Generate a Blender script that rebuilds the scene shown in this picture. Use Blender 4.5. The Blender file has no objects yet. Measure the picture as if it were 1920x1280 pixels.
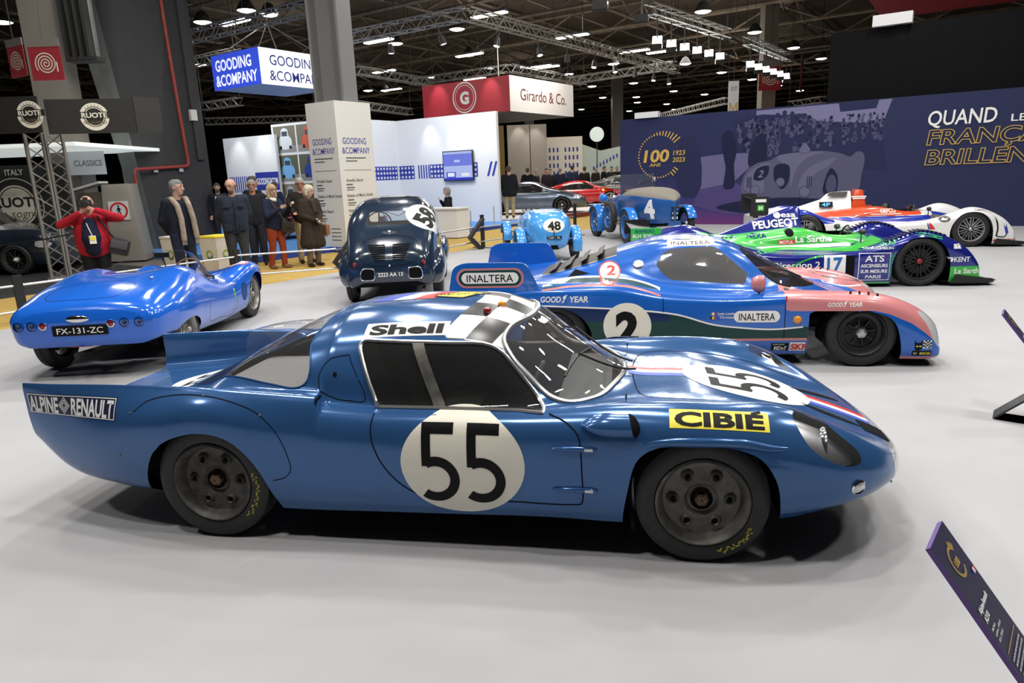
import bpy, bmesh, math, random
import numpy as np
from mathutils import Vector, Matrix
from mathutils.bvhtree import BVHTree
from mathutils.geometry import tessellate_polygon
PI = math.pi
sc = bpy.context.scene
COL = sc.collection
# ---------------------------------------------------------------- camera
FPX = 1300.0
TH = math.atan(312 / 1300); RO = 0.0395; CAMH = 1.67
_fw = Vector((0, math.cos(TH), -math.sin(TH))); _r0 = Vector((1, 0, 0)); _d0 = _fw.cross(_r0)
_ex = _r0 * math.cos(RO) + _d0 * math.sin(RO); _ey = -_r0 * math.sin(RO) + _d0 * math.cos(RO)
cam = bpy.data.cameras.new('camera'); cam.sensor_width = 36; cam.lens = FPX / 1920 * 36
cam.clip_start = 0.05; cam.clip_end = 300
camo = bpy.data.objects.new('camera', cam); COL.objects.link(camo)
camo.matrix_world = Matrix(((_ex.x, -_ey.x, -_fw.x, 0), (_ex.y, -_ey.y, -_fw.y, 0), (_ex.z, -_ey.z, -_fw.z, CAMH), (0, 0, 0, 1)))
sc.camera = camo
# ---------------------------------------------------------------- world, exposure, large lights
sc.view_settings.view_transform = 'Standard'; sc.view_settings.look = 'None'
sc.view_settings.gamma = 1; sc.view_settings.use_curve_mapping = False
sc.view_settings.exposure = -0.05
sc.cycles.use_denoising = True
sc.cycles.max_bounces = 6; sc.cycles.transparent_max_bounces = 12
sc.cycles.sample_clamp_indirect = 6
w = bpy.data.worlds.new('hall_air'); sc.world = w; w.use_nodes = True
w.node_tree.nodes['Background'].inputs[0].default_value = (1.0, 0.96, 0.92, 1)
w.node_tree.nodes['Background'].inputs[1].default_value = 0.03
def area(name, loc, size, power, col=(1, .95, .88), target=None, sy=None):
    l = bpy.data.lights.new(name, 'AREA'); l.energy = power; l.color = col
    l.shape = 'RECTANGLE'; l.size = size; l.size_y = sy or size
    o = bpy.data.objects.new(name, l); COL.objects.link(o); o.location = loc
    if target:
        o.rotation_euler = (Vector(target) - Vector(loc)).to_track_quat('-Z', 'Y').to_euler()
    return o
# lamp banks over the stand (the hall's own floodlights and high-bay lamps)
for i, (x, y) in enumerate([(-7, 2), (-4.5, 4.5), (-2, 1), (0, 4), (2.5, 1.5), (4.5, 4), (7, 2), (-6, 8), (-2.5, 8.5), (1, 8), (4.5, 9), (8, 7.5), (-5, 12.5), (-1.5, 13), (2, 12.5), (6, 13), (10, 12), (-9, 15.5), (-2.5, 17.5), (2, 18), (6, 18), (10, 17), (1, 22), (8, 24)]):
    area('hall_lamp', (x, y, 8.2), .62, 90 if x < -8 else (125 if y > 16 else 190), (1, .97, .92), sy=.4)
area('hall_lamp', (2, 33, 8), 4, 700); area('hall_lamp', (-8, 30, 8), 4, 400); area('hall_lamp', (10, 45, 8.5), 6, 700); area('hall_lamp', (-20, 22, 8), 4, 500); area('hall_lamp', (-4, 55, 8.5), 8, 700)
def spot(loc, target, power, angle=1.0):
    l = bpy.data.lights.new('wall_spot', 'SPOT'); l.energy = power; l.spot_size = angle; l.spot_blend = .8; l.shadow_soft_size = .06
    o = bpy.data.objects.new('wall_spot', l); COL.objects.link(o); o.location = loc; o.rotation_euler = (Vector(target) - Vector(loc)).to_track_quat('-Z', 'Y').to_euler()
for k in (.5, 1.7, 2.9): p = Vector((-.24 - .824 * k - .25, 24.13 + .566 * k - .37, 4.0)); spot(p, p + Vector((.14, .2, -1)), 60)
for p in ((-8.6, 22.4, 3.6), (-7.6, 21.8, 3.7)): spot(p, (p[0] + .1, p[1] + .5, 2.2), 50)
for k in (1.0, 4.0): p = Vector((.33 - .824 * k - .45, 32 + .566 * k - .66, 6.25)); spot(p, p + Vector((.3, .45, -.7)), 70)
for x in (.9, 1.9): spot((x, 43.3, 5.0), (x, 44, 3.6), 60)
for x, y in ((0, 40), (12, 42), (-12, 42), (2, 62), (20, 58), (-14, 64), (10, 28)):
    l = bpy.data.lights.new('ceiling_fill', 'POINT'); l.energy = 130; l.color = (1, .9, .78); l.shadow_soft_size = .6; o = bpy.data.objects.new('ceiling_fill', l); COL.objects.link(o); o.location = (x, y, 8.3)  # unseen point lights added to brighten the ceiling and roof beams
area('booth_spot', (-2.6, 22.5, 4.6), 1.2, 120, (.92, .96, 1), target=(-2.0, 25.5, 2)); area('booth_spot', (-8, 20.5, 4.6), 1.2, 90, (.92, .96, 1), target=(-7.5, 23, 2))
for k in (0, .5, 1):
    area('floodlight_bank', (5.5 + 3.4 * k, 25.8 + 4.2 * k, 5.85), .55, 85, (.95, 1, .97), target=(2, 12, 0)); area('floodlight_bank', (11.1 + 3.4 * k, 32.6 + 4.8 * k, 5.85), .55, 70, (.95, 1, .97), target=(7, 16, 0))
# ================================================================ helpers
def mat(name, col, rough=.5, metal=0, coat=0, emit=None, es=1, spec=.5, noise=0, nscale=8, bump=0, trans=0, alpha=1):
    m = bpy.data.materials.new(name); m.use_nodes = True
    nt = m.node_tree; b = nt.nodes['Principled BSDF']
    b.inputs['Base Color'].default_value = (*col, 1); b.inputs['Roughness'].default_value = rough
    b.inputs['Metallic'].default_value = metal; b.inputs['Coat Weight'].default_value = coat
    b.inputs['Coat Roughness'].default_value = .04
    b.inputs['Specular IOR Level'].default_value = spec
    b.inputs['Transmission Weight'].default_value = trans; b.inputs['Alpha'].default_value = alpha
    if emit:
        b.inputs['Emission Color'].default_value = (*emit, 1); b.inputs['Emission Strength'].default_value = es
    if noise or bump:
        tc = nt.nodes.new('ShaderNodeTexCoord'); n = nt.nodes.new('ShaderNodeTexNoise')
        n.inputs['Scale'].default_value = nscale; n.inputs['Detail'].default_value = 4
        nt.links.new(tc.outputs['Object'], n.inputs['Vector'])
        if noise:
            r = nt.nodes.new('ShaderNodeMixRGB'); r.blend_type = 'MULTIPLY'
            r.inputs[0].default_value = 1
            mr = nt.nodes.new('ShaderNodeMapRange'); mr.inputs[3].default_value = 1 - noise; mr.inputs[4].default_value = 1 + noise
            mr.inputs[1].default_value = .3; mr.inputs[2].default_value = .7
            nt.links.new(n.outputs[0], mr.inputs[0]); r.inputs[1].default_value = (*col, 1)
            nt.links.new(mr.outputs[0], r.inputs[2]); nt.links.new(r.outputs[0], b.inputs['Base Color'])
        if bump:
            bp = nt.nodes.new('ShaderNodeBump'); bp.inputs['Strength'].default_value = bump; bp.inputs['Distance'].default_value = .01
            nt.links.new(n.outputs[0], bp.inputs['Height']); nt.links.new(bp.outputs[0], b.inputs['Normal'])
    return m
def glassmat(name, tint=(.9, .93, .92), refl=.06, rough=.01, diffuse_mix=.03):
    m = bpy.data.materials.new(name); m.use_nodes = True; nt = m.node_tree; nt.nodes.clear(); N = nt.nodes.new; L = nt.links.new
    o = N('ShaderNodeOutputMaterial'); mx = N('ShaderNodeMixShader'); m2 = N('ShaderNodeMixShader'); t = N('ShaderNodeBsdfTransparent'); g = N('ShaderNodeBsdfGlossy'); df = N('ShaderNodeBsdfDiffuse')
    lw = N('ShaderNodeLayerWeight'); lw.inputs[0].default_value = .5; pw = N('ShaderNodeMath'); pw.operation = 'POWER'; pw.inputs[1].default_value = 4
    mr = N('ShaderNodeMapRange'); mr.inputs[3].default_value = refl; mr.inputs[4].default_value = .8
    t.inputs[0].default_value = (*tint, 1); g.inputs[0].default_value = (1, 1, 1, 1); g.inputs[1].default_value = rough; m2.inputs[0].default_value = diffuse_mix  # even share of white diffuse mixed into the transparent glass
    L(lw.outputs['Facing'], pw.inputs[0]); L(pw.outputs[0], mr.inputs[0]); L(mr.outputs[0], mx.inputs[0])
    L(t.outputs[0], m2.inputs[1]); L(df.outputs[0], m2.inputs[2]); L(m2.outputs[0], mx.inputs[1]); L(g.outputs[0], mx.inputs[2]); L(mx.outputs[0], o.inputs[0])
    return m
def thing(name, label, cat, loc=(0, 0, 0), rz=0, group=None):
    o = bpy.data.objects.new(name, None); COL.objects.link(o); o.empty_display_size = .1
    o.location = loc; o.rotation_euler = (0, 0, rz); tag(o, label, cat, group); return o
def tag(o, label=None, cat=None, group=None, kind=None):
    if label: o['label'] = label
    if cat: o['category'] = cat
    if group: o['group'] = group
    if kind: o['kind'] = kind
    return o
def copy_tree(o, parent=None):
    c = o.copy(); COL.objects.link(c)
    if parent: c.parent = parent
    for ch in o.children: copy_tree(ch, c)
    return c
def mesh_obj(name, verts, faces, m, parent=None, smooth=True, mats=None, angle=40):
    me = bpy.data.meshes.new(name)
    me.from_pydata([tuple(v) for v in verts], [], [tuple(f) for f in faces])
    for x in (m if isinstance(m, (list, tuple)) else [m]): me.materials.append(x)
    if mats is not None: me.polygons.foreach_set('material_index', mats)
    if smooth:
        me.polygons.foreach_set('use_smooth', [True] * len(me.polygons))
        if angle: me.set_sharp_from_angle(angle=math.radians(angle))
    me.update()
    o = bpy.data.objects.new(name, me); COL.objects.link(o)
    if parent: o.parent = parent
    return o
class MB:
    def __init__(s): s.v = []; s.f = []; s.m = []; s.mi = 0
    def add(s, vs, fs):
        n = len(s.v); s.v += [Vector(v) for v in vs]; s.f += [tuple(i + n for i in f) for f in fs]; s.m += [s.mi] * len(fs); return s
    def box(s, c, d, rot=None):
        hx, hy, hz = d[0] / 2, d[1] / 2, d[2] / 2; c = Vector(c)
        vs = [Vector((x, y, z)) for x in (-hx, hx) for y in (-hy, hy) for z in (-hz, hz)]
        if rot: vs = [rot @ v for v in vs]
        return s.add([v + c for v in vs], [(0, 1, 3, 2), (4, 6, 7, 5), (0, 4, 5, 1), (2, 3, 7, 6), (0, 2, 6, 4), (1, 5, 7, 3)])
    def box2(s, a, b): return s.box([(a[i] + b[i]) / 2 for i in range(3)], [abs(b[i] - a[i]) for i in range(3)])
    def tube(s, pts, r, n=8, closed=False, cap=True):
        pts = [Vector(p) for p in pts]; rs = r if isinstance(r, (list, tuple)) else [r] * len(pts)
        N = len(pts); vs = []; up = None
        for i, p in enumerate(pts):
            if closed: t = pts[(i + 1) % N] - pts[i - 1]
            else: t = pts[min(i + 1, N - 1)] - pts[max(i - 1, 0)]
            t.normalize()
            if up is None:
                up = Vector((0, 0, 1)) if abs(t.z) < .9 else Vector((1, 0, 0))
            a = t.cross(up).normalized(); b = a.cross(t).normalized(); up = b
            for k in range(n):
                an = 2 * PI * k / n; vs.append(p + (a * math.cos(an) + b * math.sin(an)) * rs[i])
        fs = []
        for i in range(N if closed else N - 1):
            j = (i + 1) % N
            for k in range(n): fs.append((i * n + k, i * n + (k + 1) % n, j * n + (k + 1) % n, j * n + k))
        if cap and not closed: fs += [tuple(range(n))[::-1], tuple((N - 1) * n + k for k in range(n))]
        return s.add(vs, fs)
    def lathe(s, prof, c=(0, 0, 0), axis='z', n=24, closed=False, a0=0, a1=2 * PI):
        c = Vector(c); vs = []; full = abs(a1 - a0 - 2 * PI) < 1e-6; M = len(prof)
        nn = n if full else n + 1
        for i in range(nn):
            a = a0 + (a1 - a0) * i / n; ca, sa = math.cos(a), math.sin(a)
            for (r, h) in prof:
                if axis == 'z': v = (r * ca, r * sa, h)
                elif axis == 'y': v = (r * ca, h, r * sa)
                else: v = (h, r * ca, r * sa)
                vs.append(c + Vector(v))
        fs = []
        for i in range(n):
            j = (i + 1) % nn
            for k in range(M if closed else M - 1):
                l = (k + 1) % M; fs.append((i * M + k, j * M + k, j * M + l, i * M + l))
        return s.add(vs, fs)
    def sphere(s, c, r, n=12, m=8, sc=(1, 1, 1)):
        prof = [(max(1e-4, math.sin(PI * k / m)) * 1.0, -math.cos(PI * k / m)) for k in range(m + 1)]
        k0 = len(s.v); s.lathe(prof, n=n); c = Vector(c)
        for i in range(k0, len(s.v)):
            v = s.v[i]; s.v[i] = Vector((v.x * r * sc[0], v.y * r * sc[1], v.z * r * sc[2])) + c
        return s
    def prism(s, poly, z0, z1, fr=None):
        # poly 2D extruded along third axis; fr maps (u,v,w)->xyz
        fr = fr or (lambda u, v, w: (u, v, w)); n = len(poly)
        vs = [fr(u, v, z0) for u, v in poly] + [fr(u, v, z1) for u, v in poly]
        fs = [(i, (i + 1) % n, n + (i + 1) % n, n + i) for i in range(n)]
        tris = tessellate_polygon([[Vector((u, v, 0)) for u, v in poly]])
        fs += [tuple(t) for t in tris] + [tuple(n + i for i in t)[::-1] for t in tris]
        return s.add(vs, fs)
    def xf(s, M):
        s.v = [M @ v for v in s.v]; return s
    def obj(s, name, m, parent=None, smooth=True, angle=40, bevel=0):
        me = bpy.data.meshes.new(name)
        bm = bmesh.new(); bv = [bm.verts.new(v) for v in s.v]
        for f, mi in zip(s.f, s.m):
            try: bm.faces.new([bv[i] for i in f]).material_index = mi
            except ValueError: pass
        bmesh.ops.remove_doubles(bm, verts=bm.verts, dist=1e-6)
        bmesh.ops.recalc_face_normals(bm, faces=bm.faces)
        if bevel:
            es = [e for e in bm.edges if len(e.link_faces) == 2 and e.calc_face_angle(0) > .6]
            bmesh.ops.bevel(bm, geom=es, offset=bevel, segments=2, affect='EDGES', profile=.6, clamp_overlap=True)
        bm.to_mesh(me); bm.free()
        for x in (m if isinstance(m, (list, tuple)) else [m]): me.materials.append(x)
        if smooth:
            me.polygons.foreach_set('use_smooth', [True] * len(me.polygons)); me.set_sharp_from_angle(angle=math.radians(angle))
        o = bpy.data.objects.new(name, me); COL.objects.link(o)
        if parent: o.parent = parent
        return o
# ---------------------------------------------------------------- smooth curves and lofted shells
def hermite(P, sub, sharp=(), closed=False, par=None):
    """P (n,k) array -> densified; non-uniform Catmull-Rom, tangent broken at sharp indices."""
    P = np.asarray(P, float); n = len(P)
    if closed: P = np.vstack([P[-2:], P, P[:2]]) ; n = len(P)
    if par is None:
        d = np.sqrt(((P[1:, :] - P[:-1, :]) ** 2).sum(-1)); d = np.maximum(d, 1e-6) ** .7; t = np.concatenate([[0], np.cumsum(d)])
    else: t = np.asarray(par, float)
    h = np.diff(t); s = (P[1:] - P[:-1]) / h[:, None]
    T0 = np.zeros_like(P); T1 = np.zeros_like(P)  # outgoing, incoming tangents
    for i in range(n):
        if i == 0: T0[i] = T1[i] = s[0]
        elif i == n - 1: T0[i] = T1[i] = s[-1]
        elif i in sharp: T0[i] = s[i]; T1[i] = s[i - 1]
        else: T0[i] = T1[i] = (s[i - 1] * h[i] + s[i] * h[i - 1]) / (h[i] + h[i - 1])
    out = []
    rng = range(2, n - 3) if closed else range(n - 1)
    for i in (range(2, n - 2) if closed else range(n - 1)):
        for k in range(sub):
            x = k / sub; x2 = x * x; x3 = x2 * x
            out.append((2 * x3 - 3 * x2 + 1) * P[i] + (x3 - 2 * x2 + x) * h[i] * T0[i] + (-2 * x3 + 3 * x2) * P[i + 1] + (x3 - x2) * h[i] * T1[i + 1])
    if not closed: out.append(P[-1])
    return np.array(out)
def smooth_poly(pts, sub=6): return [tuple(p) for p in hermite(pts, sub, closed=True)]
class Surf:
    """quad shell with per-face tags; cut() snaps the mesh to the zero line of a field and retags the inside"""
    def __init__(s, v, f, t=None): s.v = np.asarray(v, float); s.f = [tuple(x) for x in f]; s.t = list(t) if t else ['body'] * len(f)
    def cut(s, fn, new, only=('body',)):
        d = np.asarray(fn(s.v), float).copy(); v = s.v
        fs = [i for i, t in enumerate(s.t) if t in only]
        ed = set()
        for i in fs:
            f = s.f[i]
            for a, b in zip(f, f[1:] + f[:1]):
                if d[a] * d[b] < 0: ed.add((min(a, b), max(a, b)))
        lst = []
        for a, b in ed:
            t = d[a] / (d[a] - d[b]); lst.append((min(t, 1 - t), a, b, t))
        lst.sort()
        for _, a, b, t in lst:
            if d[a] * d[b] < 0:
                p = v[a] + (v[b] - v[a]) * t
                k = a if t < .5 else b
                v[k] = p; d[k] = 0
        nf, nt = [], []
        for i, (f, tg) in enumerate(zip(s.f, s.t)):
            if tg not in only: nf.append(f); nt.append(tg); continue
            ds = [d[k] for k in f]
            if min(ds) < 0 < max(ds) and len(f) == 4:
                z = [k for k in range(4) if ds[k] == 0]
                if len(z) == 2 and (z[1] - z[0]) == 2: parts = [tuple(f[(z[0] + q) % 4] for q in (0, 1, 2)), tuple(f[(z[0] + q) % 4] for q in (2, 3, 0))]
                else: parts = [f]
            else: parts = [f]
            for p in parts:
                dd = [d[k] for k in p]; sm = sum(dd)
                if all(x == 0 for x in dd): sm = float(fn(v[list(p)].mean(0)[None])[0])
                nf.append(p); nt.append(new if sm < 0 else tg)
        s.f, s.t = nf, nt; return s
    def bvh(s, tags=None):
        return BVHTree.FromPolygons([Vector(p) for p in s.v], [f for f, t in zip(s.f, s.t) if tags is None or t in tags])
    def obj(s, tags, name, m, parent, solid=0, angle=50, wind=True):
        if isinstance(tags, str): tags = (tags,)
        ms = m if isinstance(m, (list, tuple)) else [m] * len(tags)
        idx = {}; fs = []; mi = []
        for f, t in zip(s.f, s.t):
            if t in tags:
                g = []
                for k in f:
                    j = idx.setdefault(k, len(idx))
                    if j not in g: g.append(j)
                if len(g) > 2: fs.append(g); mi.append(tags.index(t))
        vs = [None] * len(idx)
        for k, j in idx.items(): vs[j] = s.v[k]
        o = mesh_obj(name, vs, fs, ms, parent, mats=mi, angle=angle)
        if solid:
            md = o.modifiers.new('shell', 'SOLIDIFY'); md.thickness = solid; md.offset = -1
        return o
def loft(stations, nu=8, nv=6, sharp_u=(), sharp_v=(), caps=(True, True), under=True):
    """stations[i] = (x, [(w,z) or (x,w,z) per row]); rows run from sill to centre line; mirrored in y"""
    G = np.array([[(p if len(p) == 3 else (x, *p)) for p in rows] for x, rows in stations], float)
    nS, nR = G.shape[:2]
    d = np.sqrt(((G[1:] - G[:-1]) ** 2).sum(-1)).mean(1) ** .8; par = np.concatenate([[0], np.cumsum(d)])
    A = np.stack([hermite(G[:, j], nu, sharp_u, par=par) for j in range(nR)], 1)
    B = np.stack([hermite(A[i], nv, sharp_v) for i in range(len(A))], 0)
    B[:, -1, 1] = 0
    U, V = B.shape[:2]
    L = B.copy(); L[..., 1] *= -1; Rr = B[:, ::-1][:, 1:]
    g = np.concatenate([L, Rr], 1); W = g.shape[1]
    v = g.reshape(-1, 3); f = []; t = []
    for i in range(U - 1):
        for j in range(W - 1):
            f.append((i * W + j, (i + 1) * W + j, (i + 1) * W + j + 1, i * W + j + 1)); t.append('body')
        if under: f.append((i * W, i * W + W - 1, (i + 1) * W + W - 1, (i + 1) * W)); t.append('under')
    v = list(map(tuple, v))
    for e, i in ((0, 0), (1, U - 1)):
        if caps[e]:
            for q in tessellate_polygon([[Vector((v[i * W + j][1], v[i * W + j][2], 0)) for j in range(W)]]): f.append(tuple(i * W + j for j in q)); t.append('cap%d' % e)
    return Surf(v, f, t)
def poly_sdf(poly):
    P = np.asarray(poly, float); Q = np.roll(P, -1, 0)
    def f(a, b):
        p = np.stack([a, b], -1)[:, None]; e = (Q - P)[None]; w = p - P[None]
        h = np.clip((w * e).sum(-1) / np.maximum((e * e).sum(-1), 1e-12), 0, 1); dd = w - e * h[..., None]
        dist = np.sqrt((dd * dd).sum(-1)).min(1)
        y = p[..., 1]; x = p[..., 0]
        c = ((P[None, :, 1] > y) != (Q[None, :, 1] > y)) & (x < (Q - P)[None, :, 0] * (y - P[None, :, 1]) / np.where(np.abs((Q - P)[None, :, 1]) < 1e-12, 1e-12, (Q - P)[None, :, 1]) + P[None, :, 0])
        return np.where(c.sum(1) % 2 == 1, -dist, dist)
    return f
def f_side(poly, side=0, yr=0):
    """field from an (x,z) outline seen from the side; side -1/+1 keeps only that side"""
    g = poly_sdf(poly)
    def f(v):
        d = g(v[:, 0], v[:, 2])
        if side: d = np.where(v[:, 1] * side > yr, d, np.maximum(d, .05))
        return d
    return f
def f_top(poly, zmin=-9):
    g = poly_sdf(poly)
    return lambda v: np.where(v[:, 2] > zmin, g(v[:, 0], v[:, 1]), .05)
# ---------------------------------------------------------------- flat artwork and decals
def refine(vs, fs, ml):
    bm = bmesh.new(); bv = [bm.verts.new((p[0], p[1], 0)) for p in vs]
    for f in fs:
        try: bm.faces.new([bv[i] for i in f])
        except ValueError: pass
    bmesh.ops.triangulate(bm, faces=bm.faces)
    for _ in range(7):
        es = [e for e in bm.edges if e.calc_length() > ml]
        if not es: break
        bmesh.ops.subdivide_edges(bm, edges=es, cuts=1); bmesh.ops.triangulate(bm, faces=[f for f in bm.faces if len(f.verts) > 3])
    bm.verts.index_update(); r = [(v.co.x, v.co.y) for v in bm.verts], [tuple(v.index for v in f.verts) for f in bm.faces]
    bm.free(); return r
def fill(loops):
    """loops: outer + holes -> verts, tris"""
    if isinstance(loops[0][0], (int, float)): loops = [loops]
    vs = [p for l in loops for p in l]
    tr = tessellate_polygon([[Vector((p[0], p[1], 0)) for p in l] for l in loops])
    return vs, [tuple(t) for t in tr]
def disc(r, n=48, c=(0, 0), ry=None): return [(c[0] + r * math.cos(2 * PI * k / n), c[1] + (ry or r) * math.sin(2 * PI * k / n)) for k in range(n)]
def ring(r0, r1, n=48, c=(0, 0), a0=0, a1=2 * PI):
    if abs(a1 - a0 - 2 * PI) < 1e-6: return fill([disc(r1, n, c), disc(r0, n, c)])
    o = [(c[0] + r1 * math.cos(a0 + (a1 - a0) * k / n), c[1] + r1 * math.sin(a0 + (a1 - a0) * k / n)) for k in range(n + 1)]
    i = [(c[0] + r0 * math.cos(a0 + (a1 - a0) * k / n), c[1] + r0 * math.sin(a0 + (a1 - a0) * k / n)) for k in range(n + 1)]
    return fill(o + i[::-1])
def rect(x0, y0, x1, y1): return fill([(x0, y0), (x1, y0), (x1, y1), (x0, y1)])
def rrect(w, h, r, n=6, c=(0, 0)):
    o = []
    for cx, cy, a in ((w / 2 - r, h / 2 - r, 0), (-w / 2 + r, h / 2 - r, PI / 2), (-w / 2 + r, -h / 2 + r, PI), (w / 2 - r, -h / 2 + r, 1.5 * PI)):
        o += [(c[0] + cx + r * math.cos(a + PI / 2 * k / n), c[1] + cy + r * math.sin(a + PI / 2 * k / n)) for k in range(n + 1)]
    return o
def stroke(pts, w):
    """flat band of width w along a polyline"""
    P = [Vector((p[0], p[1])) for p in pts]; L = []; R = []
    for i, p in enumerate(P):
        t = (P[min(i + 1, len(P) - 1)] - P[max(i - 1, 0)]).normalized(); n = Vector((-t.y, t.x)) * w / 2
        L.append(p + n); R.append(p - n)
    n = len(P); return [tuple(x) for x in L + R], [(i, i + 1, n + i + 1, n + i) for i in range(n - 1)]
def merge(*shapes):
    vs, fs = [], []
    for v, f in shapes:
        n = len(vs); vs += list(v); fs += [tuple(i + n for i in x) for x in f]
    return vs, fs
def xf2(sh, sx=1, sy=None, dx=0, dy=0, rot=0, shear=0):
    sy = sx if sy is None else sy; c, s_ = math.cos(rot), math.sin(rot); o = []
    for x, y in sh[0]:
        x, y = x * sx + shear * y, y * sy; o.append((x * c - y * s_ + dx, x * s_ + y * c + dy))
    return o, sh[1]
_tc = {}
def text(s, h=1.0, bold=0, width=None, shear=0, align='c', sp=1.0, sx=1.0):
    """flat lettering, cap height h, centred (or left aligned) on the origin, optional total width"""
    k = (s, bold, sp)
    if k not in _tc:
        cu = bpy.data.curves.new('lettering', 'FONT'); cu.body = s; cu.size = 1; cu.offset = bold; cu.space_character = sp
        cu.resolution_u = 3
        ob = bpy.data.objects.new('lettering', cu); me = ob.to_mesh()
        _tc[k] = ([(v.co.x, v.co.y) for v in me.vertices], [tuple(p.vertices) for p in me.polygons])
        ob.to_mesh_clear(); bpy.data.objects.remove(ob); bpy.data.curves.remove(cu)
    vs, fs = _tc[k]
    if not vs: return [], []
    cap = .729
    x0, x1 = min(v[0] for v in vs), max(v[0] for v in vs); sc_ = h / cap; kx = (width / ((x1 - x0))) if width else sc_ * sx
    ox = {'c': -(x0 + x1) / 2, 'l': -x0, 'r': -x1}[align]
    out = [((x + ox) * kx + shear * (y - cap / 2) * sc_, (y - cap / 2) * sc_) for x, y in vs]
    return out, fs
def flat(sh, name, m, parent, O, U, V, off=0.0):
    """place flat artwork on a plane O + u U + v V (U, V unit-ish)"""
    O, U, V = Vector(O), Vector(U), Vector(V); N = U.cross(V).normalized()
    return mesh_obj(name, [O + U * u + V * v + N * off for u, v in sh[0]], sh[1], m, parent, smooth=False)
def drape(sh, name, m, parent, bvh, O, U, V, D, off=.0015, ml=.03, nrm=True):
    """project flat artwork along D onto a shell"""
    O, U, V, D = Vector(O), Vector(U), Vector(V), Vector(D).normalized()
    vs, fs = refine(sh[0], sh[1], ml) if ml else sh
    out = []; ok = []
    for u, v in vs:
        p = O + U * u + V * v; h = bvh.ray_cast(p, D)
        if h[0] is None: out.append(p); ok.append(False)
        else:
            n = h[1]
            if n.dot(D) > 0: n = -n
            out.append(h[0] + n * off); ok.append(True)
    fs = [f for f in fs if all(ok[i] for i in f)]
    use = sorted({i for f in fs for i in f}); re_ = {k: j for j, k in enumerate(use)}
    return mesh_obj(name, [out[i] for i in use], [tuple(re_[i] for i in f) for f in fs], m, parent, angle=0)
def drape_line(pts, w, name, m, parent, bvh, O, U, V, D, off=.001, sub=8):
    P = hermite(pts, sub) if sub > 1 else pts
    return drape(stroke(P, w), name, m, parent, bvh, O, U, V, D, off, 0)
def grid2(x0, y0, x1, y1, nx, ny, keep=None):
    vs = [(x0 + (x1 - x0) * i / nx, y0 + (y1 - y0) * j / ny) for j in range(ny + 1) for i in range(nx + 1)]
    fs = [(j * (nx + 1) + i, j * (nx + 1) + i + 1, (j + 1) * (nx + 1) + i + 1, (j + 1) * (nx + 1) + i) for j in range(ny) for i in range(nx) if keep is None or keep(i, j)]
    return vs, fs
def rpoly(pts, n=5):
    """polygon with rounded corners; pts = (x, y, radius)"""
    o = []; N = len(pts)
    for i, q in enumerate(pts):
        p = Vector(q[:2]); a = Vector(pts[i - 1][:2]); b = Vector(pts[(i + 1) % N][:2]); r = q[2] if len(q) > 2 else 0
        if r <= 0: o.append(tuple(p)); continue
        A = p + (a - p).normalized() * min(r, (a - p).length * .49); B = p + (b - p).normalized() * min(r, (b - p).length * .49)
        for k in range(n + 1):
            t = k / n; o.append(tuple(A * (1 - t) ** 2 + p * 2 * t * (1 - t) + B * t * t))
    return o
def dense(poly, ml):
    o = []
    for a, b in zip(poly, list(poly[1:]) + [poly[0]]):
        n = max(1, int(math.ceil(math.dist(a, b) / ml)))
        o += [tuple(a[k] + (b[k] - a[k]) * i / n for k in range(len(a))) for i in range(n)]
    return o
def sink(s, tags, depth):
    """copy of the tagged faces pushed along the inward normal (lamp bowls, linings)"""
    n = np.zeros_like(s.v)
    for f, t in zip(s.f, s.t):
        if t in tags:
            c = np.cross(s.v[f[1]] - s.v[f[0]], s.v[f[2]] - s.v[f[0]])
            for k in f: n[k] += c
    l = np.linalg.norm(n, axis=1, keepdims=True); l[l == 0] = 1; n /= l
    cen = s.v.mean(0); sg = np.where(((s.v - cen) * n).sum(1) > 0, -1, 1)[:, None]
    r = Surf(s.v + n * sg * depth, s.f, s.t); return r
def sides(s, tag):
    """split a tag into left and right by the sign of y"""
    s.t = [(tag + ('_r' if s.v[list(f)][:, 1].mean() < 0 else '_l')) if t == tag else t for f, t in zip(s.f, s.t)]

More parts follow.
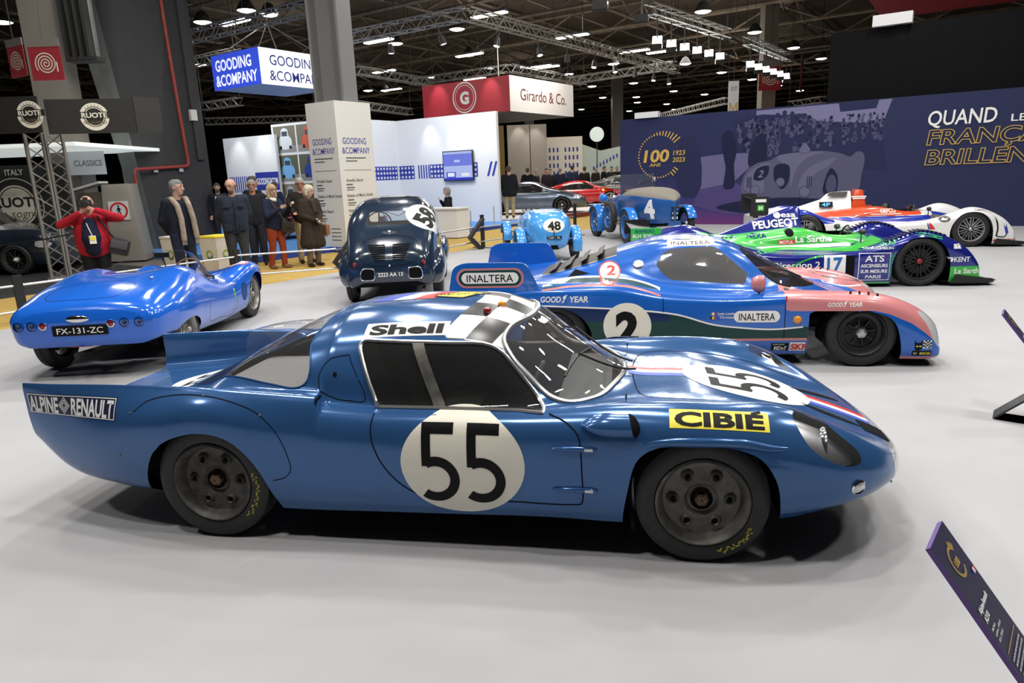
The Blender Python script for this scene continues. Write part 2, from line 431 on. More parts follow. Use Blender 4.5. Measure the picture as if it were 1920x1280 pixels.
class Car:
    """a top-level car Empty with helpers that lay artwork on its shell (local frame: +x nose, -y right-hand side)"""
    def __init__(s, name, label, loc, yaw, cat='car', group=None): s.o = thing(name, label, cat, loc, math.radians(yaw), group); s.bv = None
    def side(s, sh, n, m, x, z, sd=-1, off=.0015, ml=.03, flip=False, yy=1.6):
        return drape(sh, n, m, s.o, s.bv, (x, sd * yy, z), (-sd, 0, 0), (0, 0, 1), (0, -sd, 0), off, ml)
    def sline(s, pts, w, n, m, sd=-1, off=.001, sub=6):
        P = [(-sd * x, z) for x, z in pts]; return drape_line(P, w, n, m, s.o, s.bv, (0, sd * 1.6, 0), (-sd, 0, 0), (0, 0, 1), (0, -sd, 0), off, sub)
    def top(s, sh, n, m, x, y, rot=0, off=.0015, ml=.03):
        c, q = math.cos(rot), math.sin(rot); return drape(sh, n, m, s.o, s.bv, (x, y, 2.2), (c, q, 0), (-q, c, 0), (0, 0, -1), off, ml)
    def tline(s, pts, w, n, m, off=.001, sub=6): return drape_line(pts, w, n, m, s.o, s.bv, (0, 0, 2.2), (1, 0, 0), (0, 1, 0), (0, 0, -1), off, sub)
    def rear(s, sh, n, m, y, z, off=.0015, ml=.03):
        return drape(sh, n, m, s.o, s.bv, (-4, y, z), (0, -1, 0), (0, 0, 1), (1, 0, 0), off, ml)
    def at_side(s, x, z, sd=-1):
        h = s.bv.ray_cast(Vector((x, sd * 1.6, z)), Vector((0, -sd, 0))); n = h[1]
        return h[0], (n if n.y * sd > 0 else -n)
    def at_top(s, x, y):
        h = s.bv.ray_cast(Vector((x, y, 2.2)), Vector((0, 0, -1))); return h[0]
    def at_rear(s, y, z): return s.bv.ray_cast(Vector((-4, y, z)), Vector((1, 0, 0)))[0]
def above(pts, sgn=1):
    """field: negative above (sgn 1) or below the (x, z) polyline, limited to its x range"""
    X = [p[0] for p in pts]; Z = [p[1] for p in pts]
    return lambda v: np.maximum(sgn * (np.interp(v[:, 0], X, Z) - v[:, 2]), np.maximum(X[0] - v[:, 0], v[:, 0] - X[-1]))
def stadium(w, h, n=12): return rrect(w, h, h / 2 * .999, n)
# ================================================================ common materials and wheels
M = {}
M['tyre'] = mat('tyre_rubber', (.018, .018, .019), .62, noise=.25, nscale=30)
M['black'] = mat('satin_black', (.012, .012, .013), .45)
M['matt'] = mat('matt_black', (.006, .006, .007), .9, spec=.1)
M['dark'] = mat('dark_interior', (.06, .06, .062), .8)
M['chrome'] = mat('chrome', (.75, .76, .78), .12, 1)
M['alu'] = mat('aluminium', (.55, .55, .56), .32, .9)
M['steelgrey'] = mat('grey_steel', (.115, .11, .10), .5, .35, noise=.35, nscale=20)
M['darksteel'] = mat('dark_steel', (.075, .07, .064), .55, .3, noise=.4, nscale=25)
M['rust'] = mat('rusty_nut', (.16, .10, .06), .7, .4, noise=.4, nscale=60)
M['white'] = mat('white_paint', (.82, .82, .8), .35, coat=.2)
M['nut'] = mat('red_wheel_nut', (.22, .02, .03), .4)
M['cream'] = mat('cream_paint', (.80, .765, .66), .4)
M['ink'] = mat('black_ink', (.006, .006, .007), .5, spec=.15)
M['red'] = mat('red_paint', (.60, .03, .025), .35)
M['blue'] = mat('blue_ink', (.03, .06, .42), .4)
M['yellow'] = mat('yellow_paint', (.85, .72, .06), .4)
M['gold'] = mat('gold_ink', (.55, .36, .08), .5)
M['glass'] = glassmat('clear_glass', (.90, .92, .92), .02, diffuse_mix=.05)
M['tint'] = glassmat('tinted_window', (.34, .34, .34), .05, diffuse_mix=.022)
M['haze'] = glassmat('hazy_window', (.42, .43, .46), .07, .05, .13)
M['plexi'] = glassmat('plexiglass', (.93, .94, .95), .04)
M['lens_red'] = mat('red_lens', (.22, .01, .012), .15, coat=1)
M['amber'] = mat('amber_lens', (.75, .28, .02), .15, coat=1)
M['lens'] = mat('clear_lens', (.7, .72, .74), .1, .3, coat=1)
M['green'] = mat('green_paint', (.07, .50, .05), .3, coat=.5)
M['chalk'] = mat('yellow_chalk', (.45, .40, .05), .8)
def tyre_prof(r, w, rr):
    h = w / 2
    return [(rr, -h * .82), (rr + .012, -h * .97), (rr + (r - rr) * .5, -h * 1.03), (r - .022, -h * .95), (r - .006, -h * .82), (r, -h * .55), (r, -h * .12), (r - .004, -h * .1), (r - .004, -h * .06), (r, -h * .04), (r, h * .04), (r - .004, h * .06), (r - .004, h * .1), (r, h * .12),
            (r, h * .55), (r - .006, h * .82), (r - .022, h * .95), (rr + (r - rr) * .5, h * 1.03), (rr + .012, h * .97), (rr, h * .82)]
def wheel(par, c, r, w, rr, side, style='steel', rim=None, nut=None, yaw=0, n=48, tm=None):
    """tyre = the part, with rim and nut as sub-parts; side -1 faces -y"""
    t = MB().lathe(tyre_prof(r, w, rr), axis='y', n=n).obj('wheel', tm or M['tyre'], par, angle=35)
    t.location = c; t.rotation_euler = (0, 0, yaw)
    h = w / 2 * .95 * side; S = side
    L = lambda mb, prof, nn=n: mb.lathe([(a, h + S * b) for a, b in prof], axis='y', n=nn)
    m = MB()
    if style == 'steel':
        L(m, [(rr + .004, -.02), (rr + .006, .004), (rr - .003, .010), (rr - .010, .003), (rr - .02, -.02), (rr - .03, -.045), (rr - .055, -.052), (.10, -.040), (.075, -.036), (.06, -.05), (.001, -.05)])
        m.obj('rim', rim, t)
        for k in range(6):
            hb = MB(); rg = MB()
            a = PI / 6 + k * PI / 3 + .52; x, z = .118 * math.cos(a), .118 * math.sin(a)
            hb.lathe([(.001, h - S * .0425), (.013, h - S * .0425)], (x, 0, z), 'y', 14)
            rg.lathe([(.03, h - S * .048), (.024, h - S * .036), (.018, h - S * .032), (.013, h - S * .040)], (x, 0, z), 'y', 16)
            hb.obj('vent_hole', M['matt'], t); rg.obj('vent_collar', rim, t)
        nb = MB(); L(nb, [(.001, -.02), (.018, -.02), (.030, -.026), (.030, -.05)], 6)
        nb.obj('wheel_nut', nut, t, smooth=False)
        nc = MB(); L(nc, [(.001, -.016), (.005, -.016), (.005, -.02)], 8); nc.obj('nut_pin', M['black'], t)
        dk = MB(); L(dk, [(.048, -.036), (.03, -.047)], 32); dk.obj('nut_recess', M['matt'], t)
    elif style == 'disc':
        L(m, [(rr + .004, -.02), (rr + .004, .008), (rr - .006, .010), (rr - .014, 0), (rr - .022, -.05), (rr * .72, -.055), (rr * .68, -.075), (rr * .45, -.07), (rr * .3, -.05), (.05, -.045), (.001, -.045)])
        m.obj('rim', rim, t)
        sp = MB()
        for k in range(8):
            a = k * PI / 4 + .2; R = Matrix.Rotation(-a, 3, 'Y')
            sp.box(R @ Vector((rr * .42, h - S * .058, 0)), (rr * .42, .02, .012), R)
        sp.obj('rim_ribs', rim, t)
        nb = MB(); L(nb, [(.001, -.002), (.024, -.002), (.042, -.010), (.044, -.05)], 6); nb.obj('wheel_nut', nut, t, smooth=False)
        nc = MB(); L(nc, [(.001, -.003), (.014, -.003), (.014, -.006)], 16); nc.obj('nut_centre', M['matt'], t)
    elif style in ('mesh', 'multi', 'sport'):
        L(m, [(rr + .004, -.02), (rr + .005, .006), (rr - .006, .008), (rr - .014, -.005), (rr - .018, -.06), (rr - .02, -.10)])
        m.obj('rim', rim, t)
        bk = MB(); L(bk, [(rr - .02, -.085), (.001, -.085)]); bk.obj('brake_shadow', M['matt'], t)
        br = MB(); L(br, [(rr * .72, -.07), (rr * .72, -.078), (rr * .35, -.078), (rr * .35, -.07)]); br.obj('brake_disc', M['darksteel'], t)
        sp = MB(); N = {'mesh': 10, 'multi': 18, 'sport': 5}[style]; wd = {'mesh': .013, 'multi': .009, 'sport': .045}[style]
        for k in range(N):
            a = k * 2 * PI / N
            for dd in ((-.2, .2) if style == 'mesh' else (0,)):
                p0 = Vector((.05 * math.cos(a), h - S * .04, .05 * math.sin(a))); p1 = Vector(((rr - .012) * math.cos(a + dd), h - S * .012, (rr - .012) * math.sin(a + dd)))
                ax = (p1 - p0); ln = ax.length; ax.normalize(); z = Vector((0, 1, 0)); yv = ax.cross(z).normalized()
                z = yv.cross(ax); sp.box((p0 + p1) / 2, (ln, wd, .02), Matrix((ax, yv, z)).transposed())
        sp.obj('spokes', rim, t, smooth=False)
        nb = MB(); L(nb, [(.001, -.005), (.022, -.008), (.036, -.02), (.04, -.05)], 20); nb.obj('wheel_nut', nut, t)
    elif style == 'wire':
        L(m, [(rr + .004, -.02), (rr + .006, .004), (rr - .006, .006), (rr - .016, -.02), (rr - .02, -.06), (rr - .016, -.1)])
        m.obj('rim', rim, t)
        hu = MB(); L(hu, [(.001, .02), (.022, .018), (.03, .005), (.034, -.03), (.05, -.035), (.05, -.1), (.001, -.1)], 20); hu.obj('wheel_nut', nut, t)
        sp = MB()
        for k in range(36):
            a = k * 2 * PI / 36; b = a + (.32 if k % 2 else -.32); o = -.035 if (k // 2) % 2 else -.085
            sp.tube([(.046 * math.cos(a), h + S * o, .046 * math.sin(a)), ((rr - .014) * math.cos(b), h - S * .045, (rr - .014) * math.sin(b))], .0028, 4)
        sp.obj('spokes', rim, t)
    return t
def arch_well(par, cs, r, y0, y1, name='wheel_arch'):
    """dark liner above a wheel: half drum"""
    m = MB()
    for c in cs:
        m.lathe([(r, y0), (r, y1), (.03, y1)], (c[0], 0, c[1]), 'y', 28, a0=-.15, a1=PI + .15)
    return m.obj(name, M['matt'], par)
# ================================================================ the hall
AN = math.radians(-34.5); E2 = Vector((math.cos(AN), math.sin(AN), 0)); E1 = Vector((-E2.y, E2.x, 0)); Z = Vector((0, 0, 1))
def st(o, name=None): o['kind'] = 'structure'; return o
def slab(name, p, q, z0, z1, t, m, parent=None, side=1):
    """upright panel from floor point p to q"""
    p, q = Vector((p[0], p[1], 0)), Vector((q[0], q[1], 0)); d = (q - p).normalized(); n = Vector((-d.y, d.x, 0)) * t * side
    v = [p + Z * z0, q + Z * z0, q + Z * z1, p + Z * z1]; v += [x + n for x in v]
    return MB().add(v, [(0, 1, 2, 3), (7, 6, 5, 4), (0, 4, 5, 1), (1, 5, 6, 2), (2, 6, 7, 3), (3, 7, 4, 0)]).obj(name, m, parent, smooth=False)
def poly_floor(name, pts, z, t, m):
    return MB().prism(pts, z - t, z).obj(name, m, None, smooth=False)
M['carpet'] = mat('pale_grey_carpet', (.365, .367, .382), .85, noise=.05, nscale=1.5, spec=.25)
M['yellowcarpet'] = mat('yellow_carpet', (.44, .30, .09), .9, noise=.06, nscale=5, spec=.1)
M['darkfloor'] = mat('dark_carpet', (.035, .036, .038), .9, spec=.15)
M['hallfloor'] = mat('hall_floor', (.16, .14, .12), .8)
M['ceil'] = mat('ceiling_dark', (.15, .122, .095), .9, noise=.3, nscale=.4)
M['beam'] = mat('ceiling_steel', (.28, .235, .18), .6, noise=.3, nscale=2)
M['truss'] = mat('truss_aluminium', (.30, .29, .27), .5, .5)
M['panel'] = mat('white_panel', (.68, .69, .71), .6)
M['column'] = mat('column_white', (.66, .65, .62), .6)
M['lampglow'] = mat('lamp_glow', (1, 1, 1), .5, emit=(1, .95, .86), es=14)
M['ledglow'] = mat('led_glow', (1, 1, 1), .5, emit=(.94, 1, .97), es=9)
M['lampbody'] = mat('lamp_body', (.03, .03, .03), .5)
M['navywall'] = mat('navy_print', (.020, .026, .075), .75, spec=.2)
M['bluedeck'] = mat('blue_carpet', (.08, .25, .60), .8); M['bluestep'] = mat('blue_step', (.015, .055, .30), .6)
st(MB().box2((-70, -25, -.14), (80, 120, -.04)).obj('floor', M['hallfloor']))
ed = Vector((.587, .81, 0)); P0 = Vector((-6.4, 8.85, 0)); nb = Vector((-.81, .587, 0))
g0, g1 = P0 - ed * 26, P0 + ed * 24
st(poly_floor('floor_grey_carpet', [(g0.x, g0.y), (30, -15), (30, 26), (g1.x, g1.y)], 0, .06, M['carpet']))
y0, y1 = g0 + nb * 3.15, P0 + ed * 40 + nb * 3.15; g2 = P0 + ed * 40
st(poly_floor('floor_yellow_carpet', [(g0.x, g0.y), (g2.x, g2.y), (y1.x, y1.y), (y0.x, y0.y)], -.003, .04, M['yellowcarpet']))
k0, k1 = g0 + nb * 3.15, P0 + ed * 4.5 + nb * 3.15
st(poly_floor('floor_dark_carpet', [(k0.x, k0.y), (k1.x, k1.y), (k1.x - 12, k1.y + 8), (k0.x - 12, k0.y + 8)], -.004, .04, M['darkfloor']))
st(MB().box2((-70, -25, 11.2), (80, 120, 11.5)).obj('ceiling', M['ceil']))
wd = mat('hall_wall', (.05, .042, .036), .9)
st(MB().box2((-70, 119, -.1), (80, 120, 11.5)).obj('wall_back', wd)); st(MB().box2((-70, -25, -.1), (-69, 120, 11.5)).obj('wall_left', wd)); st(MB().box2((79, -25, -.1), (80, 120, 11.5)).obj('wall_right', wd)); st(MB().box2((-70, -25, -.1), (80, -24, 11.5)).obj('wall_front', mat('front_wall', (.16, .13, .11), .9)))
def truss_mb(mb, a, b, w=.3, r=.025, step=None, n=4, rd=None, tri=False):
    """lattice girder from a to b"""
    a, b = Vector(a), Vector(b); d = (b - a); L = d.length; d.normalize(); up = Z if abs(d.z) < .9 else Vector((1, 0, 0)); s = d.cross(up).normalized(); u = s.cross(d).normalized()
    h = w / 2; C_ = [s * h + u * h, -s * h + u * h, -s * h - u * h, s * h - u * h]; rd = rd or r * .55
    for c in C_: mb.tube([a + c, b + c], r, n, cap=False)
    step = step or w; k = max(1, round(L / step))
    for i in range(k):
        p, q = a + d * (L * i / k), a + d * (L * (i + 1) / k)
        for j in range(4):
            c, e = C_[j], C_[(j + 1) % 4]
            if i % 2: c, e = e, c
            mb.tube([p + c, q + e], rd, 3, cap=False)
    return mb
# roof steelwork
def roofbeam(a, b, z, dep=1.1):
    mb = MB(); a, b = Vector((a.x, a.y, z)), Vector((b.x, b.y, z)); d = b - a; L = d.length; k = int(L / 2.4); d.normalize()
    mb.tube([a, b], .09, 4, cap=False); mb.tube([a + Z * dep, b + Z * dep], .09, 4, cap=False)
    for i in range(k):
        p, q = a + d * (L * i / k), a + d * (L * (i + 1) / k)
        mb.tube([p + (Z * dep if i % 2 else Z * 0), q + (Z * 0 if i % 2 else Z * dep)], .055, 4, cap=False)
    return st(mb.obj('ceiling_beam', M['beam'], smooth=False))
c0 = Vector((8, 55, 0))
for i in range(-9, 10): roofbeam(c0 + E2 * (i * 7) - E1 * 55, c0 + E2 * (i * 7) + E1 * 60, 9.9)
for i in range(-9, 10): roofbeam(c0 + E1 * (i * 6) - E2 * 62, c0 + E1 * (i * 6) + E2 * 62, 9.4)
# hall lamps hanging under the roof
def lampat(x, y, z, big=1.0):
    t = thing('hall_lamp', 'bright white lamp hanging under the dark hall roof', 'lamp', (x, y, z), AN + PI / 2, 'lamps under the hall roof')
    MB().lathe([(.05, .42), (.16, .36), (.34, .06), (.36, .0), (.33, .0)], n=12).obj('shade', M['lampbody'], t); MB().lathe([(.001, -.05), (.22, -.04), (.33, .01)], n=12).obj('diffuser', M['lampglow'], t)
    MB().tube([(0, 0, .4), (0, 0, 11.18 - z)], .012, 4, cap=False).obj('suspension', M['lampbody'], t)
    return t
L0 = lampat(0, 60, 7.8)
def ray(u, v): return -( -_fw * FPX) if False else _fw * FPX + _ex * (u - 960) + _ey * (v - 640)
def hit(u, v, z):
    d = ray(u, v); k = (z - CAMH) / d.z; return Vector((d.x * k, d.y * k, z))
LP = [(380, 42), (375, 122), (462, 20), (505, 28), (742, 82), (857, 55), (918, 127), (982, 126), (1188, 156), (1193, 182), (1066, 139), (1318, 22), (1415, 61), (1488, 90), (1285, 120), (1353, 136), (1410, 149), (1459, 161), (1500, 170), (1195, 192), (1263, 171), (1321, 177), (1250, 195), (1110, 162), (1150, 120), (806, 145), (722, 170), (1540, 110), (880, 103), (1005, 129), (1130, 183), (1180, 208), (1265, 205), (1090, 205), (690, 170), (1385, 210), (5, 42), (112, 150)]
for i, (u, v) in enumerate(LP):
    p = hit(u, v, 7.8)
    far = p.length > 95
    if far: p = hit(u, v, 5.0 + .002 * u)
    if i == 0: L0.location = p; o = L0
    else: o = copy_tree(L0); o.location = p
    if far: o.scale.z = (11.18 - p.z) / 3.4
    o['label'] = 'round white lamp hanging under the dark hall roof'
T0 = None
for i, (u, v) in enumerate([(710, 77), (917, 28), (1073, 68), (880, 103), (1190, 96), (720, 134), (890, 148), (1010, 125), (1025, 126), (735, 168), (440, 42), (1240, 97)]):
    p = hit(u, v, 7.2)
    if T0 is None:
        T0 = t = thing('tube_lamp', 'long white strip lamp hung among the roof trusses', 'lamp', p, AN, 'strip lamps under the hall roof')
        MB().box((0, 0, .06), (1.5, .3, .08)).obj('housing', M['lampbody'], t); MB().box((0, 0, 0), (1.45, .26, .05)).obj('diffuser', M['lampglow'], t)
        MB().tube([(.5, 0, .1), (.5, 0, 4.0)], .012, 4, cap=False).obj('suspension', M['lampbody'], t)
    else: o = copy_tree(T0); o.location = p
# exhibition trusses
def truss(a, b, label, w=.34, r=.028, grp='silver trusses above the stands'):
    t = thing('lighting_truss', label, 'truss', a, 0, grp); a, b = Vector(a), Vector(b)
    truss_mb(MB(), (0, 0, 0), b - a, w, r, w * 1.1).obj('lattice', M['truss'], t, smooth=False)
    for q in (Vector((0, 0, 0)), b - a): MB().tube([q + Z * .1, q + Z * (11.19 - a.z)], .012, 4, cap=False).obj('hanging_cable', M['lampbody'], t)
    return t
TC = Vector((-1.0, 22.9, 6.5))
truss(TC, TC - E2 * 6.0, 'silver truss running left from the corner above the white booth'); truss(TC, TC + E1 * 17.5, 'long silver truss running right from the corner above the white booth')
ga = hit(330, 76, 6.5); truss(ga, ga + E2 * 7.5, 'bright silver truss above the blue and white hanging sign')
gb = hit(360, 118, 6.5); truss(gb, gb + E2 * 3.0, 'short silver truss left of the blue and white hanging sign')
ta = hit(665, 131, 6.5); tb = hit(812, 156, 6.5); truss(ta, tb, 'far silver truss left of the red and white hanging sign')
tc = hit(955, 128, 6.7); truss(tc, tc - E2 * 6.3, 'silver truss over the red side of the hanging sign'); truss(tc, tc + E1 * 7.6, 'silver truss over the white side of the hanging sign')
td = hit(1265, 122, 6.5); te = hit(1065, 152, 6.5); truss(td, te, 'silver truss receding right behind the red and white sign')
for u0, v0, u1, v1, z, lb in ((1165, 235, 1365, 188, 5.0, 'thin silver truss behind the letter banner'), (1480, 196, 1545, 186, 5.0, 'short silver truss beside the black curtain'), (380, 200, 450, 190, 5, 'short silver truss over the booth photo wall'), (385, 228, 590, 222, 4.8, 'low silver truss behind the panel of car photos'), (660, 195, 770, 210, 5, 'dim silver truss behind the white booth')):
    truss(hit(u0, v0, z), hit(u1, v1, z), lb, .3, .025)
# spot lamps under the long truss
S0 = None
for q in (-3.2, -1.0, 1.6, 4.2, 6.2, 8.4, 10.3, 12.4, 14.5, 16.4):
    p = TC + (E1 * q if q > 0 else E2 * q) - Z * .62
    if S0 is None:
        S0 = t = thing('spot_lamp', 'black spot lamp clamped under the silver truss', 'lamp', p, 0, 'black spot lamps under the truss')
        m = MB().lathe([(.06, .16), (.08, .10), (.11, -.14), (.10, -.14)], n=12); m.obj('lamp_can', M['lampbody'], t); MB().lathe([(.001, -.125), (.098, -.125)], n=12).obj('lamp_face', M['lampglow'], t); MB().tube([(0, 0, .15), (0, 0, .78)], .02, 5).obj('clamp', M['lampbody'], t)
    else: o = copy_tree(S0); o.location = p; o.rotation_euler = (.25, .2 * math.sin(q), q)
# LED floodlight banks
def flood(p, tilt):
    t = thing('flood_lamp', 'square LED floodlight', 'lamp', p, AN + .35, 'LED floodlights in rows'); t.rotation_euler = (tilt, 0, AN + .35)
    MB().box((0, .06, 0), (.36, .10, .54)).obj('housing', M['lampbody'], t); MB().box((0, 0, 0), (.32, .02, .50)).obj('led_face', M['ledglow'], t); MB().box((0, -.05, -.33), (.36, .2, .05)).obj('barn_door', M['lampbody'], t); MB().tube([(0, .12, .05), Vector((0, -.68, .73)) * 1.0], .025, 5).obj('yoke', M['lampbody'], t); return t
F0 = None
for us, lb in (((1232, 77, 1350, 107), 'square LED floodlight in the row under the nearer right-hand truss'), ((1407, 122, 1474, 144), 'square LED floodlight in the row under the farther truss by the black curtain')):
    p, q = hit(us[0], us[1], 6.0), hit(us[2], us[3], 6.0)
    for k in range(6):
        x = p.lerp(q, k / 5)
        if F0 is None: F0 = o = flood(x, -.75)
        else: o = copy_tree(F0); o.location = x
        o['label'] = lb; o['group'] = 'LED floodlights under ' + ('the nearer truss' if us[0] < 1300 else 'the farther truss')
    a, b = p + Z * .95 - (q - p) * .12, q + Z * .95 + (q - p) * .12
    truss(a, b, 'silver truss carrying the ' + ('nearer' if us[0] < 1300 else 'farther') + ' row of LED floodlights')
for (u, v, lb) in ((1203, 32, 'large LED floodlight alone above the end of the long truss'), (1126, 8, 'large LED floodlight cut by the top edge of the picture')):
    o = copy_tree(F0); o.location = hit(u, v, 6.0); o.rotation_euler = (-1.15, 0, AN + .35); o.scale = (1.15, 1, .8); o['label'] = lb; o['group'] = 'large LED floodlights'
# ---------------------------------------------------------------- mural wall at the right
WA = Vector((6.06, 21.0, 0)); wang = math.radians(-33.54); WD = Vector((math.cos(wang), math.sin(wang), 0)); WN = Vector((WD.y, -WD.x, 0))
mw = bpy.data.materials.new('mural_print'); mw.use_nodes = True; nt = mw.node_tree; b = nt.nodes['Principled BSDF']; b.inputs['Roughness'].default_value = .7; b.inputs['Specular IOR Level'].default_value = .2
tc = nt.nodes.new('ShaderNodeTexCoord'); sp = nt.nodes.new('ShaderNodeSeparateXYZ'); nt.links.new(tc.outputs['Object'], sp.inputs[0])
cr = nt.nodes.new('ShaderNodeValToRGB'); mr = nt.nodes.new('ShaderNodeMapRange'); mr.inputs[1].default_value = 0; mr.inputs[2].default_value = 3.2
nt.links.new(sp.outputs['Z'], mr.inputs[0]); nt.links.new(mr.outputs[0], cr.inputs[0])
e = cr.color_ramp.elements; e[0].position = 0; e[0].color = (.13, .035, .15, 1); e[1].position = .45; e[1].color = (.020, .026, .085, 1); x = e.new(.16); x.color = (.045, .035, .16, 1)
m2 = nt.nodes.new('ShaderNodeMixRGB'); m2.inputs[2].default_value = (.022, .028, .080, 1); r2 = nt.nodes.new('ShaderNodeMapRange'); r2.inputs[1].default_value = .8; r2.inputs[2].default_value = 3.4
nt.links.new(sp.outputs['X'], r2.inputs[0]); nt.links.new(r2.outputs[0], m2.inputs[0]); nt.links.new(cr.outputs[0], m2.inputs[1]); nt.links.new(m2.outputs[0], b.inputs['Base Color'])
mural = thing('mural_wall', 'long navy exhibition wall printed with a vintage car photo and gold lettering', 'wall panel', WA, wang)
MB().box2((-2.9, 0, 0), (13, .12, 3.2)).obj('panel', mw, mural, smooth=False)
FR = dict(O=(0, -.002, 0), U=(1, 0, 0), V=(0, 0, 1))
def ink(n, c): return mat('print_' + n, c, .75, spec=.15)
I = {k: ink(k, c) for k, c in dict(sky=(.17, .165, .29), fence=(.125, .115, .235), crowd=(.022, .026, .075), head=(.075, .073, .15), dark=(.013, .016, .05), car=(.09, .088, .16), carlight=(.125, .122, .21), carshade=(.066, .068, .14), ground=(.07, .055, .17)).items()}
lay = [0]
def mur(sh, n, m):
    lay[0] += 1; return flat(sh, n, m, mural, FR['O'], FR['U'], FR['V'], .0006 * lay[0])
S_ = lambda pts, sub=4: fill(smooth_poly(pts, sub))
mur(fill([(1.24, 3.03), (1.24, 3.15), (4.6, 3.18), (4.4, 2.5), (3.19, 2.7), (2.68, 2.8), (1.97, 2.85)]), 'printed_sky', I['sky']); mur(fill([(3.35, 3.18), (4.3, 3.18), (4.25, 2.98), (3.4, 2.95)]), 'printed_trees', I['crowd'])
mur(fill([(-.44, 1.96), (.32, 2.02), (1.06, 2.02), (1.11, 1.62), (.66, 1.2), (-.38, 1.0)]), 'printed_fence', I['fence']); mur(fill([(-.4, 1.02), (.7, 1.22), (1.1, 1.0), (4.2, .9), (3.0, .30), (.5, .30), (-.5, .55)]), 'printed_ground', I['ground'])
mur(fill([(.6, 2.96), (1.42, 3.04), (1.97, 2.98), (2.56, 2.98), (2.68, 2.76), (3.36, 2.7), (4.35, 2.6), (4.6, 1.4), (4.04, 1.5), (3.58, 1.7), (2.9, 1.8), (1.84, 1.8), (1.11, 1.5), (1.06, 2.04), (.63, 2.06)]), 'printed_crowd', I['crowd'])
rn = random.Random(7); hs, hd = [], []
for k in range(170):
    t = rn.random(); x = .75 + 3.7 * t; z = 2.95 - .1 * t - rn.random() ** 1.3 * (.95 - .35 * t); r = (.052 - .022 * t) * rn.uniform(.8, 1.2)
    (hs if rn.random() < .62 else hd).append(fill(disc(r, 9, (x, z), r * 1.2)))
    if rn.random() < .5: hs.append(fill([(x - r * 1.5, z - r * 1.4), (x + r * 1.4, z - r * 1.3), (x + r * rn.uniform(.3, 1.2), z - r * 4), (x - r * .8, z - r * 4.4)]))
mur(merge(*hs), 'printed_faces', I['head']); mur(merge(*hd), 'printed_hats', I['dark'])
tops = [fill(disc(.06, 10, (x, 2.97 + .06 * math.sin(7 * x)), .075)) for x in (.8, .98, 1.18, 1.38, 1.6, 1.82, 2.0, 2.2, 2.38, 2.5)] + [fill(disc(.035, 8, (2.7 + .16 * k, 2.74 - .012 * k + .02 * math.sin(3 * k)))) for k in range(11)]
mur(merge(*tops), 'printed_heads', I['crowd']); mur(S_([(.32, 2.57), (.53, 2.67), (.66, 2.47), (.73, 2.09), (.67, 1.72), (.67, 1.06), (.41, 1.03), (.43, 1.65), (.36, 1.96)]), 'printed_man', I['dark']); mur(S_([(1.13, 2.22), (1.41, 2.54), (1.57, 2.24), (1.52, 1.76), (1.11, 1.62)]), 'printed_man', I['dark']); mur(S_([(-.91, 2.5), (-.7, 2.6), (-.5, 2.5), (-.4, .85), (-.88, .85)]), 'printed_figures', I['crowd'])
mur(S_([(.17, .5), (.76, .66), (2.27, .75), (3.6, .72), (4.1, .8), (3.4, .36), (.77, .36)]), 'printed_shadow', I['dark'])
mur(S_([(.91, .9), (.92, 1.25), (1.06, 1.55), (1.34, 1.73), (1.67, 1.79), (1.85, 1.89), (2.2, 1.96), (2.63, 1.98), (3.11, 1.97), (3.52, 1.88), (3.72, 1.8), (3.88, 1.92), (4.01, 1.89), (4.07, 1.72), (4.02, 1.3), (3.98, .95), (3.72, .78), (3.19, .71), (2.27, .77), (1.34, .78)]), 'printed_car', I['car'])
mur(S_([(1.85, 1.87), (2.6, 1.96), (3.1, 1.95), (2.7, 1.84), (2.4, 1.55), (2.25, 1.0), (2.2, 1.5)]), 'printed_bonnet', I['carlight']); mur(S_([(2.45, .80), (2.49, 1.2), (2.65, 1.49), (2.99, 1.69), (3.39, 1.78), (3.2, 1.58), (2.85, 1.35), (2.72, .9)]), 'printed_wing', I['carlight']); mur(S_([(1.0, 1.0), (1.02, 1.35), (1.3, 1.62), (1.67, 1.72), (1.54, 1.38), (1.5, .9)]), 'printed_wing', I['carlight'])
mur(S_([(1.78, 1.45), (1.82, 1.63), (2.0, 1.69), (2.19, 1.62), (2.22, 1.43), (2.17, 1.14), (2.04, .99), (1.87, 1.11)]), 'printed_grille', I['dark'])
for x, z, r in ((1.29, .97, .15), (1.97, 1.18, .13), (2.62, .90, .17)): mur(fill(disc(r, 20, (x, z))), 'printed_lamp', I['carshade']); mur(fill(disc(r * .78, 20, (x + .01, z + .01))), 'printed_lamp_glass', I['carlight'])
mur(S_([(3.12, .85), (3.13, 1.2), (3.27, 1.52), (3.42, 1.36), (3.46, 1.0), (3.40, .78)]), 'printed_wheel', I['dark']); mur(fill(disc(.13, 18, (3.30, 1.08), .27)), 'printed_wheel_disc', I['carshade']); mur(S_([(1.25, 1.28), (1.32, 1.56), (1.64, 1.64), (1.62, 1.40), (1.45, 1.25)]), 'printed_patch', I['dark']); mur(xf2(text('2', .2, .02, shear=.3), 1, dx=1.45, dy=1.43), 'printed_number', I['sky'])
mur(S_([(2.45, 1.98), (2.47, 2.1), (2.56, 2.22), (2.66, 2.12), (2.72, 1.99)]), 'printed_driver', I['carlight']); mur(merge(*[rect(2.68 + .05 * k, 1.0 + .02 * k, 2.70 + .05 * k, 1.32) for k in range(3)], *[rect(1.06 + .05 * k, 1.05, 1.08 + .05 * k, 1.35) for k in range(3)]), 'printed_louvres', I['dark'])
G_ = M['gold']; tk = []
for k in range(40):
    a = math.radians(38 + k * 8.0); 
    if a > math.radians(330): continue
    ln = .05 + (.20 * max(0, 1 - k / 9)) + (.10 if k > 33 else 0); r = .61
    tk.append(xf2(rect(r, -.018, r + ln, .018), 1, rot=a, dx=-1.63, dy=2.05))
